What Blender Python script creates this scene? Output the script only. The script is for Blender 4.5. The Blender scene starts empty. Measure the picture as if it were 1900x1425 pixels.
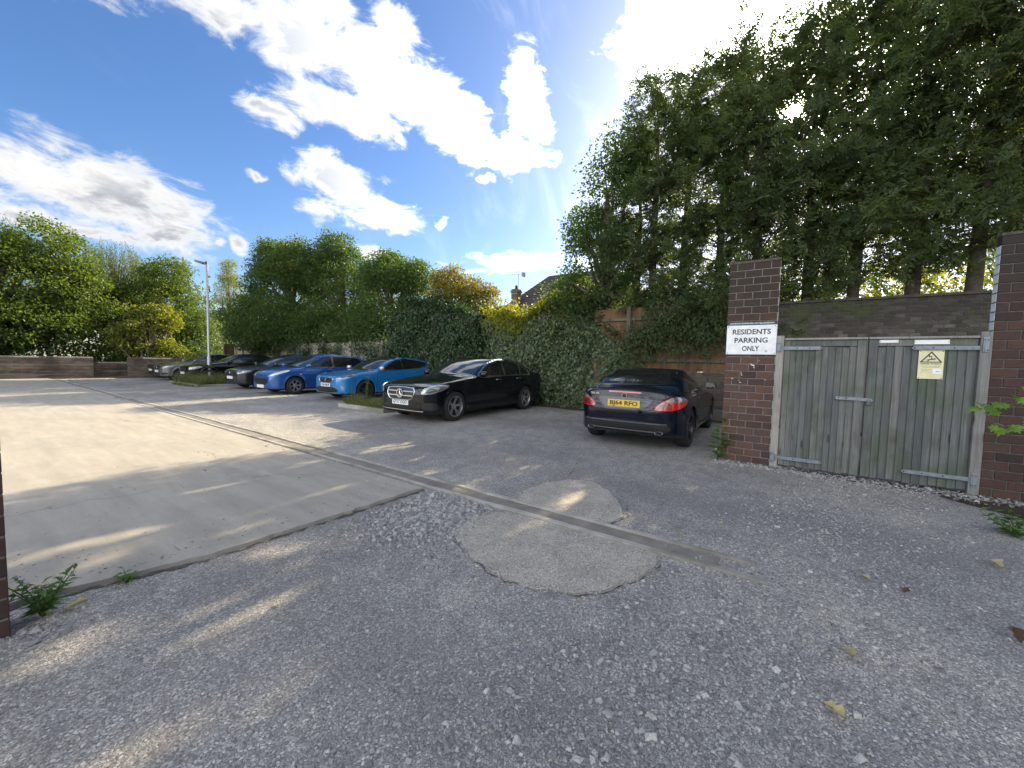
import bpy, math, random
import numpy as np
from mathutils import Matrix, Vector
from mathutils.geometry import delaunay_2d_cdt
R = math.radians
rng = np.random.default_rng(11)
random.seed(11)
SC = bpy.context.scene
COL = SC.collection

# ------------------------------------------------------------------ camera
CAM_H, PITCH, ROLL, YAW = 1.364, R(3.32), R(1.23), R(34.24)
cd = bpy.data.cameras.new("camera")
cd.sensor_fit = 'HORIZONTAL'
cd.sensor_width = 36.0
cd.lens = 36.0 * 714.0 / 1900.0
cd.clip_start = 0.05
cd.clip_end = 3000
cam = bpy.data.objects.new("camera", cd)
COL.objects.link(cam)
_f = Vector((math.cos(YAW) * math.cos(PITCH), math.sin(YAW) * math.cos(PITCH), -math.sin(PITCH)))
_r = Vector((math.sin(YAW), -math.cos(YAW), 0))
_u = _r.cross(_f)
_r2 = _r * math.cos(ROLL) + _u * math.sin(ROLL)
_u2 = _u * math.cos(ROLL) - _r * math.sin(ROLL)
cam.matrix_world = Matrix(((_r2.x, _u2.x, -_f.x, 0), (_r2.y, _u2.y, -_f.y, 0), (_r2.z, _u2.z, -_f.z, CAM_H), (0, 0, 0, 1)))
SC.camera = cam

# ------------------------------------------------------------------ exposure
SC.view_settings.view_transform = 'Standard'
SC.view_settings.look = 'None'
SC.view_settings.exposure = 2.5
SC.view_settings.gamma = 1.0
SC.view_settings.use_curve_mapping = False
SC.cycles.use_denoising = True
SC.cycles.max_bounces = 10
SC.cycles.diffuse_bounces = 4
SC.cycles.glossy_bounces = 4
SC.cycles.transmission_bounces = 6
SC.cycles.caustics_reflective = False
SC.cycles.caustics_refractive = False
SC.cycles.sample_clamp_indirect = 6.0

# ------------------------------------------------------------------ node helper
def N(nt, kind, ins=None, **props):
    n = nt.nodes.new('ShaderNode' + kind)
    for k, v in props.items():
        setattr(n, k, v)
    for k, v in (ins or {}).items():
        s = n.inputs[k]
        if isinstance(v, bpy.types.NodeSocket):
            nt.links.new(v, s)
        elif isinstance(v, bpy.types.Node):
            nt.links.new(v.outputs[0], s)
        else:
            s.default_value = v
    return n

def MATH(nt, op, a, b=None, c=None, clamp=False):
    d = {0: a}
    if b is not None: d[1] = b
    if c is not None: d[2] = c
    return N(nt, 'Math', d, operation=op, use_clamp=clamp).outputs[0]

def SMOOTH(nt, v, lo, hi, olo=0.0, ohi=1.0):
    return N(nt, 'MapRange', {0: v, 1: lo, 2: hi, 3: olo, 4: ohi}, interpolation_type='SMOOTHSTEP').outputs[0]

def MIX(nt, fac, a, b, blend='MIX'):
    n = N(nt, 'Mix', None, data_type='RGBA', blend_type=blend)
    for i, v in ((0, fac), (6, a), (7, b)):
        if isinstance(v, bpy.types.NodeSocket): nt.links.new(v, n.inputs[i])
        elif i and len(v) == 3: n.inputs[i].default_value = (*v, 1)
        else: n.inputs[i].default_value = v
    return n.outputs[2]

def RAMP(nt, v, stops):
    n = N(nt, 'ValToRGB', {0: v})
    e = n.color_ramp.elements
    while len(e) > 1: e.remove(e[-1])
    for i, (p, c) in enumerate(stops):
        x = e[0] if i == 0 else e.new(p)
        x.position = p
        x.color = (*c, 1) if len(c) == 3 else c
    return n.outputs[0]

# ------------------------------------------------------------------ sky and sun
SUN_EL, SUN_AZ = R(28.05), R(-0.4)
world = bpy.data.worlds.new("World")
SC.world = world
world.use_nodes = True
wt = world.node_tree
wt.nodes.clear()
SKY_STRENGTH, CLOUD_GAIN = 0.05, 1.0
gen = N(wt, 'TexCoord').outputs['Generated']
sky = N(wt, 'TexSky', None, sky_type='NISHITA', sun_disc=False, sun_elevation=SUN_EL, sun_rotation=R(90) - SUN_AZ,
        air_density=1.0, dust_density=0.7, ozone_density=2.2, altitude=60.0)
# cloud banks: (centre direction, long axis, half length, short axis, half width, weight)
CLOUDS = [
    (0.286, 0.771, 0.569, 0.9203, -0.3864, 0.0611, 0.0873, 0.267, 0.5062, -0.82, 0.0278, 1.0),
    (0.3786, 0.7287, 0.5706, 0.9164, -0.3819, -0.1203, 0.1324, 0.1303, 0.5684, -0.8123, 0.0502, 1.1),
    (0.4914, 0.667, 0.56, 0.8704, -0.3984, -0.2893, 0.1613, 0.0301, 0.6296, -0.7763, 0.0601, 1.2),
    (0.5833, 0.6143, 0.5315, 0.8123, -0.4367, -0.3867, 0.1457, -0.0055, 0.6573, -0.7536, 0.0639, 1.2),
    (0.6581, 0.5755, 0.4855, 0.7379, -0.6211, -0.264, 0.1033, 0.1496, 0.532, -0.8334, 0.0516, 1.2),
    (0.7154, 0.4536, 0.5315, 0.4015, -0.8894, 0.2188, 0.0375, 0.5719, 0.0569, -0.8183, 0.0806, 1.2),
    (0.7176, 0.5164, 0.4673, 0.6251, -0.7735, -0.1052, 0.1018, 0.3071, 0.3676, -0.8778, 0.0315, 1.0),
    (0.4657, 0.7346, 0.4935, 0.8725, -0.4744, -0.1171, 0.1178, 0.1481, 0.485, -0.8619, 0.0363, 1.1),
    (0.3758, 0.8048, 0.4595, 0.9005, -0.4342, 0.0241, 0.0621, 0.2189, 0.4047, -0.8879, 0.025, 1.0),
    (0.4883, 0.6152, 0.619, 0.5734, -0.7608, 0.3038, 0.0399, 0.6579, 0.2066, -0.7242, 0.0446, 0.9),
    (0.3963, 0.6894, 0.6063, 0.8066, -0.5769, 0.1287, 0.0614, 0.4385, 0.4381, -0.7847, 0.0235, 0.9),
    (0.0896, 0.9546, 0.284, 0.9866, -0.046, -0.1565, 0.0825, -0.1363, 0.2942, -0.946, 0.0399, 1.1),
    (0.1638, 0.9479, 0.2733, 0.9774, -0.1183, -0.1752, 0.1298, -0.1337, 0.2958, -0.9458, 0.0548, 1.2),
    (0.2381, 0.9397, 0.2455, 0.9596, -0.1885, -0.2091, 0.0842, -0.1502, 0.2854, -0.9466, 0.0497, 1.1),
    (0.0836, 0.9736, 0.2126, 0.9941, -0.0667, -0.0854, 0.0609, -0.0689, 0.2185, -0.9734, 0.0287, 1.0),
    (0.2322, 0.9505, 0.2066, 0.9523, -0.1789, -0.2473, 0.0524, -0.1981, 0.2542, -0.9467, 0.022, 0.9),
    (0.134, 0.9685, 0.21, 0.9909, -0.128, -0.0417, 0.0764, -0.0135, 0.2137, -0.9768, 0.0215, 0.7),
    (0.4767, 0.7921, 0.3811, 0.8682, -0.4921, -0.0633, 0.0892, 0.1374, 0.3611, -0.9224, 0.0372, 1.1),
    (0.5441, 0.7569, 0.362, 0.8388, -0.4999, -0.2155, 0.0776, 0.0179, 0.4209, -0.9069, 0.0208, 0.9),
    (0.5749, 0.7504, 0.3262, 0.7953, -0.6061, -0.0075, 0.1013, 0.1921, 0.2637, -0.9453, 0.0315, 1.1),
    (0.4612, 0.8282, 0.3185, 0.8559, -0.5098, 0.0863, 0.0423, 0.2338, 0.2328, -0.944, 0.022, 1.0),
    (0.338, 0.9155, 0.2183, 0.7951, -0.1537, -0.5867, 0.0211, -0.5035, 0.3719, -0.7798, 0.0162, 1.0),
    (0.359, 0.8655, 0.3494, 0.8918, -0.4285, 0.1453, 0.0182, 0.2755, 0.2594, -0.9256, 0.01, 0.8),
    (0.7131, 0.5647, 0.4155, 0.6298, -0.7763, -0.0258, 0.0185, 0.308, 0.2801, -0.9092, 0.0088, 0.7),
    (0.3039, 0.928, 0.2157, 0.9127, -0.2187, -0.345, 0.0114, -0.273, 0.3017, -0.9135, 0.0085, 0.8),
    (0.58, 0.7764, 0.2465, 0.8096, -0.583, -0.0686, 0.054, 0.0904, 0.2394, -0.9667, 0.0172, 0.9),
    (0.6748, 0.667, 0.3158, 0.4763, -0.7205, 0.504, 0.0166, 0.5637, -0.1897, -0.8039, 0.0106, 0.8),
    (0.7674, 0.4617, 0.4449, 0.5179, -0.8554, -0.0056, 0.0121, 0.378, 0.2347, -0.8956, 0.0128, 0.7),
    (0.7867, 0.1151, 0.6065, 0.2365, -0.9637, -0.1239, 0.1618, 0.5703, 0.2409, -0.7853, 0.0815, 1.3),
    (0.8278, -0.0322, 0.5601, 0.1685, -0.938, -0.3029, 0.1327, 0.5351, 0.3452, -0.771, 0.0834, 1.3),
    (0.7552, 0.2136, 0.6197, 0.2109, -0.9743, 0.0788, 0.0672, 0.6207, 0.0712, -0.7809, 0.0521, 0.8),
    (0.8747, -0.1231, 0.4687, 0.0435, -0.9434, -0.3289, 0.1575, 0.4826, 0.3081, -0.8199, 0.1299, 1.2),
    (0.1108, 0.9377, 0.3292, 0.932, 0.0169, -0.362, 0.0425, -0.345, 0.3469, -0.8721, 0.0168, 0.55),
    (0.1333, 0.9422, 0.3074, 0.9228, -0.0048, -0.3853, 0.028, -0.3616, 0.3351, -0.8701, 0.0104, 0.5),
    (0.8074, 0.5409, 0.2357, 0.5418, -0.8379, 0.0669, 0.1192, 0.2337, 0.0737, -0.9695, 0.018, 0.35),
    (0.6669, 0.061, 0.7426, 0.4223, -0.8521, -0.3093, 0.3261, 0.6139, 0.5199, -0.594, 0.0777, 1.1),
    (0.3944, 0.5358, 0.7466, 0.7877, -0.6156, 0.0257, 0.2045, 0.4733, 0.5779, -0.6648, 0.0641, 1.0),
    (0.1013, 0.8315, 0.5462, 0.9841, -0.1644, 0.0678, 0.0963, 0.1462, 0.5306, -0.8349, 0.0496, 1.0),
    (0.8107, -0.4305, 0.3968, -0.1785, -0.8272, -0.5329, 0.0848, 0.5576, 0.3612, -0.7474, 0.1079, 1.1),
]

sep = N(wt, 'SeparateXYZ', {0: gen})
n1 = N(wt, 'TexNoise', {'Vector': gen, 'Scale': 5.0, 'Detail': 2.0}).outputs['Color']
n2 = N(wt, 'TexNoise', {'Vector': gen, 'Scale': 22.0, 'Detail': 3.0}).outputs['Color']
def vadd(a, b): return N(wt, 'VectorMath', {0: a, 1: b}, operation='ADD').outputs[0]
def vma(a, s, o): return N(wt, 'VectorMath', {0: a, 1: (s, s, s), 2: (-s / 2 + o,) * 3}, operation='MULTIPLY_ADD').outputs[0]
warp = vadd(vadd(gen, vma(n1, 0.06, 0)), vma(n2, 0.045, 0))
mask = None
for q in CLOUDS:
    c, A, la, B, lb, w = q[0:3], q[3:6], q[6], q[7:10], q[10], q[11]
    M = Matrix((A, B, c)).transposed()
    if M.determinant() < 0:
        M = Matrix((A, [-x for x in B], c)).transposed()
    mp = N(wt, 'Mapping', {'Vector': warp, 'Location': c, 'Rotation': M.to_euler(), 'Scale': (la, lb, 0.6)}, vector_type='TEXTURE')
    ln = N(wt, 'VectorMath', {0: mp.outputs[0]}, operation='LENGTH').outputs['Value']
    m = MATH(wt, 'MULTIPLY_ADD', ln, -w, w)
    mask = m if mask is None else N(wt, 'Math', {0: mask, 1: m, 2: 0.18}, operation='SMOOTH_MAX').outputs[0]
flat = N(wt, 'VectorMath', {0: gen, 1: (1.0, 1.0, 2.2)}, operation='MULTIPLY').outputs[0]
fb = N(wt, 'TexNoise', {'Vector': flat, 'Scale': 12.0, 'Detail': 11.0, 'Roughness': 0.66, 'Distortion': 0.5}).outputs['Fac']
fb2 = N(wt, 'TexNoise', {'Vector': flat, 'Scale': 3.2, 'Detail': 6.0, 'Roughness': 0.55}).outputs['Fac']
# the rest of the sky (behind the viewer) carries added cloud, brighter to fill the shade
back = SMOOTH(wt, N(wt, 'VectorMath', {0: gen, 1: (0.83, 0.56, 0.0)}, operation='DOT_PRODUCT').outputs['Value'], 0.15, -0.25)
mback = MATH(wt, 'MULTIPLY', MATH(wt, 'MULTIPLY_ADD', fb2, 3.0, -1.10), back)
mask = MATH(wt, 'MAXIMUM', mask, MATH(wt, 'ADD', mback, MATH(wt, 'MULTIPLY_ADD', back, 1.0, -1.0)))
dens_raw = MATH(wt, 'ADD', mask, MATH(wt, 'MULTIPLY_ADD', fb, 2.8, -1.34))
cir_v = N(wt, 'Mapping', {'Vector': flat, 'Rotation': (0, 0, R(25)), 'Scale': (1.2, 5.0, 1.0)}).outputs[0]
cirrus = MATH(wt, 'MULTIPLY', SMOOTH(wt, N(wt, 'TexNoise', {'Vector': cir_v, 'Scale': 1.7, 'Detail': 8.0, 'Roughness': 0.6, 'Distortion': 0.6}).outputs['Fac'], 0.50, 0.80), 0.11)
dens = MATH(wt, 'MAXIMUM', SMOOTH(wt, dens_raw, -0.22, 0.72), cirrus)
thick = SMOOTH(wt, dens_raw, 0.30, 1.0)
sdir = (math.cos(SUN_EL) * math.cos(SUN_AZ), math.cos(SUN_EL) * math.sin(SUN_AZ), math.sin(SUN_EL))
sd = MATH(wt, 'MAXIMUM', N(wt, 'VectorMath', {0: gen, 1: sdir}, operation='DOT_PRODUCT').outputs['Value'], 0.0)
near = MATH(wt, 'POWER', sd, 6.0)
halo = MATH(wt, 'POWER', sd, 40.0)
disc = MATH(wt, 'POWER', sd, 4000.0)
fb3 = N(wt, 'TexNoise', {'Vector': flat, 'Scale': 6.0, 'Detail': 4.0, 'Roughness': 0.5, 'Distortion': 0.6}).outputs['Fac']
shade = MATH(wt, 'MULTIPLY', thick, SMOOTH(wt, MATH(wt, 'ADD', MATH(wt, 'MULTIPLY', fb3, 0.7), MATH(wt, 'MULTIPLY', fb, 0.3)), 0.36, 0.60))
shade = MATH(wt, 'MULTIPLY', shade, MATH(wt, 'SUBTRACT', 1.0, SMOOTH(wt, sd, 0.45, 0.9)))
front = SMOOTH(wt, N(wt, 'VectorMath', {0: gen, 1: sdir}, operation='DOT_PRODUCT').outputs['Value'], 0.2, -0.7)  # extra brightness for unseen cloud opposite the sun, added to lift the shade
base = MATH(wt, 'ADD', MATH(wt, 'MULTIPLY_ADD', shade, -0.10, 0.190), MATH(wt, 'MULTIPLY', front, 0.55))
lum = MATH(wt, 'ADD', base, MATH(wt, 'MULTIPLY_ADD', near, 1.3, MATH(wt, 'MULTIPLY', halo, 3.2)))
ccol = N(wt, 'VectorMath', {0: MIX(wt, shade, (1.0, 0.985, 0.95), (0.90, 0.95, 1.06))}, operation='SCALE')
wt.links.new(lum, ccol.inputs['Scale'])
glow = N(wt, 'VectorMath', {0: (1.0, 0.93, 0.80)}, operation='SCALE')
wt.links.new(MATH(wt, 'MULTIPLY_ADD', disc, 25.0, MATH(wt, 'MULTIPLY', MATH(wt, 'POWER', sd, 16.0), 0.075)), glow.inputs['Scale'])
skyc = N(wt, 'HueSaturation', {'Saturation': 1.20, 'Value': 0.68, 'Color': sky.outputs[0]}).outputs[0]
skyc = MIX(wt, 1.0, skyc, (0.98, 0.97, 1.07), 'MULTIPLY')
bg_sky = N(wt, 'Background', {'Color': skyc, 'Strength': SKY_STRENGTH})
bg_cl = N(wt, 'Background', {'Color': ccol.outputs[0], 'Strength': CLOUD_GAIN})
bg_gl = N(wt, 'Background', {'Color': glow.outputs[0], 'Strength': 1.0})
up = SMOOTH(wt, sep.outputs['Z'], 0.0, 0.06)
mixs = N(wt, 'MixShader', {0: MATH(wt, 'MULTIPLY', dens, up), 1: bg_sky.outputs[0], 2: bg_cl.outputs[0]})
adds = N(wt, 'AddShader', {0: mixs.outputs[0], 1: bg_gl.outputs[0]})
wo = N(wt, 'OutputWorld', {'Surface': adds.outputs[0]})
world.cycles.sampling_method = 'MANUAL'
world.cycles.sample_map_resolution = 1024

sl = bpy.data.lights.new("sun", 'SUN')
sl.energy = 2.2
sl.angle = R(0.5)
sl.color = (1.0, 0.82, 0.54)
sun = bpy.data.objects.new("sun", sl)
COL.objects.link(sun)
sun.rotation_euler = Vector(sdir).to_track_quat('Z', 'Y').to_euler()

# ------------------------------------------------------------------ object helpers
def mesh_np(name, V, F, mats=(), smooth=False, normals=None, fmat=None, attr=None):
    V = np.asarray(V, np.float32).reshape(-1, 3)
    me = bpy.data.meshes.new(name)
    me.vertices.add(len(V))
    me.vertices.foreach_set('co', V.ravel())
    if isinstance(F, np.ndarray):
        k = F.shape[1]
        tot = np.full(len(F), k, np.int32)
        idx = F.astype(np.int32).ravel()
    else:
        tot = np.array([len(f) for f in F], np.int32)
        idx = np.array([i for f in F for i in f], np.int32)
    st = np.concatenate([[0], np.cumsum(tot)[:-1]]).astype(np.int32)
    me.loops.add(len(idx))
    me.loops.foreach_set('vertex_index', idx)
    me.polygons.add(len(tot))
    me.polygons.foreach_set('loop_start', st)
    me.polygons.foreach_set('loop_total', tot)
    if fmat is not None:
        me.polygons.foreach_set('material_index', np.asarray(fmat, np.int32))
    me.polygons.foreach_set('use_smooth', np.full(len(tot), bool(smooth)))
    for m in (mats if isinstance(mats, (list, tuple)) else [mats]):
        me.materials.append(m)
    if attr is not None:
        a = me.attributes.new('rnd', 'FLOAT', 'FACE')
        a.data.foreach_set('value', np.asarray(attr, np.float32))
    me.update(calc_edges=True)
    if normals is not None:
        me.normals_split_custom_set_from_vertices(normals.tolist())
    return me

def put(name, me, parent=None, loc=(0, 0, 0), rot=(0, 0, 0), scale=(1, 1, 1), label=None, cat=None, group=None, kind=None):
    o = bpy.data.objects.new(name, me)
    COL.objects.link(o)
    o.location, o.rotation_euler, o.scale = loc, rot, scale
    if parent is not None: o.parent = parent
    if label: o['label'] = label
    if cat: o['category'] = cat
    if group: o['group'] = group
    if kind: o['kind'] = kind
    return o

def thing(name, label, cat, loc=(0, 0, 0), rz=0.0, group=None):
    return put(name, None, None, loc, (0, 0, rz), label=label, cat=cat, group=group)

class MB:
    """collects simple solids into one mesh"""
    def __init__(s): s.V, s.F, s.n = [], [], 0
    def add(s, V, F):
        s.V.extend([tuple(v) for v in V]); s.F.extend([tuple(i + s.n for i in f) for f in F]); s.n += len(V); return s
    def box(s, x0, x1, y0, y1, z0, z1, M=None):
        V = [(x0, y0, z0), (x1, y0, z0), (x1, y1, z0), (x0, y1, z0), (x0, y0, z1), (x1, y0, z1), (x1, y1, z1), (x0, y1, z1)]
        if M is not None: V = [M @ Vector(v) for v in V]
        return s.add(V, [(0, 3, 2, 1), (4, 5, 6, 7), (0, 1, 5, 4), (1, 2, 6, 5), (2, 3, 7, 6), (3, 0, 4, 7)])
    def bbox(s, x0, x1, y0, y1, z0, z1, b=0.004, M=None):
        """box with chamfered front edges (front = -y)"""
        V = [(x0, y0 + b, z0), (x1, y0 + b, z0), (x1, y0 + b, z1), (x0, y0 + b, z1),
             (x0 + b, y0, z0 + b), (x1 - b, y0, z0 + b), (x1 - b, y0, z1 - b), (x0 + b, y0, z1 - b),
             (x0, y1, z0), (x1, y1, z0), (x1, y1, z1), (x0, y1, z1)]
        if M is not None: V = [M @ Vector(v) for v in V]
        return s.add(V, [(4, 5, 6, 7), (0, 1, 5, 4), (1, 2, 6, 5), (2, 3, 7, 6), (3, 0, 4, 7),
                         (0, 8, 9, 1), (1, 9, 10, 2), (2, 10, 11, 3), (3, 11, 8, 0), (8, 11, 10, 9)])
    def tube(s, path, radii, seg=8, caps=True):
        P = [Vector(p) for p in path]
        if not hasattr(radii, '__len__'): radii = [radii] * len(P)
        V, F = [], []
        up = Vector((0.31, 0.17, 0.93))
        for i, p in enumerate(P):
            t = (P[min(i + 1, len(P) - 1)] - P[max(i - 1, 0)])
            t = t.normalized() if t.length > 1e-9 else Vector((0, 0, 1))
            a = t.cross(up)
            if a.length < 1e-3: a = t.cross(Vector((1, 0, 0)))
            a.normalize(); b = t.cross(a)
            for k in range(seg):
                th = 2 * math.pi * k / seg
                V.append(p + (a * math.cos(th) + b * math.sin(th)) * radii[i])
        for i in range(len(P) - 1):
            for k in range(seg):
                k2 = (k + 1) % seg
                F.append((i * seg + k, i * seg + k2, (i + 1) * seg + k2, (i + 1) * seg + k))
        if caps:
            F.append(tuple(range(seg - 1, -1, -1))); F.append(tuple((len(P) - 1) * seg + k for k in range(seg)))
        return s.add(V, F)
    def prism(s, pts, d0, d1, axis='y', M=None):
        """extrude a 2D outline; axis y: pts are (x,z) and run from y=d0 to d1; axis z: pts are (x,y)"""
        n = len(pts)
        f = (lambda p, d: (p[0], d, p[1])) if axis == 'y' else ((lambda p, d: (p[0], p[1], d)) if axis == 'z' else (lambda p, d: (d, p[0], p[1])))
        V = [f(p, d0) for p in pts] + [f(p, d1) for p in pts]
        if M is not None: V = [M @ Vector(v) for v in V]
        F = [tuple(range(n)), tuple(range(2 * n - 1, n - 1, -1))] + [(i, i + n, (i + 1) % n + n, (i + 1) % n) for i in range(n)]
        return s.add(V, F)
    def lathe(s, prof, seg=24, axis='y', c=(0, 0, 0), close=False):
        """prof: (radius, along)"""
        V, F = [], []
        for r_, a in prof:
            for k in range(seg):
                th = 2 * math.pi * k / seg
                u, v = r_ * math.cos(th), r_ * math.sin(th)
                V.append((c[0] + u, c[1] + a, c[2] + v) if axis == 'y' else ((c[0] + u, c[1] + v, c[2] + a) if axis == 'z' else (c[0] + a, c[1] + u, c[2] + v)))
        n = len(prof)
        for i in range(n if close else n - 1):
            i2 = (i + 1) % n
            for k in range(seg):
                k2 = (k + 1) % seg
                F.append((i * seg + k, i2 * seg + k, i2 * seg + k2, i * seg + k2))
        return s.add(V, F)
    def mesh(s, name, mats, smooth=False): return mesh_np(name, s.V, s.F, mats, smooth)
    def put(s, name, mats, parent=None, smooth=False, **kw): return put(name, s.mesh(name, mats, smooth), parent, **kw)

def text_mesh(name, s, size, mat, depth=0.0015, bold=0.0, spacing=1.0, width=None):
    """flat lettering in the local x-z plane, facing -y, centred on the origin"""
    cu = bpy.data.curves.new(name, 'FONT')
    cu.body = s; cu.size = size; cu.extrude = depth / 2; cu.offset = bold
    cu.align_x = 'CENTER'; cu.align_y = 'CENTER'; cu.space_character = spacing; cu.resolution_u = 3
    o = bpy.data.objects.new(name, cu)
    COL.objects.link(o)
    dg = bpy.context.evaluated_depsgraph_get()
    me = bpy.data.meshes.new_from_object(o.evaluated_get(dg))
    bpy.data.objects.remove(o); bpy.data.curves.remove(cu)
    co = np.empty(len(me.vertices) * 3, np.float32); me.vertices.foreach_get('co', co); co = co.reshape(-1, 3)
    if width is not None:
        w = co[:, 0].max() - co[:, 0].min(); co[:, 0] *= width / w
    out = np.stack([co[:, 0], -co[:, 2], co[:, 1]], 1)
    me.vertices.foreach_set('co', out.ravel().astype(np.float32))
    me.materials.clear(); me.materials.append(mat); me.name = name
    me.update()
    return me

# ------------------------------------------------------------------ materials
def new_mat(name):
    m = bpy.data.materials.new(name); m.use_nodes = True
    nt = m.node_tree
    b = nt.nodes['Principled BSDF']
    return m, nt, b

def setb(nt, b, **kw):
    names = dict(col='Base Color', rough='Roughness', metal='Metallic', spec='Specular IOR Level', coat='Coat Weight', coatr='Coat Roughness', normal='Normal', trans='Transmission Weight', alpha='Alpha', ior='IOR')
    for k, v in kw.items():
        s = b.inputs[names[k]]
        if isinstance(v, bpy.types.NodeSocket): nt.links.new(v, s)
        elif k == 'col': s.default_value = (*v[:3], 1)
        else: s.default_value = v

def plain(name, col, rough=0.5, metal=0.0, spec=0.5, coat=0.0, noise=0.0, nscale=20.0, bump=0.0):
    m, nt, b = new_mat(name)
    setb(nt, b, col=col, rough=rough, metal=metal, spec=spec, coat=coat)
    b.inputs['Coat Roughness'].default_value = 0.03
    if noise or bump:
        tc = N(nt, 'TexCoord').outputs['Object']
        nz = N(nt, 'TexNoise', {'Vector': tc, 'Scale': nscale, 'Detail': 5.0, 'Roughness': 0.6}).outputs['Fac']
        if noise:
            lo, hi = [c * (1 - noise) for c in col], [min(1, c * (1 + noise)) for c in col]
            setb(nt, b, col=RAMP(nt, nz, [(0.3, lo), (0.7, hi)]))
        if bump:
            setb(nt, b, normal=N(nt, 'Bump', {'Strength': bump, 'Distance': 0.01, 'Height': nz}).outputs[0])
    return m

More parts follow.
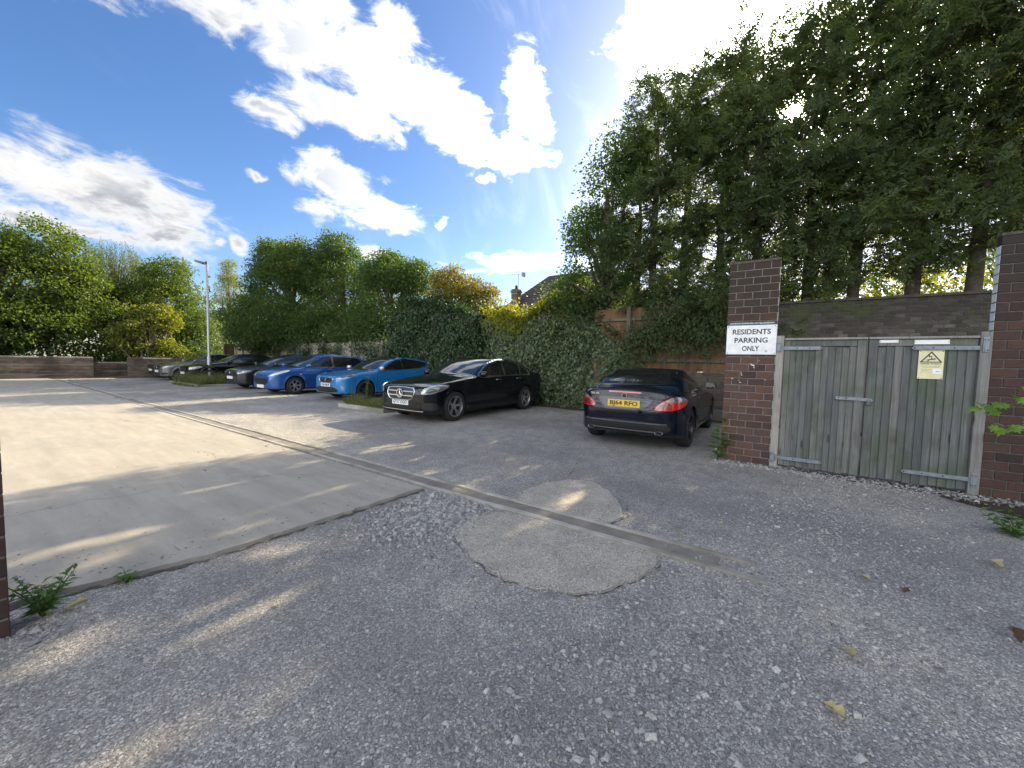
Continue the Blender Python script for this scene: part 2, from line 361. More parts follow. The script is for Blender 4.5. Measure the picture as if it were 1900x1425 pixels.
def ground_mat(name, kind):
    m, nt, b = new_mat(name)
    pos = N(nt, 'NewGeometry').outputs['Position']
    big = N(nt, 'TexNoise', {'Vector': pos, 'Scale': 0.55, 'Detail': 5.0, 'Roughness': 0.6}).outputs['Fac']
    mid = N(nt, 'TexNoise', {'Vector': pos, 'Scale': 4.5, 'Detail': 6.0, 'Roughness': 0.65}).outputs['Fac']
    fine = N(nt, 'TexNoise', {'Vector': pos, 'Scale': 160.0, 'Detail': 3.0, 'Roughness': 0.7}).outputs['Fac']
    if kind == 'tarmac':
        wrp = N(nt, 'TexNoise', {'Vector': pos, 'Scale': 45.0, 'Detail': 2.0}).outputs['Color']
        wp = N(nt, 'VectorMath', {0: wrp, 1: (0.016,) * 3, 2: pos}, operation='MULTIPLY_ADD').outputs[0]
        v1 = N(nt, 'TexVoronoi', {'Vector': wp, 'Scale': 88.0, 'Randomness': 1.0})
        e1 = N(nt, 'TexVoronoi', {'Vector': wp, 'Scale': 88.0, 'Randomness': 1.0}, feature='DISTANCE_TO_EDGE').outputs['Distance']
        v2 = N(nt, 'TexVoronoi', {'Vector': wp, 'Scale': 175.0, 'Randomness': 1.0})
        ch1 = N(nt, 'SeparateColor', {0: v1.outputs['Color']}).outputs[0]
        chs = N(nt, 'SeparateColor', {0: v1.outputs['Color']}).outputs[2]
        ch2 = N(nt, 'SeparateColor', {0: v2.outputs['Color']}).outputs[1]
        # where the binder has worn away the chips show; elsewhere fines fill the gaps
        worn = MATH(nt, 'ADD', SMOOTH(nt, mid, 0.38, 0.64), MATH(nt, 'MULTIPLY_ADD', big, 2.4, -1.25), clamp=True)
        chip = MATH(nt, 'MULTIPLY', SMOOTH(nt, e1, 0.02, 0.16), SMOOTH(nt, MATH(nt, 'ADD', chs, MATH(nt, 'MULTIPLY', worn, 0.55)), 0.52, 0.80))
        fines = RAMP(nt, MATH(nt, 'ADD', MATH(nt, 'MULTIPLY', ch2, 0.6), MATH(nt, 'MULTIPLY', fine, 0.4)), [(0.15, (0.105, 0.103, 0.10)), (0.5, (0.225, 0.22, 0.212)), (0.85, (0.40, 0.39, 0.375))])
        stone = RAMP(nt, ch1, [(0.0, (0.18, 0.18, 0.18)), (0.45, (0.33, 0.327, 0.32)), (0.8, (0.46, 0.45, 0.435)), (0.97, (0.53, 0.52, 0.50)), (1.0, (0.60, 0.585, 0.56))])
        col = MIX(nt, chip, fines, stone)
        patch = RAMP(nt, big, [(0.30, (0.80, 0.79, 0.79)), (0.5, (1.02, 1.01, 1.0)), (0.70, (1.28, 1.24, 1.17))])
        col = MIX(nt, 1.0, col, patch, 'MULTIPLY')
        col = MIX(nt, 1.0, col, (1.10, 1.10, 1.10), 'MULTIPLY')
        px = N(nt, 'SeparateXYZ', {0: N(nt, 'VectorMath', {0: N(nt, 'TexNoise', {'Vector': pos, 'Scale': 0.4, 'Detail': 2.0}).outputs['Color'], 1: (0.9,) * 3, 2: pos}, operation='MULTIPLY_ADD').outputs[0]}).outputs['X']
        trk = MATH(nt, 'MULTIPLY', N(nt, 'Math', {0: px, 1: 1.55}, operation='PINGPONG').outputs[0], 1.0)
        col = MIX(nt, MATH(nt, 'MULTIPLY', SMOOTH(nt, trk, 1.12, 1.45), MATH(nt, 'MULTIPLY', SMOOTH(nt, mid, 0.3, 0.6), 0.30)), col, (0.15, 0.147, 0.142))
        patch2 = RAMP(nt, mid, [(0.28, (0.80, 0.80, 0.81)), (0.5, (1.0, 1.0, 1.0)), (0.72, (1.15, 1.13, 1.09))])
        col = MIX(nt, 1.0, col, patch2, 'MULTIPLY')
        h = MATH(nt, 'ADD', MATH(nt, 'MULTIPLY', chip, 0.8), MATH(nt, 'ADD', MATH(nt, 'MULTIPLY', ch2, 0.35), MATH(nt, 'MULTIPLY', fine, 0.5)))
        setb(nt, b, col=col, rough=0.85, spec=0.25, normal=N(nt, 'Bump', {'Strength': 0.85, 'Distance': 0.009, 'Height': h}).outputs[0])
    elif kind == 'concrete':
        st = N(nt, 'Mapping', {'Vector': pos, 'Scale': (3.5, 0.5, 1.0), 'Rotation': (0, 0, R(20))}).outputs[0]
        streak = N(nt, 'TexNoise', {'Vector': st, 'Scale': 1.6, 'Detail': 7.0, 'Roughness': 0.62}).outputs['Fac']
        col = RAMP(nt, streak, [(0.28, (0.20, 0.183, 0.154)), (0.5, (0.275, 0.253, 0.215)), (0.72, (0.35, 0.323, 0.275))])
        col = MIX(nt, MATH(nt, 'MULTIPLY', SMOOTH(nt, mid, 0.48, 0.70), 0.45), col, (0.20, 0.187, 0.163))
        sp = N(nt, 'TexVoronoi', {'Vector': pos, 'Scale': 26.0})
        spk = MATH(nt, 'MULTIPLY', SMOOTH(nt, sp.outputs['Distance'], 0.16, 0.05), SMOOTH(nt, N(nt, 'SeparateColor', {0: sp.outputs['Color']}).outputs[0], 0.72, 0.8))
        col = MIX(nt, MATH(nt, 'MULTIPLY', spk, 0.7), col, (0.14, 0.13, 0.115))
        ck = N(nt, 'VectorMath', {0: N(nt, 'TexNoise', {'Vector': pos, 'Scale': 1.4, 'Detail': 4.0}).outputs['Color'], 1: (0.9,) * 3, 2: pos}, operation='MULTIPLY_ADD').outputs[0]
        crk = N(nt, 'TexVoronoi', {'Vector': ck, 'Scale': 0.33}, feature='DISTANCE_TO_EDGE').outputs['Distance']
        crack = MATH(nt, 'MULTIPLY', SMOOTH(nt, crk, 0.004, 0.0015), SMOOTH(nt, big, 0.45, 0.55))
        col = MIX(nt, MATH(nt, 'MULTIPLY', crack, 0.8), col, (0.12, 0.11, 0.10))
        tw = N(nt, 'VectorMath', {0: N(nt, 'TexNoise', {'Vector': pos, 'Scale': 0.35, 'Detail': 2.0}).outputs['Color'], 1: (2.2,) * 3, 2: pos}, operation='MULTIPLY_ADD').outputs[0]
        tyre = N(nt, 'TexWave', {'Vector': tw, 'Scale': 0.22, 'Distortion': 1.2, 'Detail': 3.0, 'Detail Scale': 1.5}, wave_type='BANDS', bands_direction='DIAGONAL').outputs['Fac']
        col = MIX(nt, MATH(nt, 'MULTIPLY', MATH(nt, 'MULTIPLY', SMOOTH(nt, tyre, 0.86, 0.98), SMOOTH(nt, mid, 0.35, 0.6)), 0.28), col, (0.17, 0.16, 0.145))
        oil = N(nt, 'TexNoise', {'Vector': pos, 'Scale': 0.9, 'Detail': 3.0, 'Roughness': 0.5}).outputs['Fac']
        col = MIX(nt, MATH(nt, 'MULTIPLY', SMOOTH(nt, oil, 0.64, 0.72), 0.35), col, (0.15, 0.14, 0.125))
        grit = N(nt, 'TexNoise', {'Vector': pos, 'Scale': 42.0, 'Detail': 4.0, 'Roughness': 0.75}).outputs['Fac']
        col = MIX(nt, MATH(nt, 'MULTIPLY', SMOOTH(nt, grit, 0.50, 0.68), 0.45), col, (0.20, 0.19, 0.17))
        fcol = MIX(nt, 0.30, col, RAMP(nt, fine, [(0.3, (0.25, 0.24, 0.22)), (0.7, (0.55, 0.53, 0.48))]))
        h = MATH(nt, 'ADD', fine, MATH(nt, 'MULTIPLY', mid, 2.0))
        setb(nt, b, col=fcol, rough=0.88, spec=0.2, normal=N(nt, 'Bump', {'Strength': 0.35, 'Distance': 0.006, 'Height': h}).outputs[0])
    elif kind == 'patch':
        v2 = N(nt, 'TexVoronoi', {'Vector': pos, 'Scale': 120.0})
        c2 = N(nt, 'SeparateColor', {0: v2.outputs['Color']}).outputs[0]
        col = RAMP(nt, mid, [(0.3, (0.27, 0.25, 0.215)), (0.7, (0.41, 0.38, 0.325))])
        col = MIX(nt, MATH(nt, 'MULTIPLY', SMOOTH(nt, c2, 0.75, 1.0), 0.8), col, (0.55, 0.53, 0.49))
        col = MIX(nt, MATH(nt, 'MULTIPLY', SMOOTH(nt, c2, 0.22, 0.0), 0.7), col, (0.11, 0.105, 0.10))
        setb(nt, b, col=col, rough=0.85, spec=0.25, normal=N(nt, 'Bump', {'Strength': 0.6, 'Distance': 0.006, 'Height': MATH(nt, 'ADD', fine, MATH(nt, 'MULTIPLY', v2.outputs['Distance'], -1.0))}).outputs[0])
    elif kind == 'channel':
        col = RAMP(nt, mid, [(0.3, (0.15, 0.135, 0.12)), (0.7, (0.26, 0.24, 0.215))])
        setb(nt, b, col=col, rough=0.9, spec=0.2, normal=N(nt, 'Bump', {'Strength': 0.6, 'Distance': 0.006, 'Height': fine}).outputs[0])
    elif kind == 'kerb':
        col = RAMP(nt, mid, [(0.3, (0.28, 0.265, 0.235)), (0.7, (0.46, 0.44, 0.40))])
        col = MIX(nt, SMOOTH(nt, big, 0.5, 0.62), col, (0.20, 0.20, 0.16))
        setb(nt, b, col=col, rough=0.9, spec=0.2, normal=N(nt, 'Bump', {'Strength': 0.6, 'Distance': 0.008, 'Height': MATH(nt, 'ADD', fine, mid)}).outputs[0])
    elif kind == 'soil':
        col = RAMP(nt, mid, [(0.25, (0.035, 0.028, 0.02)), (0.55, (0.075, 0.06, 0.045)), (0.8, (0.13, 0.11, 0.085))])
        setb(nt, b, col=col, rough=0.95, spec=0.15, normal=N(nt, 'Bump', {'Strength': 1.0, 'Distance': 0.02, 'Height': MATH(nt, 'ADD', mid, fine)}).outputs[0])
    return m

def brick_mat(name, cols, grime=(0.035, 0.032, 0.028), grime_amt=0.5, moss=0.0, top=None, rough=0.9):
    m, nt, b = new_mat(name)
    pos = N(nt, 'NewGeometry').outputs['Position']
    rnd = N(nt, 'ObjectInfo').outputs['Random']
    n = N(nt, 'TexNoise', {'Vector': pos, 'Scale': 40.0, 'Detail': 5.0, 'Roughness': 0.7}).outputs['Fac']
    s = N(nt, 'TexNoise', {'Vector': pos, 'Scale': 2.3, 'Detail': 6.0, 'Roughness': 0.65}).outputs['Fac']
    k = len(cols)
    col = RAMP(nt, rnd, [(i / (k - 1), c) for i, c in enumerate(cols)])
    col = MIX(nt, 1.0, col, RAMP(nt, n, [(0.25, (0.72, 0.72, 0.72)), (0.75, (1.22, 1.2, 1.2))]), 'MULTIPLY')
    g = MATH(nt, 'MULTIPLY', SMOOTH(nt, s, 0.45, 0.7), grime_amt)
    if top:
        z = N(nt, 'SeparateXYZ', {0: pos}).outputs['Z']
        st = SMOOTH(nt, MATH(nt, 'MULTIPLY_ADD', s, 1.4, z), top[0] + 0.5, top[1] + 0.9)
        g = MATH(nt, 'MAXIMUM', g, MATH(nt, 'MULTIPLY', st, 0.8))
    col = MIX(nt, g, col, grime)
    if moss:
        s2 = N(nt, 'TexNoise', {'Vector': pos, 'Scale': 1.7, 'Detail': 7.0, 'Roughness': 0.7}).outputs['Fac']
        col = MIX(nt, MATH(nt, 'MULTIPLY', SMOOTH(nt, s2, 0.48, 0.66), moss), col, (0.05, 0.065, 0.022))
    setb(nt, b, col=col, rough=rough, spec=0.2, normal=N(nt, 'Bump', {'Strength': 0.5, 'Distance': 0.006, 'Height': n}).outputs[0])
    return m

def wood_mat(name, cols, algae=0.0, knots=True, scale=1.0):
    m, nt, b = new_mat(name)
    oc = N(nt, 'TexCoord').outputs['Object']
    rnd = N(nt, 'ObjectInfo').outputs['Random']
    off = N(nt, 'VectorMath', {0: oc, 1: N(nt, 'CombineXYZ', {0: MATH(nt, 'MULTIPLY', rnd, 37.0), 2: MATH(nt, 'MULTIPLY', rnd, 91.0)}).outputs[0]}, operation='ADD').outputs[0]
    mp = N(nt, 'Mapping', {'Vector': off, 'Scale': (34.0 * scale, 34.0 * scale, 1.3 * scale)}).outputs[0]
    g = N(nt, 'TexNoise', {'Vector': mp, 'Scale': 1.6, 'Detail': 6.0, 'Roughness': 0.65, 'Distortion': 0.8}).outputs['Fac']
    w = N(nt, 'TexNoise', {'Vector': off, 'Scale': 2.6, 'Detail': 4.0, 'Roughness': 0.6}).outputs['Fac']
    col = RAMP(nt, g, [(0.25, cols[0]), (0.5, cols[1]), (0.75, cols[2])])
    tint = RAMP(nt, rnd, [(0.0, (0.72, 0.74, 0.76)), (0.5, (1.0, 1.0, 1.0)), (1.0, (1.22, 1.18, 1.12))])
    col = MIX(nt, 1.0, col, tint, 'MULTIPLY')
    if algae:
        pos = N(nt, 'NewGeometry').outputs['Position']
        a = N(nt, 'TexNoise', {'Vector': pos, 'Scale': 2.2, 'Detail': 6.0, 'Roughness': 0.65}).outputs['Fac']
        col = MIX(nt, MATH(nt, 'MULTIPLY', SMOOTH(nt, a, 0.42, 0.68), algae), col, (0.075, 0.105, 0.065))
    if knots:
        kv = N(nt, 'TexVoronoi', {'Vector': N(nt, 'Mapping', {'Vector': off, 'Scale': (13.0, 5.0, 2.6)}).outputs[0], 'Scale': 1.0})
        kk = MATH(nt, 'MULTIPLY', SMOOTH(nt, kv.outputs['Distance'], 0.22, 0.10), SMOOTH(nt, N(nt, 'SeparateColor', {0: kv.outputs['Color']}).outputs[0], 0.62, 0.7))
        col = MIX(nt, MATH(nt, 'MULTIPLY', kk, 0.75), col, (0.03, 0.025, 0.02))
    col = MIX(nt, MATH(nt, 'MULTIPLY', SMOOTH(nt, w, 0.5, 0.75), 0.45), col, [c * 0.5 for c in cols[0]])
    setb(nt, b, col=col, rough=0.85, spec=0.2, normal=N(nt, 'Bump', {'Strength': 0.5, 'Distance': 0.004, 'Height': g}).outputs[0])
    return m

def leaf_mat(name, cols, trans=0.4, tcol=None, rough=0.45, spec=0.35):
    m, nt, b = new_mat(name)
    a = N(nt, 'Attribute', None, attribute_name='rnd').outputs['Fac']
    k = len(cols)
    col = RAMP(nt, a, [(i / max(1, k - 1), c) for i, c in enumerate(cols)])
    setb(nt, b, col=col, rough=rough, spec=spec)
    tc = MIX(nt, 1.0, col, tcol or (1.9, 1.75, 0.55), 'MULTIPLY')
    t = N(nt, 'BsdfTranslucent', {'Color': tc})
    mx = N(nt, 'MixShader', {0: trans, 1: b.outputs[0], 2: t.outputs[0]})
    nt.links.new(mx.outputs[0], nt.nodes['Material Output'].inputs['Surface'])
    return m

def paint(name, col, metal=0.35, rough=0.32):
    m, nt, b = new_mat(name)
    oc = N(nt, 'TexCoord').outputs['Object']
    fl = N(nt, 'TexNoise', {'Vector': oc, 'Scale': 900.0, 'Detail': 1.0}).outputs['Fac']
    du = N(nt, 'TexNoise', {'Vector': oc, 'Scale': 3.0, 'Detail': 6.0, 'Roughness': 0.65}).outputs['Fac']
    c = MIX(nt, 1.0, col, RAMP(nt, fl, [(0.35, (0.85, 0.85, 0.85)), (0.65, (1.15, 1.15, 1.15))]), 'MULTIPLY')
    c = MIX(nt, MATH(nt, 'MULTIPLY', SMOOTH(nt, du, 0.5, 0.8), 0.025), c, (0.35, 0.32, 0.27))
    setb(nt, b, col=c, metal=metal, rough=rough, spec=0.5 if metal else 0.0, coat=1.0, coatr=SMOOTH(nt, du, 0.35, 0.8, 0.02, 0.10))
    return m

# ================================================================== SETTING
M_TARMAC = ground_mat('worn_tarmac', 'tarmac')
M_CONC = ground_mat('concrete', 'concrete')
M_PATCH = ground_mat('concrete_patch', 'patch')
M_CHAN = ground_mat('gutter_bed', 'channel')
M_KERB = ground_mat('kerb_concrete', 'kerb')
M_SOIL = ground_mat('soil', 'soil')
M_MORTAR = plain('mortar', (0.20, 0.185, 0.165), 0.95, noise=0.25, nscale=30, bump=0.3)
M_MORTAR_DARK = plain('dark_mortar', (0.10, 0.095, 0.085), 0.95, noise=0.3, nscale=30)
M_BRICK_RED = brick_mat('red_brick', [(0.062, 0.042, 0.039), (0.098, 0.058, 0.047), (0.120, 0.067, 0.051), (0.108, 0.070, 0.058), (0.082, 0.055, 0.050), (0.130, 0.078, 0.060)], top=(1.85, 2.15), grime_amt=0.4)
M_BRICK_BROWN = brick_mat('brown_brick', [(0.045, 0.032, 0.030), (0.070, 0.043, 0.038), (0.088, 0.052, 0.043), (0.060, 0.040, 0.036)], top=(1.9, 2.3), grime_amt=0.45)
M_BRICK_PALE = brick_mat('pale_brick', [(0.05, 0.043, 0.036), (0.085, 0.074, 0.063), (0.065, 0.054, 0.043), (0.17, 0.16, 0.148), (0.058, 0.049, 0.04)], moss=0.95, grime_amt=0.95, top=(1.9, 2.5))
M_BRICK_DARK = brick_mat('dark_brick', [(0.06, 0.05, 0.045), (0.09, 0.072, 0.062), (0.11, 0.085, 0.07)], moss=0.2)  # dark brown-grey bricks with a little moss
M_WHITE_PAINT = plain('old_white_paint', (0.62, 0.64, 0.64), 0.7, noise=0.2, nscale=18, bump=0.3)
M_GATE = wood_mat('weathered_gate_wood', [(0.075, 0.08, 0.08), (0.135, 0.142, 0.140), (0.215, 0.22, 0.21)], algae=0.62)
M_POST = wood_mat('weathered_post_wood', [(0.17, 0.165, 0.155), (0.27, 0.26, 0.245), (0.36, 0.345, 0.325)], algae=0.2)
M_FENCE = wood_mat('brown_fence_wood', [(0.085, 0.050, 0.027), (0.135, 0.080, 0.043), (0.19, 0.118, 0.066)], algae=0.2)
M_FENCE_RAIL = wood_mat('aged_rail_wood', [(0.075, 0.062, 0.048), (0.115, 0.097, 0.077), (0.16, 0.14, 0.115)], algae=0.3)
M_FENCE_GREY = wood_mat('silvered_fence_wood', [(0.20, 0.18, 0.15), (0.30, 0.275, 0.235), (0.40, 0.37, 0.32)], algae=0.25)
M_FENCE_DARK = wood_mat('dark_fence_wood', [(0.030, 0.020, 0.017), (0.05, 0.033, 0.027), (0.075, 0.05, 0.04)])
M_STEEL = plain('galvanised_steel', (0.21, 0.24, 0.27), 0.55, metal=0.5, noise=0.25, nscale=14, bump=0.1)
M_BOLT = plain('dark_bolt', (0.03, 0.03, 0.032), 0.5, metal=0.5)
M_BLACK = plain('matt_black', (0.012, 0.012, 0.013), 0.6)
M_INK = plain('black_ink', (0.022, 0.024, 0.028), 0.6)
M_WHITE = plain('white_sign_enamel', (0.76, 0.78, 0.79), 0.38, noise=0.13, nscale=9)
M_NAVY = plain('navy_sign_strip', (0.012, 0.035, 0.055), 0.4)
M_YELLOW = plain('warning_yellow', (0.66, 0.63, 0.38), 0.45, noise=0.12, nscale=9)
M_PAPER = plain('white_sticker', (0.75, 0.79, 0.84), 0.5)

def sheet(name, pts, z, mat, kind='structure', z0=None, skirt=None):
    """flat polygon at height z; with z0 it gets sides down to z0"""
    n = len(pts)
    V = [(x, y, z) for x, y in pts]; F = [tuple(range(n))]
    if z0 is not None:
        V += [(x, y, z0) for x, y in pts]
        F += [(i, i + n, (i + 1) % n + n, (i + 1) % n) for i in range(n)]
    o = put(name, mesh_np(name, V, F, mat), kind=kind)
    return o

def ragged(pts, amp, step, seed=0, closed=True):
    r = np.random.default_rng(seed); out = []
    n = len(pts)
    for i in range(n if closed else n - 1):
        a, b = np.array(pts[i]), np.array(pts[(i + 1) % n])
        L = np.linalg.norm(b - a); k = max(1, int(L / step))
        nrm = np.array([-(b - a)[1], (b - a)[0]]) / max(L, 1e-6)
        for j in range(k):
            out.append(tuple(a + (b - a) * j / k + nrm * r.normal(0, amp) * (1 if j else 0.3)))
    if not closed: out.append(tuple(pts[-1]))
    return out

# one ground sheet to the horizon
g = 900.0
put('ground', mesh_np('ground', [(-g, -g, 0), (g, -g, 0), (g, g, 0), (-g, g, 0)], [(0, 1, 2, 3)], M_TARMAC), kind='structure')
# concrete forecourt slab, a real step up from the tarmac
near = ragged([(-0.25, 3.32), (0.18, 3.29), (0.97, 3.07), (2.76, 2.985)], 0.007, 0.06, 3, closed=False)
sheet('concrete_slab', near + [(2.82, 30.2), (-14, 30.2), (-14, 3.9)], 0.03, M_CONC, z0=-0.02)
# drainage channel beside the slab: two concrete edges and a lower bed
def strip(name, x0, x1, y0, y1, z, mat, seed, z0=-0.02, amp=0.004):
    a = ragged([(x0, y0), (x0, y1)], amp, 0.25, seed, closed=False)
    b = ragged([(x1, y1), (x1, y0)], amp, 0.25, seed + 1, closed=False)
    return sheet(name, a + b, z, mat, z0=z0)
strip('gutter_edge', 2.845, 2.890, -0.02, 30.0, 0.018, M_KERB, 5)
strip('gutter_edge', 3.065, 3.105, 0.04, 30.0, 0.018, M_KERB, 8)
strip('gutter_bed', 2.895, 3.06, 0.25, 30.0, 0.004, M_CHAN, 11)
# worn round concrete apron on both sides of the channel
sheet('concrete_apron', ragged([(2.825, 1.95), (2.50, 2.10), (2.20, 2.03), (2.02, 1.72), (1.93, 1.42), (1.95, 1.12), (2.05, 0.92), (2.22, 0.76), (2.45, 0.66), (2.66, 0.60), (2.825, 0.62)], 0.009, 0.05, 21), 0.009, M_PATCH, z0=-0.02)
sheet('concrete_apron', ragged([(3.115, 2.02), (3.115, 1.12), (3.35, 1.05), (3.62, 1.17), (3.92, 1.38), (4.13, 1.66), (4.05, 1.92), (3.75, 2.08), (3.4, 2.12)], 0.009, 0.05, 22), 0.009, M_PATCH, z0=-0.02)
M_CRACK = plain('crack_dirt', (0.075, 0.068, 0.056), 0.95, noise=0.5, nscale=40)
# dark crack lines where the apron meets the tarmac
def crack(pts, w, seed, z=0.0052):
    p = ragged(pts, 0.012, 0.05, seed, closed=False); r = np.random.default_rng(seed + 50)
    L, Rr = [], []
    for i, q in enumerate(p):
        a, b = np.array(p[max(0, i - 1)]), np.array(p[min(len(p) - 1, i + 1)])
        d = b - a; d /= np.linalg.norm(d); nn = np.array([-d[1], d[0]]); ww = w * max(0.02, r.uniform(-0.3, 1.2))
        L.append(np.array(q) + nn * ww); Rr.append(np.array(q) - nn * ww)
    V = [(*a, z) for a in L] + [(*a, z) for a in Rr]; n = len(p)
    put('crack', mesh_np('crack', V, [(i, i + 1, i + 1 + n, i + n) for i in range(n - 1)], M_CRACK), kind='structure')
crack([(2.20, 2.07), (2.00, 1.74), (1.905, 1.42), (1.93, 1.10), (2.03, 0.89), (2.21, 0.735), (2.45, 0.63), (2.66, 0.57), (2.83, 0.585)], 0.006, 31)
crack([(3.12, 1.08), (3.35, 1.02), (3.60, 1.12)], 0.007, 32)
crack([(-0.2, 3.27), (0.18, 3.265), (0.97, 3.045), (2.76, 2.962)], 0.022, 33)
crack([(4.10, 1.95), (4.6, 2.1), (5.3, 2.3)], 0.006, 35)
# soil along the hedge and the walls
sheet('soil_strip', ragged([(10.15, 3.2), (10.3, 14.5), (10.25, 31), (13.0, 31), (13.0, -7), (10.5, -7), (10.35, 2.6)], 0.06, 0.3, 41), 0.006, M_SOIL)
sheet('soil_strip', ragged([(6.22, -0.02), (6.32, 0.64), (6.45, -1.9), (6.45, -4), (4.7, -4), (5.2, -2.2), (6.12, -1.5)], 0.05, 0.15, 42), 0.004, M_SOIL)
sheet('soil_strip', ragged([(-12, 30.0), (5.9, 30.0), (10.5, 30.2), (10.5, 31.6), (-12, 31.6)], 0.06, 0.3, 43), 0.036, M_SOIL)

# ------------------------------------------------------------------ raised kerb beds
def bed(x0, x1, y0, y1, label):
    t = thing('planting_bed', label, 'planting bed', (0, 0, 0))
    m = MB(); m.box(x0 + 0.125, x1, y0 + 0.10, y1 - 0.10, -0.05, 0.075); m.put('soil', M_SOIL, t)
    w = 0.12; n = max(1, round((y1 - y0) / 0.9)); L = (y1 - y0) / n
    for i in range(n):
        k = MB(); k.bbox(0, L - 0.008, 0, w, -0.06, 0.10 + random.uniform(-0.008, 0.008), 0.012)
        k.put('kerb_stone', M_KERB, t, loc=(x0, y0 + (i + 1) * L, 0), rot=(0, 0, R(-90)))
    for yy, s in ((y0, 0), (y1 - 0.10, 0)):
        nn = max(1, int((x1 - x0 - 0.13) / 0.9)); LL = (x1 - x0 - 0.13) / nn
        for i in range(nn):
            k = MB(); k.bbox(0.004, LL - 0.004, 0, 0.098, -0.06, 0.095 + random.uniform(-0.008, 0.008), 0.012)
            k.put('kerb_stone', M_KERB, t, loc=(x0 + 0.13 + i * LL, yy + 0.001, 0))
    return t
bed(6.12, 10.2, 8.05, 10.05, 'low concrete kerbed bed of long grass between the black saloon and the bright blue hatchback')
bed(5.95, 10.2, 20.2, 23.9, 'low concrete kerbed bed of tall seeding grass round the lamp post')

# ------------------------------------------------------------------ brickwork
_bm = {}
def brick_piece(l, h, d):
    key = (round(l, 3), round(h, 3), round(d, 3), random.randrange(3))
    if key not in _bm:
        j = lambda a: random.uniform(-a, a)
        m = MB(); m.bbox(0, l, j(0.0015), d, 0, h + j(0.001), 0.004)
        _bm[key] = m.mesh('brick', [])
    return _bm[key]

def brickwork(parent, x0, x1, z0, n_course, bl, ch, depth, mat, gap=0.011, half_first=False, y=0.0, core=True, mortar=None, zmin=-1):
    """courses of separate bricks in the thing's own frame: front at -y, x along the wall"""
    if core:
        m = MB(); m.box(x0 + 0.005, x1 - 0.005, y + 0.009, y + depth + 0.002, z0 - 0.06, z0 + n_course * ch - 0.006)
        m.put('mortar', mortar or M_MORTAR, parent)
    cnt = 0
    for c in range(n_course):
        z = z0 + c * ch
        if z < zmin: continue
        off = bl / 2 if (c + half_first) % 2 else 0.0
        x = x0 - off
        while x < x1 - 0.02:
            a, b = max(x, x0), min(x + bl - gap, x1)
            if b - a > 0.03:
                me = brick_piece(b - a, ch - gap, depth - 0.004)
                if not me.materials: me.materials.append(mat)
                o = put('brick', me, parent, loc=(a, y + random.uniform(-0.003, 0.003), z), rot=(0, 0, random.gauss(0, 0.006)))
                if o.material_slots[0].material is not mat:
                    o.material_slots[0].link = 'OBJECT'; o.material_slots[0].material = mat
                cnt += 1
            x += bl
    return cnt

FACE_X = R(-90)   # a wall seen along +X: its own x runs toward -Y
PX = 6.37
t = thing('brick_pier', 'tall red brick pier with a white parking sign on its face', 'brick pier', (PX, 0.60, 0), FACE_X)
brickwork(t, 0.0, 0.60, 0.0, 28, 0.2, 0.1007, 0.20, M_BRICK_RED)
m = MB(); m.box(-0.006, 0.606, -0.006, 0.206, 2.812, 2.842); m.put('coping', plain('coping_mortar', (0.085, 0.075, 0.065), 0.95, noise=0.4, nscale=25, bump=0.6), t)
m = MB(); m.box(0.5985, 0.6025, 0.012, 0.202, 0.05, 2.80); m.put('painted_edge', M_WHITE_PAINT, t, label='flaking white painted return edge')
for x, z, s in ((0.345, 1.385, 1.0), (0.325, 1.40, 0.7), (0.36, 1.352, 0.5), (0.21, 1.275, 0.5), (0.215, 1.245, 0.55), (0.105, 1.19, 0.45), (0.50, 1.19, 0.45), (0.20, 1.14, 0.6), (0.185, 1.17, 0.35), (0.415, 1.455, 0.3)):
    k = MB(); n = 9; ph = random.random() * 6
    k.prism([(x + s * random.uniform(0.6, 1.1) * 0.028 * math.cos(6.283 * i / n + ph), z + s * 0.011 * random.uniform(0.6, 1.2) * math.sin(6.283 * i / n + ph) - 0.35 * s * 0.02 * math.cos(6.283 * i / n + ph)) for i in range(n)], -0.0045, -0.001)
    k.put('paint_fleck', M_WHITE_PAINT, t)
t = thing('brick_pier', 'dark brown brick pier standing behind the maple branch, right of the wooden gates', 'brick pier', (PX, -1.93, 0), FACE_X)
brickwork(t, 0.0, 0.80, 0.0, 28, 0.2, 0.1007, 0.115, M_BRICK_BROWN, half_first=True, mortar=M_MORTAR_DARK)
m = MB(); m.box(-0.006, 0.806, -0.006, 0.121, 2.812, 2.842); m.put('coping', plain('coping_mortar_dark', (0.07, 0.062, 0.055), 0.95, noise=0.4, nscale=25, bump=0.6), t)
for c in range(27):
    k = MB(); k.box(-0.0035, -0.0005, 0.004 + random.uniform(0, 0.004), 0.113, 0.002, 0.092)
    k.put('painted_brick_end', M_WHITE_PAINT, t, loc=(0, 0, c * 0.1007), label='white painted brick end')

# wall at the back of the gated enclosure
WX = 11.02
t = thing('brick_wall', 'mossy pale brick wall rising behind the wooden gates', 'brick wall', (WX, 0.62, 0), FACE_X)
m = MB(); m.box(0.0, 5.4, 0.009, 0.21, -0.05, 2.83); m.put('mortar', M_MORTAR_DARK, t)
brickwork(t, 0.0, 4.3, 0.0, 36, 0.158, 0.0787, 0.10, M_BRICK_PALE, gap=0.009, core=False, zmin=1.98)
m = MB(); m.box(-0.02, 5.42, -0.03, 0.23, 2.835, 2.885); m.put('coping', plain('wall_coping', (0.05, 0.047, 0.04), 0.95, noise=0.4, nscale=12, bump=0.5), t)

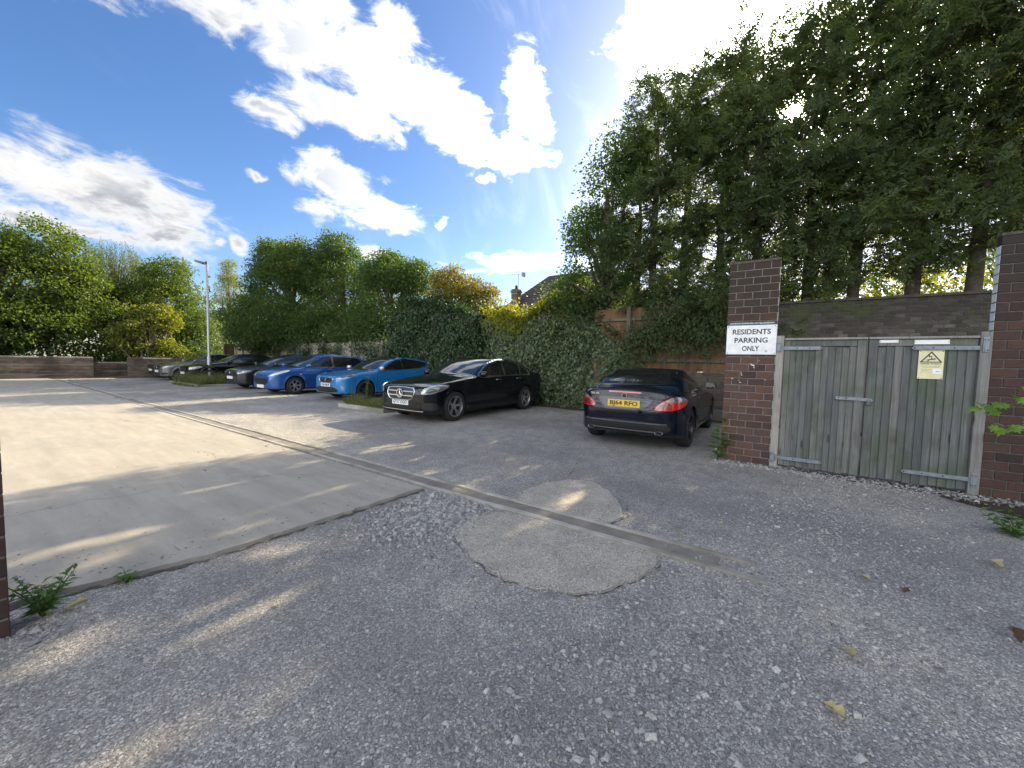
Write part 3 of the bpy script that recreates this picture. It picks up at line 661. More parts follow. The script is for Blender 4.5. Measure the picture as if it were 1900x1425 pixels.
# low dark wall with the fence on top, behind the roadster
t = thing('low_brick_wall', 'low dark brick wall under the brown fence in front of the roadster', 'low wall', (10.72, 4.4, 0), FACE_X)
brickwork(t, 0.0, 3.75, 0.0, 12, 0.2, 0.1, 0.18, M_BRICK_DARK, mortar=M_MORTAR_DARK, zmin=0.28)

def fence(label, y_start, y_end, x, z0, z1, bw, mat, post_every, rails, miss=(), group=None, rail_mat=None):
    t = thing('board_fence', label, 'fence', (x, y_start, 0), FACE_X, group)
    L = y_start - y_end; n = int(L / bw)
    kinds = []
    for k in range(3):
        q = MB(); q.prism([(0, 0.0), (bw + 0.012, 0.008), (bw + 0.012, 0.014), (0, 0.018)], z0, z1, 'z'); kinds.append(q.mesh('board', mat))
    for i in range(n):
        if i in miss: continue
        put('board', kinds[i % 3], t, loc=(i * bw, 0.045 + random.uniform(-0.003, 0.003), random.uniform(-0.012, 0.012)), rot=(0, R(random.uniform(-0.25, 0.25)), 0))
    for z in rails:
        q = MB(); q.box(0, L, -0.002, 0.042, z - 0.035, z + 0.035); q.put('rail', rail_mat or mat, t)
    p = post_every * 0.4
    while p < L:
        q = MB(); q.box(p - 0.05, p + 0.05, -0.06, 0.038, z0 - 0.005 - (0.4 if z0 > 1 else 0) * 0, z1 + 0.05); q.put('post', rail_mat or mat, t)
        p += post_every
    return t
fence('tall brown board fence with a grey rail above the low wall', 4.45, 0.66, 10.80, 1.198, 2.93, 0.155, M_FENCE, 2.55, (1.48, 2.62), rail_mat=M_FENCE_RAIL)
fence('silvered grey board fence half hidden by the trees behind the two blue hatchbacks', 29.8, 8.4, 10.95, 0.05, 2.12, 0.15, M_FENCE_GREY, 2.4, (0.45, 1.85), miss=(37, 71))
t = thing('fence_panel', 'dark stained fence panel standing at the far end of the grey fence', 'fence', (10.9, 31.75, 0), FACE_X)
for i in range(12):
    q = MB(); q.box(0, 0.143, 0, 0.02, 0.1, 2.17); q.put('board', M_FENCE_DARK, t, loc=(0.06 + i * 0.146, random.uniform(0, 0.006), 0))
for x in (0.0, 1.86):
    q = MB(); q.box(x - 0.05, x + 0.05, -0.03, 0.06, 0, 2.24); q.put('post', M_FENCE_GREY, t)
q = MB(); q.box(0.06, 1.80, -0.02, -0.002, 1.32, 1.40); q.put('rail', M_FENCE_DARK, t)

# brick texture on the distant court walls (bricks under 8 px there)
def far_brick_mat():
    m, nt, b = new_mat('far_court_brick')
    oc = N(nt, 'TexCoord').outputs['Object']
    mp = N(nt, 'Mapping', {'Vector': oc, 'Rotation': (R(90), 0, 0)}).outputs[0]
    br = N(nt, 'TexBrick', {'Vector': mp, 'Color1': (0.115, 0.085, 0.068, 1), 'Color2': (0.19, 0.15, 0.12, 1), 'Mortar': (0.075, 0.068, 0.06, 1), 'Scale': 5.0, 'Mortar Size': 0.02, 'Brick Width': 1.0, 'Row Height': 0.5})
    s = N(nt, 'TexNoise', {'Vector': oc, 'Scale': 1.1, 'Detail': 6.0, 'Roughness': 0.65}).outputs['Fac']
    st = N(nt, 'TexNoise', {'Vector': N(nt, 'Mapping', {'Vector': oc, 'Scale': (0.35, 1, 5.0)}).outputs[0], 'Scale': 1.5, 'Detail': 5.0}).outputs['Fac']
    col = MIX(nt, MATH(nt, 'MULTIPLY', SMOOTH(nt, s, 0.42, 0.65), 0.75), br.outputs[0], (0.055, 0.05, 0.042))
    col = MIX(nt, MATH(nt, 'MULTIPLY', SMOOTH(nt, st, 0.5, 0.62), 0.5), col, (0.28, 0.255, 0.22))
    setb(nt, b, col=col, rough=0.92, spec=0.15, normal=N(nt, 'Bump', {'Strength': 0.4, 'Distance': 0.006, 'Height': br.outputs['Fac']}).outputs[0])
    return m
M_FARBRICK = far_brick_mat()
def court_wall(label, x0, x1, y, h, d=0.22):
    t = thing('court_wall', label, 'brick wall', (x0, y, 0), 0)
    m = MB(); m.bbox(0, x1 - x0, 0, d, -0.05, h - 0.075, 0.004); m.put('wall', M_FARBRICK, t)
    n = max(1, int((x1 - x0) / 0.6)); L = (x1 - x0) / n
    for i in range(n):
        k = MB(); k.bbox(0.003, L - 0.003, -0.015, d + 0.015, -0.07, 0.0, 0.008); k.put('coping_stone', M_KERB if i % 3 else M_FARBRICK, t, loc=(i * L, 0, h + random.uniform(-0.004, 0.004)))
    k = MB(); k.bbox(0, x1 - x0, -0.022, -0.002, 0.48, 0.54, 0.004); k.put('string_course', M_FARBRICK, t)
    return t
court_wall('long low grey brick wall along the far end of the forecourt', -14.0, 4.44, 30.4, 1.13)
court_wall('low brown brick wall behind the leftmost parked cars', 5.80, 10.9, 30.4, 1.13)
court_wall('set back dark brick wall in the gap between the two far walls', 4.1, 6.1, 31.5, 0.85)

# near left: end of a low brick wall
t = thing('low_brick_wall', 'end of a low brick wall beside the weeds at the concrete edge', 'low wall', (-1.45, 2.94, 0), 0)
brickwork(t, 0.0, 1.575, 0.0, 11, 0.2, 0.1, 0.21, M_BRICK_BROWN, mortar=M_MORTAR)

# ------------------------------------------------------------------ wooden gates
gate = thing('wooden_gates', 'closed pair of weathered grey timber gates with galvanised strap hinges', 'gate', (PX, 0, 0), FACE_X)
def gbox(name, x0, x1, y0, y1, z0, z1, mat, par=gate, b=0.004, label=None):
    m = MB(); m.bbox(0, x1 - x0, 0, y1 - y0, 0, z1 - z0, min(b, (y1 - y0) * 0.4)); return m.put(name, mat, par, loc=(x0, y0, z0), label=label)
gbox('gate_post', 0.003, 0.088, -0.012, 0.09, -0.02, 1.79, M_POST)
gbox('gate_post', 1.842, 1.928, -0.012, 0.09, -0.02, 1.80, M_POST)
for a, b_, edges, stile in ((0.098, 0.922, np.linspace(0.163, 0.835, 11), (0.837, 0.922)), (0.942, 1.832, np.linspace(1.03, 1.832, 12), (0.942, 1.027))):
    lf = put('gate_leaf', None, gate)
    gbox('frame', a + 0.01, b_ - 0.01, 0.062, 0.10, 0.06, 1.70, M_GATE, lf)
    gbox('top_rail', a if a > 0.5 else a + 0.065, b_ if a > 0.5 else 0.835, 0.012, 0.06, 1.648, 1.728, M_GATE, lf)
    gbox('cap_strip', a - 0.005, b_ + 0.004, -0.012, 0.075, 1.731, 1.758, M_POST, lf)
    gbox('stile', stile[0], stile[1], 0.008, 0.06, 0.03, 1.728 if a > 0.5 else 1.728, M_GATE, lf)
    if a < 0.5: gbox('stile', 0.098, 0.161, 0.010, 0.06, 0.035, 1.728, M_GATE, lf)
    for i in range(len(edges) - 1):
        x0, x1 = edges[i], edges[i + 1]
        q = MB(); w = x1 - x0
        q.prism([(0.0015, -0.003), (w + 0.006, 0.013), (w + 0.006, 0.020), (0.0015, 0.022)], 0, 1.61, 'z')
        q.put('board', M_GATE, lf, loc=(x0, 0.022 + random.uniform(-0.002, 0.002), 0.032 + random.uniform(-0.012, 0.006)))
def strap(x0, x1, z, flip, lf=None):
    """flat hinge strap with a pointed tip and bolts, running from its hinge end"""
    n = put('hinge_strap', None, gate)
    tip, hin = (x1, x0) if not flip else (x0, x1)
    s = 1 if tip > hin else -1
    q = MB(); q.prism([(hin, z - 0.022), (tip - s * 0.025, z - 0.022), (tip, z), (tip - s * 0.025, z + 0.022), (hin, z + 0.022)][::s], -0.004, 0.006)
    q.put('strap', M_STEEL, n)
    L = tip - hin
    for f in (0.06, 0.12 if abs(L) > .5 else 0.1, 0.38, 0.68, 0.95):
        k = MB(); k.lathe([(0.0, -0.0085), (0.0065, -0.0075), (0.008, -0.0035)], 8, 'y', (hin + L * f, 0, z)); k.put('bolt', M_BOLT if f > 0.13 else M_STEEL, n)
    q = MB(); q.lathe([(0.0, -0.04), (0.011, -0.04), (0.011, 0.04), (0.0, 0.04)], 10, 'z', (hin - s * 0.002, -0.014, z)); q.put('hinge_pin', M_STEEL, n)
strap(0.070, 0.50, 1.625, False); strap(1.31, 1.862, 1.625, True); strap(0.070, 0.57, 0.135, False); strap(1.30, 1.862, 0.165, True)
for x, z, h in ((0.030, 1.64, 0.075), (1.882, 1.66, 0.085), (0.030, 0.135, 0.075), (1.882, 0.165, 0.08)):
    pl = put('hinge_plate', None, gate)
    gbox('plate', x - 0.024, x + 0.024, -0.019, -0.0125, z - h, z + h, M_STEEL, pl)
    for dx, dz in ((-0.012, 0.6), (0.012, 0.6), (-0.012, -0.75), (0.012, -0.75)):
        k = MB(); k.lathe([(0.0, -0.0235), (0.005, -0.0225), (0.006, -0.0195)], 8, 'y', (x + dx, 0, z + dz * h)); k.put('screw', M_BOLT, pl)
hs = put('hasp', None, gate)
q = MB(); q.prism([(0.665, 0.975), (0.93, 0.972), (1.0, 0.965), (1.012, 0.985), (1.0, 1.005), (0.93, 1.010), (0.665, 1.014), (0.652, 0.995)], -0.006, 0.004); q.put('strap', M_STEEL, hs)
for x in (0.69, 0.76): 
    k = MB(); k.lathe([(0.0, -0.0105), (0.006, -0.0095), (0.007, -0.006)], 8, 'y', (x, 0, 0.995)); k.put('bolt', M_BOLT, hs)
pk = put('padlock', None, gate)
q = MB(); q.bbox(0.945, 0.995, -0.034, -0.010, 0.925, 0.968, 0.006); q.put('lock_body', plain('padlock_grey', (0.12, 0.125, 0.13), 0.4, metal=0.7), pk)
q = MB(); q.tube([(0.954, -0.022, 0.966), (0.954, -0.022, 0.985), (0.962, -0.022, 0.996), (0.978, -0.022, 0.996), (0.986, -0.022, 0.985), (0.986, -0.022, 0.966)], 0.004, 6); q.put('shackle', M_STEEL, pk, smooth=True)

# ------------------------------------------------------------------ signs
s = thing('parking_sign', 'white residents parking only sign with a navy strip on the brick pier', 'sign', (PX - 0.006, 0.297, 1.742), FACE_X)
q = MB(); q.bbox(-0.298, 0.298, -0.006, 0.001, -0.205, 0.203, 0.002); q.put('sign_plate', M_WHITE, s)
q = MB(); q.box(-0.302, 0.302, -0.004, 0.002, -0.211, 0.207); q.put('backing_plate', M_NAVY, s)
q = MB(); q.bbox(-0.288, 0.288, -0.005, 0.001, 0.209, 0.248, 0.0015); q.put('header_strip', M_NAVY, s)
put('header_lettering', text_mesh('header_lettering', 'LONDON BOROUGH OF HILLINGDON', 0.026, M_WHITE, 0.0012, 0.0004, width=0.52), s, loc=(0.0, -0.0055, 0.2285))
for tx, w, z in (('RESIDENTS', 0.455, 0.108), ('PARKING', 0.395, -0.01), ('ONLY', 0.205, -0.125)):
    put('lettering', text_mesh('lettering', tx, 0.098, M_INK, 0.0012, 0.0022, width=w), s, loc=(0.0, -0.0067, z))
for x, z in ((-0.28, 0.185), (0.28, 0.185), (-0.28, -0.188), (0.28, -0.188)):
    k = MB(); k.lathe([(0.0, -0.010), (0.0055, -0.009), (0.007, -0.006)], 8, 'y', (x, 0, z)); k.put('screw', M_BOLT, s)
k = MB(); k.lathe([(0.0, -0.0068), (0.017, -0.0066), (0.018, -0.006)], 14, 'y', (0.185, 0, -0.158)); k.put('round_sticker', plain('grey_sticker', (0.42, 0.47, 0.52), 0.6), s)

s = thing('warning_sign', 'yellow danger of death sign with a black triangle on the right gate leaf', 'sign', (PX + 0.019, -1.482, 1.436), FACE_X)
q = MB(); q.bbox(-0.103, 0.103, -0.004, 0.001, -0.168, 0.162, 0.001); q.put('sign_plate', M_YELLOW, s)
tri = MB()
A, B_, Cc = np.array([0, 0.150]), np.array([-0.093, 0.022]), np.array([0.093, 0.022])
cen = (A + B_ + Cc) / 3; inn = [cen + (p - cen) * 0.76 for p in (A, B_, Cc)]
out = [A, B_, Cc]
V = [(p[0], -0.0052, p[1]) for p in out] + [(p[0], -0.0052, p[1]) for p in inn] + [(p[0], -0.004, p[1]) for p in out] + [(p[0], -0.004, p[1]) for p in inn]
tri.add(V, [(i, (i + 1) % 3, (i + 1) % 3 + 3, i + 3) for i in range(3)] + [(i, i + 6, (i + 1) % 3 + 6, (i + 1) % 3) for i in range(3)])
tri.put('warning_triangle', M_INK, s)
fg = MB()
fg.prism([(-0.022, 0.107), (-0.012, 0.104), (-0.010, 0.090), (0.004, 0.099), (0.008, 0.070), (0.012, 0.071), (0.003, 0.058), (-0.002, 0.074), (0.002, 0.073), (-0.001, 0.088), (-0.014, 0.079), (-0.020, 0.086)], -0.0052, -0.004)
fg.prism([(-0.042, 0.050), (-0.018, 0.060), (0.006, 0.062), (0.024, 0.070), (0.028, 0.064), (0.026, 0.050), (0.021, 0.048), (0.020, 0.058), (0.004, 0.051), (-0.014, 0.050), (-0.024, 0.034), (-0.031, 0.036), (-0.024, 0.049), (-0.040, 0.044)], -0.0056, -0.0044)
k = MB(); fg.lathe([(0.0, -0.0058), (0.006, -0.0056), (0.006, -0.004)], 10, 'y', (0.033, 0, 0.064))
fg.put('warning_pictogram', M_INK, s)
put('lettering', text_mesh('lettering', 'DANGER OF DEATH', 0.018, M_INK, 0.001, 0.0006, width=0.165), s, loc=(0, -0.0048, 0.006))
q = MB()
for z, w, x in ((-0.02, 0.155, 0.0), (-0.033, 0.14, 0.0), (-0.056, 0.085, -0.035), (-0.072, 0.06, -0.04), (-0.09, 0.09, -0.035)): q.box(x - w / 2, x + w / 2, -0.0046, -0.004, z - 0.0022, z + 0.0022)
q.put('fine_print', plain('faded_print', (0.30, 0.27, 0.15), 0.6), s)
q = MB(); q.box(0.018, 0.086, -0.0058, -0.004, -0.108, -0.050); q.put('white_sticker', M_PAPER, s)
q = MB(); q.box(0.045, 0.076, -0.0064, -0.0058, -0.085, -0.077); q.put('sticker_print', plain('sticker_blue', (0.22, 0.30, 0.45), 0.6), s)
for x, z in ((-0.09, 0.15), (0.09, 0.15), (-0.09, -0.157), (0.09, -0.157)):
    k = MB(); k.lathe([(0.0, -0.007), (0.004, -0.006), (0.005, -0.004)], 8, 'y', (x, 0, z)); k.put('screw', M_BOLT, s)
for lab, x0, x1, z0, z1 in (('long blank white name plate on the top rail of the right gate', 1.335, 1.615, 1.668, 1.718), ('short off-white plate on the top rail next to the gate join', 1.035, 1.20, 1.688, 1.722)):
    s = thing('name_plate', lab, 'plate', (PX + 0.011, -(x0 + x1) / 2, (z0 + z1) / 2), FACE_X)
    w, h = (x1 - x0) / 2, (z1 - z0) / 2
    q = MB(); q.bbox(-w, w, -0.003, 0.001, -h, h, 0.001); q.put('plate', M_WHITE, s)
    for sx in (-1, 1):
        k = MB(); k.lathe([(0.0, -0.006), (0.0035, -0.005), (0.0045, -0.003)], 8, 'y', (sx * (w - 0.008), 0, 0)); k.put('screw', M_BOLT, s)

# ------------------------------------------------------------------ lamp post
t = thing('lamp_post', 'slim grey street lamp rising out of the tall grass bed', 'street lamp', (7.3, 23.1, 0))
M_LAMP = plain('lamp_grey', (0.40, 0.42, 0.43), 0.45, metal=0.5, noise=0.1, nscale=6)
q = MB(); q.lathe([(0.085, 0.0), (0.085, 1.25), (0.058, 1.32), (0.050, 5.75), (0.0, 5.76)], 14, 'z'); q.put('pole', M_LAMP, t, smooth=True)
q = MB(); q.tube([(0, 0, 5.72), (0, 0.18, 5.80), (0, 0.45, 5.88)], [0.03, 0.028, 0.026], 8); q.put('arm', M_LAMP, t, smooth=True)
q = MB(); q.prism([(0.30, 5.80), (1.30, 6.06), (1.31, 6.10), (1.24, 6.13), (0.32, 5.93), (0.26, 5.86)], -0.10, 0.10, 'x'); q.put('lantern', plain('lantern_grey', (0.16, 0.17, 0.18), 0.4, metal=0.4), t)
q = MB(); q.tube([(0, 0.10, 5.76), (0, 0.10, 5.93)], 0.035, 8); q.put('photocell', M_BLACK, t)
q = MB(); q.box(-0.02, 0.02, -0.0875, -0.08, 0.55, 1.05); q.put('access_door', M_STEEL, t)

# ------------------------------------------------------------------ house beyond the hedge
t = thing('house', 'brick house with a dark tiled hip roof beyond the hedge', 'house', (28.0, 20.8, 0), FACE_X)
q = MB(); q.box(0.4, 12.6, 0.4, 8.6, 0, 5.9); q.put('wall', M_FARBRICK, t)
M_ROOF = plain('roof_tile', (0.055, 0.045, 0.045), 0.8, noise=0.35, nscale=5)
q = MB(); V = [(0, 0, 5.85), (13, 0, 5.85), (13, 9, 5.85), (0, 9, 5.85), (2.7, 4.5, 9.55), (9.2, 4.5, 9.55)]
q.add(V, [(0, 1, 5, 4), (1, 2, 5), (2, 3, 4, 5), (3, 0, 4), (3, 2, 1, 0)]); rf = q.put('roof', M_ROOF, t)
q = MB(); rows = 18
for r_ in range(rows):
    f0, f1 = r_ / rows, (r_ + 1) / rows
    a, b_ = [np.array(V[0]) * (1 - f) + np.array(V[4]) * f for f in (f0, f1)], [np.array(V[1]) * (1 - f) + np.array(V[5]) * f for f in (f0, f1)]
    c_, d_ = [np.array(V[3]) * (1 - f) + np.array(V[4]) * f for f in (f0, f1)], None
    up = np.array([0, 0, 0.05])
    q.add([a[0] + up, b_[0] + up, b_[1] + up * 0.2, a[1] + up * 0.2], [(0, 1, 2, 3)]); q.add([c_[0] + up, a[0] + up, a[1] + up * 0.2, c_[1] + up * 0.2], [(0, 1, 2, 3)])
o = q.put('tile_courses', M_ROOF, rf); o['kind'] = 'stuff'
ch = put('chimney', None, t)
q = MB(); q.box(1.25, 1.85, 0.3, 1.0, 5.0, 7.75); q.box(1.19, 1.91, 0.24, 1.06, 7.45, 7.62); q.put('stack', M_FARBRICK, ch)
q = MB(); q.lathe([(0.0, 7.75), (0.13, 7.75), (0.11, 8.1), (0.0, 8.1)], 10, 'z', (1.55, 0.65, 0)); q.put('chimney_pot', M_BRICK_RED, ch)
ae = put('aerial', None, t)
q = MB(); q.tube([(1.75, 0.65, 7.4), (1.75, 0.65, 9.1)], 0.025, 6); q.put('mast', M_STEEL, ae)
q = MB(); q.tube([(0.7, 0.65, 9.15), (2.35, 0.65, 8.98)], 0.018, 6)
for i in range(10): 
    x = 0.8 + i * 0.15; q.tube([(x, 0.4, 9.14 - (x - 0.7) * 0.1), (x, 0.9, 9.14 - (x - 0.7) * 0.1)], 0.012, 5)
q.box(2.2, 2.35, 0.45, 0.85, 8.8, 9.15); q.put('antenna', M_STEEL, ae)
for x0, y0, z0 in ((2.0, 0.37, 3.4), (8.0, 0.37, 3.4), (2.0, 0.37, 0.9), (8.0, 0.37, 0.9)):
    w = put('window', None, t)
    q = MB(); q.box(x0, x0 + 1.8, y0, y0 + 0.06, z0, z0 + 1.2); q.put('frame', M_WHITE, w)
    q = MB(); q.box(x0 + 0.08, x0 + 0.86, y0 - 0.01, y0 + 0.02, z0 + 0.08, z0 + 1.12); q.box(x0 + 0.94, x0 + 1.72, y0 - 0.01, y0 + 0.02, z0 + 0.08, z0 + 1.12); q.put('pane', plain('house_glass', (0.02, 0.025, 0.03), 0.05), w)

# ================================================================== CARS
M_GLASS = plain('tinted_glass', (0.010, 0.012, 0.014), 0.02, spec=0.9)
M_SCREEN = plain('windscreen_glass', (0.018, 0.022, 0.026), 0.02, spec=1.0)
M_RUBBER = plain('tyre_rubber', (0.016, 0.016, 0.017), 0.75, noise=0.3, nscale=30)
M_ALLOY = plain('alloy', (0.42, 0.42, 0.44), 0.35, metal=0.85, noise=0.15, nscale=20)
M_ALLOY_DARK = plain('dark_alloy', (0.06, 0.06, 0.065), 0.35, metal=0.7)
M_WELL = plain('wheel_well', (0.008, 0.008, 0.009), 0.9)
M_TRIM = plain('black_trim', (0.014, 0.014, 0.015), 0.35)
M_CHROME = plain('chrome', (0.72, 0.73, 0.75), 0.12, metal=1.0)
M_SEAM = plain('panel_seam', (0.004, 0.004, 0.004), 0.9)
M_LAMP_CLEAR = plain('lamp_lens', (0.30, 0.32, 0.34), 0.10, metal=0.6, spec=0.9, coat=1.0, noise=0.65, nscale=30)
M_LAMP_IN = plain('lamp_inner', (0.05, 0.052, 0.056), 0.15, metal=0.3, coat=1.0)
M_RED = plain('red_lens', (0.60, 0.010, 0.014), 0.12, spec=0.8, coat=1.0, noise=0.3, nscale=30)
M_RED_DARK = plain('dark_red_lens', (0.16, 0.006, 0.01), 0.12, spec=0.8, coat=1.0)
M_PLATE_W = plain('plate_white', (0.74, 0.76, 0.76), 0.4)
M_PLATE_Y = plain('plate_yellow', (0.72, 0.47, 0.04), 0.4)
M_AMBER = plain('amber_lens', (0.55, 0.18, 0.02), 0.2)

def spline(ctrl, closed=True, per=10):
    """centripetal Catmull-Rom through the control points; a point given twice stays a corner"""
    P = [np.array(p, float) for p in ctrl]; n = len(P); out = []
    for i in range(n if closed else n - 1):
        g = lambda k: P[k % n] if closed else P[min(max(k, 0), n - 1)]
        p0, p1, p2, p3 = g(i - 1), g(i), g(i + 1), g(i + 2)
        if np.allclose(p1, p2): continue
        if np.allclose(p0, p1): p0 = p1 - (p2 - p1)
        if np.allclose(p2, p3): p3 = p2 + (p2 - p1)
        t0 = 0.0; t1 = t0 + np.linalg.norm(p1 - p0) ** .5; t2 = t1 + np.linalg.norm(p2 - p1) ** .5; t3 = t2 + np.linalg.norm(p3 - p2) ** .5
        for t in np.linspace(t1, t2, per, endpoint=False):
            a1 = (t1 - t) / (t1 - t0) * p0 + (t - t0) / (t1 - t0) * p1
            a2 = (t2 - t) / (t2 - t1) * p1 + (t - t1) / (t2 - t1) * p2
            a3 = (t3 - t) / (t3 - t2) * p2 + (t - t2) / (t3 - t2) * p3
            b1 = (t2 - t) / (t2 - t0) * a1 + (t - t0) / (t2 - t0) * a2
            b2 = (t3 - t) / (t3 - t1) * a2 + (t - t1) / (t3 - t1) * a3
            out.append((t2 - t) / (t2 - t1) * b1 + (t - t1) / (t2 - t1) * b2)
    if not closed: out.append(P[-1])
    return np.array(out)

def sym(pts):
    return list(pts) + [(x, -y, z) for x, y, z in reversed(pts) if abs(y) > 1e-6]

class Prof:
    """signed distance to a closed outline, tabulated"""
    def __init__(s, ctrl, per=8, st=0.02, smooth=True):
        P = spline(ctrl, True, per) if smooth else np.array(ctrl, float)
        s.lo = P.min(0) - 0.6; hi = P.max(0) + 0.6; s.st = st
        nx, ny = ((hi - s.lo) / st).astype(int) + 2
        gx = s.lo[0] + np.arange(nx) * st; gy = s.lo[1] + np.arange(ny) * st
        X, Y = np.meshgrid(gx, gy, indexing='ij')
        D = np.full(X.shape, 1e9); ins = np.zeros(X.shape, bool)
        for a, b in zip(P, np.roll(P, -1, 0)):
            e = b - a; L = e @ e
            if L < 1e-12: continue
            t = np.clip(((X - a[0]) * e[0] + (Y - a[1]) * e[1]) / L, 0, 1)
            D = np.minimum(D, (X - a[0] - t * e[0]) ** 2 + (Y - a[1] - t * e[1]) ** 2)
            c = ((a[1] > Y) != (b[1] > Y))
            if abs(e[1]) > 1e-12: ins ^= c & (X < e[0] * (Y - a[1]) / e[1] + a[0])
        s.D = np.sqrt(D) * np.where(ins, -1, 1); s.n = (nx, ny)
    def __call__(s, x, y):
        u = np.clip((x - s.lo[0]) / s.st, 0, s.n[0] - 1.001); v = np.clip((y - s.lo[1]) / s.st, 0, s.n[1] - 1.001)
        i, j = u.astype(int), v.astype(int); u, v = u - i, v - j
        D = s.D
        return (D[i, j] * (1 - u) + D[i + 1, j] * u) * (1 - v) + (D[i, j + 1] * (1 - u) + D[i + 1, j + 1] * u) * v

def smax(a, b, k): return np.maximum(a, b) + np.maximum(k - np.abs(a - b), 0) ** 2 / (4 * k)
def smin(a, b, k): return -smax(-a, -b, k)

class CarShape:
    def __init__(s, c):
        s.c = c; s.L, s.W, s.H = c['L'], c['W'], c['H']
        s.low = Prof(c['low']); s.green = Prof(c['green'])
        s.plan = Prof([(x, y) for x, y in c['plan']] + [(c['plan'][-1][0], -0.6), (c['plan'][-1][0], -0.6), (c['plan'][0][0], -0.6), (c['plan'][0][0], -0.6)])
        s.sec = Prof(c['sec'] + [(-0.6, c['sec'][-1][1]), (-0.6, c['sec'][-1][1]), (-0.6, c['sec'][0][1]), (-0.6, c['sec'][0][1])])
        s.gsec = Prof(c['gsec'] + [(-0.6, c['gsec'][-1][1]), (-0.6, c['gsec'][-1][1]), (-0.6, c['gsec'][0][1]), (-0.6, c['gsec'][0][1])])
    def f(s, x, y, z):
        c = s.c; ay = np.abs(y); yn2 = (ay / (s.W / 2)) ** 2
        crown = c.get('crown', 0.05) * yn2 * np.clip((z - 0.55) / 0.25, 0, 1)
        a = smax(s.low(x, z + crown), s.plan(x, ay), c.get('k_plan', 0.10))
        a = smax(a, s.sec(ay, z), c.get('k_sec', 0.05))
        xm = c.get('gmid', 2.3)
        sweep = np.where(x < xm, -c.get('gsweep', 0.22), c.get('gsweep_r', 0.16)) * yn2
        tap = c.get('gtaper', 0.018) * np.maximum(0, np.abs(x - xm) - 0.5) ** 2
        g = smax(s.green(x + sweep, z + 0.035 * yn2), s.gsec(ay + tap, z), c.get('k_green', 0.07))
        r = smin(a, g, c.get('k_join', 0.035))
        # flank: a soft crease under the windows and a hollow above the sill
        mid = np.exp(-((x - s.L / 2) / 1.3) ** 4)
        r = r + mid * (0.010 * np.exp(-((z - 0.42) / 0.10) ** 2) - 0.006 * np.exp(-((z - c.get('crease', 0.74)) / 0.035) ** 2)) * (ay > 0.4)
        for xw in c['wheels']:
            d = np.sqrt((x - xw) ** 2 + (z - c['wr']) ** 2)
            r = r - 0.012 * np.exp(-((d - c['wr'] - 0.06) / 0.045) ** 2) * (ay > 0.5)
            r = smax(r, -np.maximum(d - (c['wr'] + c.get('gap', 0.045)), (s.W / 2 - 0.34) - ay), 0.012)
        return r
    def grad(s, P, e=0.004):
        x, y, z = P.T
        g = np.stack([s.f(x + e, y, z) - s.f(x - e, y, z), s.f(x, y + e, z) - s.f(x, y - e, z), s.f(x, y, z + e) - s.f(x, y, z - e)], 1)
        return g / (2 * e)
    def cast(s, P, d, far=3.0, n=150):
        """first hit from outside along d, for points P (rough positions); returns positions and a hit mask"""
        P = np.asarray(P, float); d = np.asarray(d, float); d = d / np.linalg.norm(d)
        ts = np.linspace(-far, far, n)
        Q = P[:, None, :] + ts[None, :, None] * d
        F = s.f(Q[..., 0], Q[..., 1], Q[..., 2])
        ok = (F < 0).any(1); k = np.argmax(F < 0, 1); k = np.maximum(k, 1)
        lo, hi = ts[k - 1], ts[k]
        for _ in range(14):
            m = (lo + hi) / 2; q = P + m[:, None] * d
            neg = s.f(*q.T) < 0
            hi = np.where(neg, m, hi); lo = np.where(neg, lo, m)
        q = P + hi[:, None] * d
        if not ok.all():      # rays that miss the rounded silhouette settle on the nearest surface instead
            b = P[~ok].copy()
            for _ in range(12):
                g = s.grad(b); fv = s.f(*b.T); b -= (fv / np.maximum((g * g).sum(1), 0.05))[:, None] * g * 0.8
            q[~ok] = b
        return q

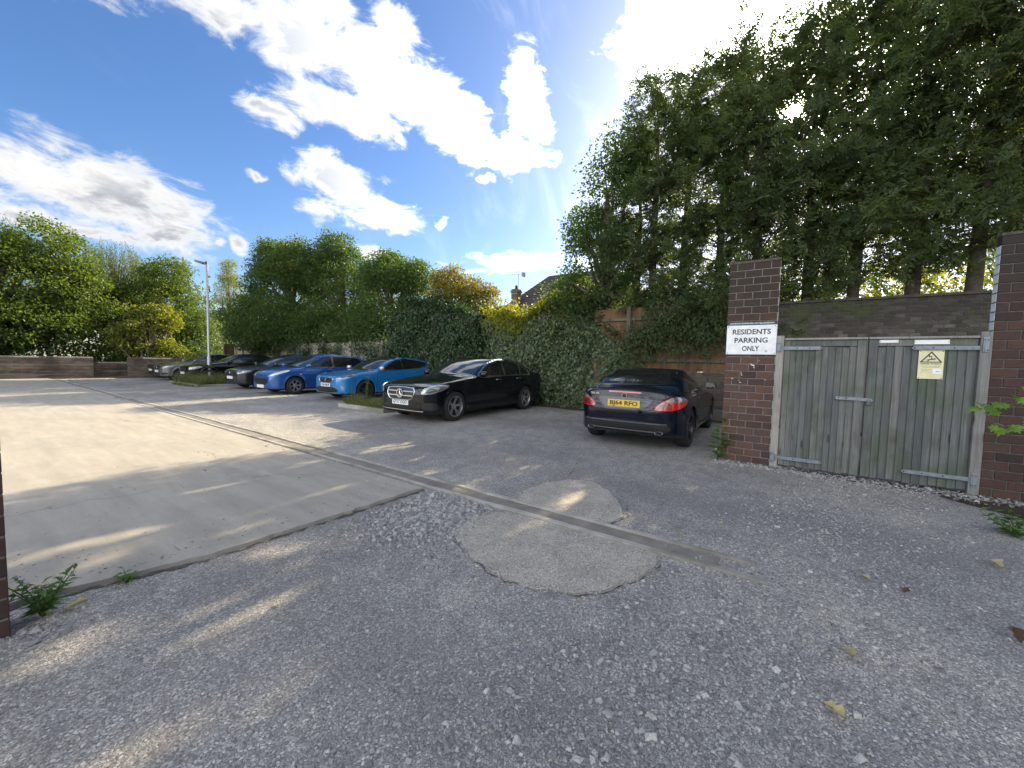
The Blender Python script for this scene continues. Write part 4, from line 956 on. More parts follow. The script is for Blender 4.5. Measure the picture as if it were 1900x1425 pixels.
def surface_nets(fn, lo, hi, h):
    n = ((np.array(hi) - lo) / h).astype(int) + 2
    ax = [lo[i] + np.arange(n[i]) * h for i in range(3)]
    F = np.empty(n, np.float32)
    Y, Z = np.meshgrid(ax[1], ax[2], indexing='ij')
    for i0 in range(0, n[0], 24):
        X = ax[0][i0:i0 + 24]
        F[i0:i0 + 24] = fn(np.broadcast_to(X[:, None, None], (len(X),) + Y.shape), np.broadcast_to(Y, (len(X),) + Y.shape), np.broadcast_to(Z, (len(X),) + Z.shape))
    S = F < 0
    c = tuple(k - 1 for k in n)
    cnt = np.zeros(c, np.int16); acc = np.zeros(c + (3,), np.float32)
    cor = [(a, b, d) for a in (0, 1) for b in (0, 1) for d in (0, 1)]
    for p in cor:
        for axis in range(3):
            if p[axis]: continue
            q = list(p); q[axis] = 1
            sl = lambda t: tuple(slice(t[i], t[i] + c[i]) for i in range(3))
            f0, f1 = F[sl(p)], F[sl(q)]
            m = (f0 < 0) != (f1 < 0)
            t = np.where(m, f0 / np.where(m, f0 - f1, 1), 0)
            cnt += m
            for k in range(3): acc[..., k] += np.where(m, p[k] + (t if k == axis else 0), 0)
    act = cnt > 0
    idx = np.full(c, -1, np.int64); idx[act] = np.arange(act.sum())
    V = np.argwhere(act) + acc[act] / cnt[act][:, None]
    V = V * h + np.array(lo)
    Q = []
    for axis in range(3):
        a, b = [(1, 2), (2, 0), (0, 1)][axis]
        sl0 = [slice(1, n[i] - 1) for i in range(3)]; sl1 = list(sl0)
        sl0[axis] = slice(0, n[axis] - 1); sl1[axis] = slice(1, n[axis])
        s0, s1 = S[tuple(sl0)], S[tuple(sl1)]
        m = s0 != s1
        I = np.argwhere(m)
        for k in range(3):
            if k != axis: I[:, k] += 1
        def cell(da, db):
            J = I.copy(); J[:, a] += da; J[:, b] += db
            return idx[J[:, 0], J[:, 1], J[:, 2]]
        quad = np.stack([cell(-1, -1), cell(0, -1), cell(0, 0), cell(-1, 0)], 1)
        inside0 = s0[m]
        quad[~inside0] = quad[~inside0][:, ::-1]
        Q.append(quad)
    Q = np.concatenate(Q)
    return V, Q[(Q >= 0).all(1)]

def resample(pts, step, closed=True):
    out = []
    n = len(pts)
    for i in range(n if closed else n - 1):
        a, b = np.array(pts[i], float), np.array(pts[(i + 1) % n], float)
        k = max(1, int(np.linalg.norm(b - a) / step))
        out += [a + (b - a) * j / k for j in range(k)]
    if not closed: out.append(np.array(pts[-1], float))
    return np.array(out)

def patch(shape, pts, d, off, mat, name, parent, step=0.035, round_=True, thick=0.014, mirror=False, label=None):
    """a thin shaped panel lying on the body: outline given by rough 3D points, pressed on along d"""
    res = []
    for sgn in ((1, -1) if mirror else (1,)):
        P = np.array(pts, float) * [1, sgn, 1]; dd = np.array(d, float) * [1, sgn, 1]; dd /= np.linalg.norm(dd)
        a = np.cross(dd, [0, 0, 1.0]); a = a / np.linalg.norm(a) if np.linalg.norm(a) > 1e-3 else np.array([1.0, 0, 0])
        b = np.cross(dd, a); o = P.mean(0)
        uv = np.stack([(P - o) @ a, (P - o) @ b], 1)
        if round_: uv = spline(uv, True, 5)
        uv = resample(uv, step)
        pr = Prof(uv, st=0.01, smooth=False) if False else None
        lo, hi = uv.min(0), uv.max(0)
        gx, gy = np.meshgrid(np.arange(lo[0] + step / 2, hi[0], step), np.arange(lo[1] + step / 2, hi[1], step))
        G = np.stack([gx.ravel(), gy.ravel()], 1)
        # keep grid points inside and away from the rim
        ins = np.zeros(len(G), bool); dm = np.full(len(G), 1e9)
        for p, q in zip(uv, np.roll(uv, -1, 0)):
            c = (p[1] > G[:, 1]) != (q[1] > G[:, 1])
            if abs(q[1] - p[1]) > 1e-12: ins ^= c & (G[:, 0] < (q[0] - p[0]) * (G[:, 1] - p[1]) / (q[1] - p[1]) + p[0])
            e = q - p; t = np.clip(((G - p) @ e) / max(e @ e, 1e-12), 0, 1); dm = np.minimum(dm, np.linalg.norm(G - p - t[:, None] * e, axis=1))
        G = G[ins & (dm > step * 0.45)]
        A = np.concatenate([uv, G]); n = len(uv)
        r = delaunay_2d_cdt([Vector(v) for v in A], [], [list(range(n))], 1, 1e-5)
        V2 = np.array([tuple(v) for v in r[0]]); T = [tuple(t) for t in r[2]]
        P3 = o + V2[:, :1] * a + V2[:, 1:] * b
        H = shape.cast(P3, dd)
        g = shape.grad(H); g /= np.maximum(np.linalg.norm(g, axis=1), 1e-6)[:, None]
        top = H + g * off
        nv = len(top)
        orig = {}
        rim = {}
        for t in T:
            for i in range(len(t)):
                e = (t[i], t[(i + 1) % len(t)])
                if (e[1], e[0]) in rim: del rim[(e[1], e[0])]
                else: rim[e] = 1
        # orient outward
        T2 = []
        for t in T:
            nn = np.cross(top[t[1]] - top[t[0]], top[t[2]] - top[t[0]])
            T2.append(t if nn @ (-dd) > 0 else t[::-1])
        flip = T2[0] != T[0]
        low = H - g * (thick - off)
        F = list(T2) + [((e[1], e[0], e[0] + nv, e[1] + nv) if not flip else (e[0], e[1], e[1] + nv, e[0] + nv)) for e in rim]
        V = np.concatenate([top, low])
        nr = np.concatenate([g, g])
        res.append(put(name, mesh_np(name, V, F, mat, True, nr), parent, label=label))
    return res

def seam(shape, MBo, pts, d, w=0.007, off=0.0012, mirror=True, step=0.03, closed=False):
    for sgn in ((1, -1) if mirror else (1,)):
        P = resample(np.array(pts, float) * [1, sgn, 1], step, closed)
        H = shape.cast(P, np.array(d, float) * [1, sgn, 1])
        g = shape.grad(H); g /= np.maximum(np.linalg.norm(g, axis=1), 1e-6)[:, None]
        t = np.gradient(H, axis=0); t /= np.maximum(np.linalg.norm(t, axis=1), 1e-6)[:, None]
        b = np.cross(g, t)
        Lh = H + g * off + b * w / 2; Rh = H + g * off - b * w / 2
        n = len(H)
        MBo.add(list(Lh) + list(Rh), [(i + n, i + n + 1, i + 1, i) for i in range(n - 1)])

def wheel(parent, x, y, side, r, w, rim_r, style, rimmat):
    wh = put('wheel', None, parent, loc=(x, y, r))
    s = side
    q = MB(); hw = w / 2
    q.lathe([(rim_r - 0.01, -hw + 0.01), (r - 0.03, -hw), (r - 0.008, -hw + 0.015), (r, -hw + 0.04), (r, hw - 0.04), (r - 0.008, hw - 0.015), (r - 0.03, hw), (rim_r + 0.012, hw - 0.006), (rim_r - 0.004, hw - 0.012)], 40)
    q.put('tyre', M_RUBBER, wh, smooth=True)
    R_ = MB()
    o = lambda a: a * s          # outboard offset
    prof = [(rim_r, o(hw - 0.012)), (rim_r + 0.004, o(hw - 0.006)), (rim_r - 0.010, o(hw - 0.004)), (rim_r - 0.018, o(hw - 0.03)), (rim_r - 0.03, o(-hw + 0.02))]
    R_.lathe(prof if s > 0 else prof[::-1], 40)
    n, twin, wid, dish = style
    for k in range(n):
        for tw in ((-1, 1) if twin else (0,)):
            a0 = 2 * math.pi * (k + 0.13) / n + tw * twin * 0.5; a1 = 2 * math.pi * (k + 0.13) / n + tw * twin
            p0 = (math.cos(a0) * 0.055, math.sin(a0) * 0.055); p1 = (math.cos(a1) * (rim_r - 0.012), math.sin(a1) * (rim_r - 0.012))
            dx, dz = p1[0] - p0[0], p1[1] - p0[1]; l = math.hypot(dx, dz); nx, nz = -dz / l, dx / l
            w0, w1 = wid * 0.75, wid * 1.15
            y0, y1, th = hw - dish, hw - 0.012, 0.022
            V = [(p0[0] + nx * w0, o(y0), p0[1] + nz * w0), (p0[0] - nx * w0, o(y0), p0[1] - nz * w0), (p1[0] - nx * w1, o(y1), p1[1] - nz * w1), (p1[0] + nx * w1, o(y1), p1[1] + nz * w1)]
            V += [(v[0], v[1] - s * th, v[2]) for v in V]
            F = [(0, 1, 2, 3), (7, 6, 5, 4), (0, 4, 5, 1), (1, 5, 6, 2), (2, 6, 7, 3), (3, 7, 4, 0)]
            if s > 0: F = [f[::-1] for f in F]
            R_.add(V, F)
    R_.lathe([(0.0, o(hw - dish + 0.006)), (0.03, o(hw - dish + 0.006)), (0.065, o(hw - dish - 0.004)), (0.075, o(hw - dish - 0.03))], 20)
    R_.put('rim', rimmat, wh)
    q = MB(); q.lathe([(0.0, o(hw - 0.085)), (rim_r - 0.02, o(hw - 0.085))], 24); q.put('brake_disc', M_WELL, wh)
    return wh

def number_plate(parent, shape, x, z, text, mat, d, tilt=0.0, off=0.012, y=0.0):
    H = shape.cast([[x, y - 0.2, z], [x, y, z], [x, y + 0.2, z]], d)
    xs = H[:, 0]; px = xs.min() - off if d[0] > 0 else xs.max() + off
    n = put('number_plate', None, parent, loc=(px, y, z), rot=(0, tilt, R(-90) if d[0] > 0 else R(90)))
    q = MB(); q.bbox(-0.26, 0.26, -0.004, 0.012, -0.0555, 0.0555, 0.002); q.put('plate', mat, n)
    if text:
        put('registration', text_mesh('registration', text, 0.098, M_INK, 0.001, 0.0028, 1.0, 0.45), n, loc=(0, -0.0046, 0))
    return n

def mirror_body(parent, x, y, z, mat, size=1.0, glassx=1):
    for sg in (1, -1):
        dm = put('door_mirror', None, parent, loc=(x, sg * y, z))
        V, F = [], []; nu, nv = 12, 8
        for i in range(nv + 1):
            ph = math.pi * i / nv
            for k in range(nu):
                th = 2 * math.pi * k / nu
                cx, cy, cz = math.cos(th) * math.sin(ph), math.sin(th) * math.sin(ph), math.cos(ph)
                ex = lambda v, e: math.copysign(abs(v) ** e, v)
                px = ex(cx, 0.8) * 0.075; px = min(px, 0.03) if glassx > 0 else px
                V.append((px * size, sg * (0.11 + ex(cy, 0.7) * 0.105) * size, (ex(cz, 0.75) * 0.068) * size))
        for i in range(nv):
            for k in range(nu):
                k2 = (k + 1) % nu
                f = (i * nu + k, (i + 1) * nu + k, (i + 1) * nu + k2, i * nu + k2)
                F.append(f if sg > 0 else f[::-1])
        put('mirror_shell', mesh_np('mirror_shell', V, F, mat, True), dm)
        q = MB(); q.box(-0.02, 0.03, -0.06 if sg > 0 else -0.02, 0.02 if sg > 0 else 0.06, -0.055, -0.01); q.put('mirror_foot', M_TRIM, dm)
        q = MB(); q.box(0.0305 * size, 0.033 * size, sg * 0.11 * size - 0.085 * size, sg * 0.11 * size + 0.085 * size, -0.045 * size, 0.045 * size); q.put('mirror_glass', M_GLASS, dm)

def build_car(name, label, c, pm, h=0.025, group='cars parked nose out along the hedge'):
    t = thing(name, label, 'car', group=group)
    S = CarShape(c); L, W = c['L'], c['W']
    V, Q = surface_nets(S.f, (-0.06, -W / 2 - 0.06, 0.10), (L + 0.06, W / 2 + 0.06, c['H'] + 0.06), h)
    for _ in range(2):
        g = S.grad(V, 0.006); fv = S.f(*V.T)
        V = V - np.clip(fv / np.maximum((g * g).sum(1), 0.1), -h, h)[:, None] * g
    g = S.grad(V, 0.006); nrm = g / np.maximum(np.linalg.norm(g, axis=1), 1e-6)[:, None]
    ce = V[Q].mean(1); cn = nrm[Q].mean(1)
    x, y, z = ce.T; ay = np.abs(y)
    part = np.zeros(len(Q), int)
    inwell = np.zeros(len(Q), bool)
    for xw in c['wheels']:
        d = np.sqrt((x - xw) ** 2 + (z - c['wr']) ** 2)
        inwell |= (d < c['wr'] + c.get('gap', 0.045) + 0.012) & (ay < W / 2 - 0.03)
    under = (z < c.get('sill', 0.24)) & (cn[:, 2] < -0.3)
    names = ['body', 'underbody', 'bonnet', 'door', 'front_bumper', 'boot_lid']
    bx0, bx1, bw = c['bonnet']
    part[(x > bx0) & (x < bx1) & (cn[:, 2] > 0.35) & (ay < bw) & (z > 0.55)] = 2
    for k, (d0, d1) in enumerate(c['doors']):
        part[(x > d0) & (x < d1) & (z > 0.30) & (z < c.get('belt', 0.98)) & (ay > W / 2 * 0.7) & (part == 0)] = 30 + 2 * k
    part[(part >= 30) & (y < 0)] += 1
    part[(x < c['wheels'][0] - c['wr'] - 0.05) & (z < c.get('bump_z', 0.60)) & (part == 0)] = 4
    if 'boot' in c:
        part[(x > c['boot'][0]) & (z > c['boot'][1]) & (ay < c['boot'][2]) & (part == 0) & (x > c['boot'][0])] = 5
    part[inwell | under] = 1
    for pid in np.unique(part):
        fs = Q[part == pid]; u, inv = np.unique(fs, return_inverse=True)
        nm = names[pid] if pid < 10 else 'door'
        put(nm, mesh_np(nm, V[u], inv.reshape(-1, 4), M_WELL if pid == 1 else pm, True, nrm[u]), t)
    for (xw, sg) in [(a, b) for a in c['wheels'] for b in (1, -1)]:
        wheel(t, xw, sg * (W / 2 - c.get('inset', 0.03) - 0.11), sg, c['wr'], 0.22, c['rim'], c['style'], c.get('rimmat', M_ALLOY))
    # glazing
    for nm, pts in c['side_glass']:
        patch(S, [(a, 0, b) for a, b in pts], (0, -1, 0), 0.004, M_GLASS, nm, t, mirror=True, round_=False)
    if 'glass_trim' in c:
        patch(S, [(a, 0, b) for a, b in c['glass_trim']], (0, -1, 0), 0.0015, c.get('trim_mat', M_TRIM), 'window_surround', t, mirror=True)
    patch(S, sym(c['screen']), c.get('ws_dir', (0.6, 0, -0.8)), 0.003, M_SCREEN, 'windscreen', t, step=0.05)
    if 'rear_glass' in c:
        patch(S, sym(c['rear_glass']), c.get('rg_dir', (-0.6, 0, -0.8)), 0.003, M_GLASS, 'rear_window', t, step=0.05)
    # seams
    sm = MB()
    for d0, d1 in c['doors']:
        seam(S, sm, [(d0, 0, c.get('belt', 0.98) - 0.01), (d0 + 0.02, 0, 0.75), (d0, 0, 0.32), (d1 - 0.05, 0, 0.31), (d1, 0, 0.45), (d1 + c.get('dlean', 0.03), 0, c.get('belt', 0.98) + 0.02)], (0, -1, 0))
    seam(S, sm, [(bx0 + 0.02, 0.0, 1), (bx0 + 0.05, bw * 0.7, 1), (bx0 + 0.25, bw, 1), (bx1 - 0.1, bw + 0.02, 1)], (0, 0, -1))
    sm.put('panel_gaps', M_SEAM, t)
    for xh, zh in c.get('handles', ()):
        for sg in (1, -1):
            H = S.cast([[xh, sg * 0.5, zh]], (0, -sg, 0))[0]
            q = MB(); q.bbox(-0.10, 0.10, -0.022, 0.004, -0.014, 0.014, 0.008)
            q.put('door_handle', c.get('handle_mat', pm), t, loc=(H[0], H[1], H[2]), rot=(0, 0, 0 if sg < 0 else R(180)))
    mx, my, mz = c['mirror']
    mirror_body(t, mx, my, mz, c.get('mirror_mat', pm))
    return t, S

def ring(q, r, w, y, x=0.0, z=0.0, seg=28, th=0.006):
    """flat ring facing -y"""
    V, F = [], []
    for k in range(seg):
        a = 2 * math.pi * k / seg
        for rr, yy in ((r - w, y), (r, y), (r, y + th), (r - w, y + th)): V.append((x + rr * math.cos(a), yy, z + rr * math.sin(a)))
    for k in range(seg):
        k2 = (k + 1) % seg
        for i in range(4):
            j = (i + 1) % 4
            F.append((k * 4 + i, k * 4 + j, k2 * 4 + j, k2 * 4 + i))
    q.add(V, F)

def star_badge(parent, x, z, r, front=True, y=0.0, ringw=0.16):
    n = put('star_badge', None, parent, loc=(x, y, z), rot=(0, 0, R(-90) if front else R(90)))
    q = MB(); ring(q, r, r * ringw, -0.012); 
    for k in range(3):
        a = math.pi / 2 + k * 2.0944
        tip = (math.cos(a) * r * 0.95, math.sin(a) * r * 0.95)
        s1 = (math.cos(a + 1.047) * r * 0.16, math.sin(a + 1.047) * r * 0.16); s2 = (math.cos(a - 1.047) * r * 0.16, math.sin(a - 1.047) * r * 0.16)
        q.add([(tip[0], -0.010, tip[1]), (s1[0], -0.010, s1[1]), (0, -0.020, 0), (s2[0], -0.010, s2[1]), (0, 0.0, 0)], [(0, 2, 1), (0, 3, 2), (0, 1, 4), (0, 4, 3)])
    q.put('star', M_CHROME, n)
    q = MB(); q.lathe([(0.0, -0.003), (r - r * ringw * 0.5, -0.002), (r - r * ringw * 0.5, 0.006)], 24); q.put('disc', M_TRIM, n)
    return n

def front_bar(shape, parent, name, y0, y1, z, hgt, mat, out=0.018, depth=0.02, n=14, zc=0.0):
    """a bar following the curve of the nose"""
    ys = np.linspace(y0, y1, n)
    H = shape.cast(np.stack([np.full(n, 0.2), ys, np.full(n, z)], 1), (1, 0, 0))
    V, F = [], []
    for i in range(n):
        xx = H[i, 0]
        zz = z - zc * (ys[i] / max(abs(y0), abs(y1))) ** 2
        for dx, dz in ((-out, -hgt * 0.25), (-out, hgt * 0.25), (-out + depth * 0.5, hgt * 0.5), (depth, hgt * 0.5), (depth, -hgt * 0.5), (-out + depth * 0.5, -hgt * 0.5)):
            V.append((xx + dx, ys[i], zz + dz))
    for i in range(n - 1):
        for k in range(6):
            k2 = (k + 1) % 6
            F.append((i * 6 + k, (i + 1) * 6 + k, (i + 1) * 6 + k2, i * 6 + k2))
    F += [tuple(range(6)), tuple(range((n - 1) * 6 + 5, (n - 1) * 6 - 1, -1))]
    return put(name, mesh_np(name, V, F, mat, False), parent)

def tube_on(shape, parent, name, pts, d, r, mat, off=0.004, closed=False, step=0.03):
    P = resample(np.array(pts, float), step, closed)
    if closed: P = np.concatenate([P, P[:1]])
    H = shape.cast(P, d); g = shape.grad(H); g /= np.maximum(np.linalg.norm(g, axis=1), 1e-6)[:, None]
    q = MB(); q.tube([tuple(v) for v in H + g * off], r, 6); return q.put(name, mat, parent, smooth=True)

def lamps(S, t, pts, d, inner=None, drl=None, mat=None):
    hl = patch(S, pts, d, 0.004, mat or M_LAMP_CLEAR, 'headlight', t, mirror=True, step=0.025)
    for sg, o in zip((1, -1), hl):
        if inner:
            for ip in inner:
                patch(S, [(a, sg * b, z) for a, b, z in ip], (d[0], sg * d[1], d[2]), 0.0065, M_LAMP_IN, 'lamp_bezel', o, step=0.025)
        if drl:
            tube_on(S, o, 'running_light', [(a, sg * b, z) for a, b, z in drl], (d[0], sg * d[1], d[2]), 0.007, M_WHITE, 0.009)
    return hl

# ------------------------------------------------------------------ the individual cars (x from the nose, metres)
def plan_of(L, W, nose=0.62, tail=0.68):
    h = W / 2
    return [(-0.005, 0.0), (0.0, 0.30), (0.05, nose), (0.22, h * 0.90), (0.60, h * 0.985), (1.2, h), (L * 0.5, h), (L - 1.1, h), (L - 0.55, h * 0.97), (L - 0.16, h * 0.87), (L - 0.03, tail), (L, 0.32), (L + 0.004, 0.0)]
def sec_of(W, sh=0.93, top=1.3):
    h = W / 2
    return [(0.0, 0.17), (h * 0.86, 0.17), (h * 0.965, 0.24), (h * 0.985, 0.42), (h, 0.60), (h * 0.99, 0.75), (h * 0.955, 0.88), (h * 0.90, sh + 0.02), (h * 0.80, sh + 0.14), (h * 0.72, top), (0.0, top)]
def gsec_of(W, belt, H, lean=0.25, r=0.0):
    h = W / 2 - 0.055 - r
    return [(0.0, 0.5), (h, 0.5), (h, 0.5), (h, belt - 0.02), (h, belt - 0.02), (h - (H - belt) * lean * 0.9, belt + (H - belt) * 0.62), (h - (H - belt) * (lean + 0.18), H - 0.02), (h - (H - belt) * (lean + 0.18) - 0.2, H + 0.2), (0.0, H + 0.2), (0.0, H + 0.2)]

# --- black executive saloon
W_ = 1.852
cfgE = dict(L=4.92, W=W_, H=1.468, wheels=(0.84, 3.78), wr=0.335, rim=0.232, style=(5, 0.14, 0.013, 0.055),
    low=[(0.14, 0.19), (0.05, 0.26), (0.015, 0.40), (0.0, 0.55), (0.02, 0.68), (0.07, 0.775), (0.22, 0.835), (0.60, 0.915), (1.05, 0.975), (1.50, 1.02), (2.2, 1.03), (3.6, 1.05), (4.3, 1.075), (4.75, 1.06), (4.86, 1.0), (4.90, 0.86), (4.92, 0.66), (4.90, 0.45), (4.84, 0.29), (4.6, 0.21), (3.0, 0.18), (1.2, 0.17)],
    green=[(1.20, 0.90), (1.46, 1.02), (1.80, 1.20), (2.10, 1.335), (2.40, 1.425), (2.72, 1.462), (3.05, 1.463), (3.40, 1.43), (3.78, 1.345), (4.10, 1.22), (4.38, 1.085), (4.52, 0.98), (4.3, 0.86), (2.8, 0.84), (1.5, 0.84)],
    plan=plan_of(4.92, W_), sec=sec_of(W_, 0.95), gsec=gsec_of(W_, 0.98, 1.468, 0.30), gmid=2.85, gtaper=0.030, crease=0.80,
    bonnet=(0.10, 1.42, 0.70), doors=((1.55, 2.72), (2.72, 3.62)), belt=0.985, dlean=0.10,
    side_glass=[('front_side_window', [(1.70, 1.005), (1.92, 1.15), (2.16, 1.275), (2.42, 1.362), (2.66, 1.393), (2.745, 1.395), (2.735, 1.008)]),
                ('rear_side_window', [(2.805, 1.008), (2.815, 1.396), (3.05, 1.390), (3.30, 1.352), (3.545, 1.280), (3.50, 1.015)]),
                ('quarter_window', [(3.555, 1.017), (3.60, 1.262), (3.78, 1.19), (3.95, 1.095), (4.02, 1.035), (3.98, 1.024)])],
    glass_trim=[(1.68, 0.985), (1.91, 1.155), (2.16, 1.29), (2.42, 1.382), (2.72, 1.417), (3.05, 1.412), (3.34, 1.372), (3.62, 1.285), (3.90, 1.16), (4.08, 1.05), (4.08, 1.005), (3.6, 0.990), (2.7, 0.982)], trim_mat=M_CHROME,
    screen=[(1.38, 0.0, 1.015), (1.44, 0.42, 1.005), (1.62, 0.70, 1.025), (1.90, 0.655, 1.19), (2.22, 0.60, 1.345), (2.38, 0.56, 1.405), (2.33, 0.30, 1.425), (2.31, 0.0, 1.43)],
    rear_glass=[(4.30, 0.0, 1.10), (4.25, 0.5, 1.10), (3.75, 0.52, 1.32), (3.70, 0.0, 1.36)],
    handles=((2.46, 0.90), (3.42, 0.915)), handle_mat=M_CHROME, mirror=(1.72, 0.86, 1.045))
carE, SE = build_car('parked_car', 'black four door saloon with a chrome three bar grille and white front plate', cfgE, paint('black_paint', (0.004, 0.005, 0.008), 0.0, 0.4), 0.025)
def gr(t, S, pts, frame=None, frame_mat=None, name='grille', off=0.004, mat=None):
    if frame: tube_on(S, t, 'grille_surround', [(0.05, y, z) for y, z in frame], (1, 0, 0), 0.014, frame_mat or M_CHROME, 0.004, True)
    return patch(S, [(0.05, y, z) for y, z in pts], (1, 0, 0), off, mat or M_TRIM, name, t, step=0.03)[0]
gE = [(-0.40, 0.745), (-0.40, 0.745), (0.0, 0.76), (0.40, 0.745), (0.40, 0.745), (0.435, 0.68), (0.40, 0.565), (0.33, 0.505), (0.0, 0.49), (-0.33, 0.505), (-0.40, 0.565), (-0.435, 0.68)]
grl = gr(carE, SE, gE, [(y, z) for y, z in spline(gE, True, 4)])
for z, w in ((0.675, 0.41), (0.582, 0.385)): front_bar(SE, grl, 'grille_bar', -w, w, z, 0.034, M_CHROME, 0.020, 0.02)
star_badge(carE, float(SE.cast([[0.1, 0, 0.63]], (1, 0, 0))[0, 0]) - 0.018, 0.628, 0.098, True)
lamps(SE, carE, [(0.12, 0.56, 0.615), (0.20, 0.70, 0.60), (0.38, 0.84, 0.665), (0.62, 0.885, 0.775), (0.66, 0.86, 0.80), (0.42, 0.74, 0.785), (0.22, 0.58, 0.715)], (0.70, -0.64, -0.32),
      inner=[[(0.18, 0.62, 0.635), (0.28, 0.74, 0.64), (0.36, 0.79, 0.69), (0.27, 0.68, 0.71)]], drl=[(0.20, 0.58, 0.69), (0.40, 0.75, 0.765), (0.60, 0.865, 0.785)])
gr(carE, SE, [(-0.52, 0.40), (0.52, 0.40), (0.60, 0.335), (0.50, 0.285), (-0.50, 0.285), (-0.60, 0.335)], name='lower_intake')
for sg in (1, -1): patch(SE, [(0.1, sg * 0.62, 0.42), (0.3, sg * 0.84, 0.43), (0.35, sg * 0.86, 0.33), (0.1, sg * 0.62, 0.30)], (0.8, -sg * 0.6, 0), 0.003, M_TRIM, 'side_intake', carE)
front_bar(SE, carE, 'bumper_trim', -0.66, 0.66, 0.262, 0.022, M_CHROME, 0.012, 0.02, 18)
tube_on(SE, carE, 'sill_trim', [(1.28, 0.9, 0.265), (3.35, 0.9, 0.275)], (0, -1, 0), 0.009, M_CHROME)
number_plate(carE, SE, 0.1, 0.435, 'GY17 DGO', M_PLATE_W, (1, 0, 0))
carE.location = (5.56, 6.76, 0)

# --- dark roadster, seen from behind
W_ = 1.81
cfgS = dict(L=4.134, W=W_, H=1.301, wheels=(0.80, 3.23), wr=0.322, rim=0.226, style=(5, 0.12, 0.013, 0.05), rimmat=M_ALLOY_DARK,
    low=[(0.12, 0.19), (0.03, 0.30), (0.0, 0.48), (0.03, 0.62), (0.10, 0.70), (0.5, 0.80), (1.1, 0.89), (1.5, 0.93), (2.2, 0.92), (2.9, 0.95), (3.4, 0.985), (3.80, 0.985), (3.98, 0.975), (4.045, 0.955), (4.06, 0.91), (4.075, 0.80), (4.11, 0.72), (4.134, 0.62), (4.125, 0.46), (4.09, 0.32), (3.98, 0.24), (2.8, 0.17), (1.0, 0.16)],
    green=[(1.30, 0.80), (1.52, 0.93), (1.85, 1.09), (2.12, 1.205), (2.40, 1.28), (2.68, 1.298), (2.92, 1.272), (3.18, 1.185), (3.42, 1.07), (3.58, 0.97), (3.55, 0.85), (2.5, 0.8), (1.6, 0.78)],
    crown=0.085, plan=[(-0.005, 0.0), (0.0, 0.28), (0.05, 0.56), (0.24, 0.80), (0.62, 0.89), (1.2, 0.90), (2.07, 0.90), (3.10, 0.905), (3.60, 0.865), (3.90, 0.765), (4.05, 0.62), (4.12, 0.36), (4.134, 0.0)], sec=sec_of(W_, 0.90), gsec=gsec_of(W_, 0.93, 1.30, 0.44, 0.04), gmid=2.45, gtaper=0.15, crease=0.72,
    bonnet=(0.10, 1.45, 0.66), doors=((1.50, 2.78),), belt=0.91, boot=(3.52, 0.70, 0.72),
    side_glass=[('side_window', [(1.80, 0.965), (1.98, 1.075), (2.20, 1.165), (2.45, 1.225), (2.72, 1.235), (2.96, 1.19), (3.02, 1.10), (2.95, 0.985)])],
    screen=[(1.48, 0.0, 0.925), (1.55, 0.4, 0.925), (1.70, 0.66, 0.93), (2.05, 0.60, 1.12), (2.26, 0.54, 1.215), (2.24, 0.3, 1.24), (2.22, 0.0, 1.245)],
    rear_glass=[(3.50, 0.0, 1.02), (3.46, 0.34, 1.02), (3.34, 0.54, 1.03), (3.14, 0.50, 1.12), (2.97, 0.42, 1.215), (3.00, 0.22, 1.235), (3.00, 0.0, 1.24)],
    handles=((2.55, 0.80),), mirror=(1.72, 0.84, 0.985))
carS, SS = build_car('parked_car', 'very dark navy roadster parked nose in, seen from behind with a yellow rear plate', cfgS, paint('midnight_paint', (0.004, 0.006, 0.014), 0.0, 0.4), 0.022, group='cars parked along the hedge and wall')
back = (-1, 0, 0)
X5 = 4.3
for sg in (1, -1):
    tl = patch(SS, [(4.05, sg * 0.455, 0.675), (4.05, sg * 0.60, 0.66), (3.95, sg * 0.80, 0.67), (3.72, sg * 0.885, 0.735), (3.62, sg * 0.89, 0.80), (3.78, sg * 0.86, 0.855), (3.95, sg * 0.72, 0.865), (4.03, sg * 0.60, 0.80)], (-0.80, -sg * 0.60, 0), 0.005, M_RED, 'tail_light', carS, step=0.025)[0]
    patch(SS, [(4.02, sg * 0.60, 0.800), (3.93, sg * 0.74, 0.79), (3.74, sg * 0.875, 0.795), (3.66, sg * 0.885, 0.815), (3.78, sg * 0.86, 0.85), (3.95, sg * 0.725, 0.86)], (-0.80, -sg * 0.60, 0), 0.008, M_LAMP_CLEAR, 'reversing_lens', tl, step=0.025)
    patch(SS, [(4.06, sg * 0.50, 0.69), (4.02, sg * 0.62, 0.68), (3.98, sg * 0.70, 0.685), (3.99, sg * 0.70, 0.76), (4.03, sg * 0.60, 0.765)], (-0.80, -sg * 0.60, 0), 0.008, M_RED_DARK, 'brake_lens', tl, step=0.025)
patch(SS, [(X5, y, z) for y, z in ((-0.44, 0.815), (-0.30, 0.825), (0.30, 0.825), (0.44, 0.815), (0.40, 0.75), (0.31, 0.675), (0.0, 0.655), (-0.31, 0.675), (-0.40, 0.75))], back, 0.003, paint('recess_paint', (0.008, 0.013, 0.024), 0.3, 0.35), 'plate_recess', carS)
patch(SS, [(X5, y, z) for y, z in ((-0.26, 0.925), (0.26, 0.925), (0.265, 0.905), (-0.265, 0.905))], back, 0.006, M_RED, 'high_brake_light', carS, round_=False, step=0.02)
number_plate(carS, SS, 4.1, 0.735, 'BJ64 RFO', M_PLATE_Y, back, off=0.016)
hx = float(SS.cast([[4.1, 0, 0.858]], back)[0, 0])
star_badge(carS, hx + 0.004, 0.858, 0.043, False, ringw=0.14)
hx = float(SS.cast([[4.1, -0.46, 0.872]], back)[0, 0])
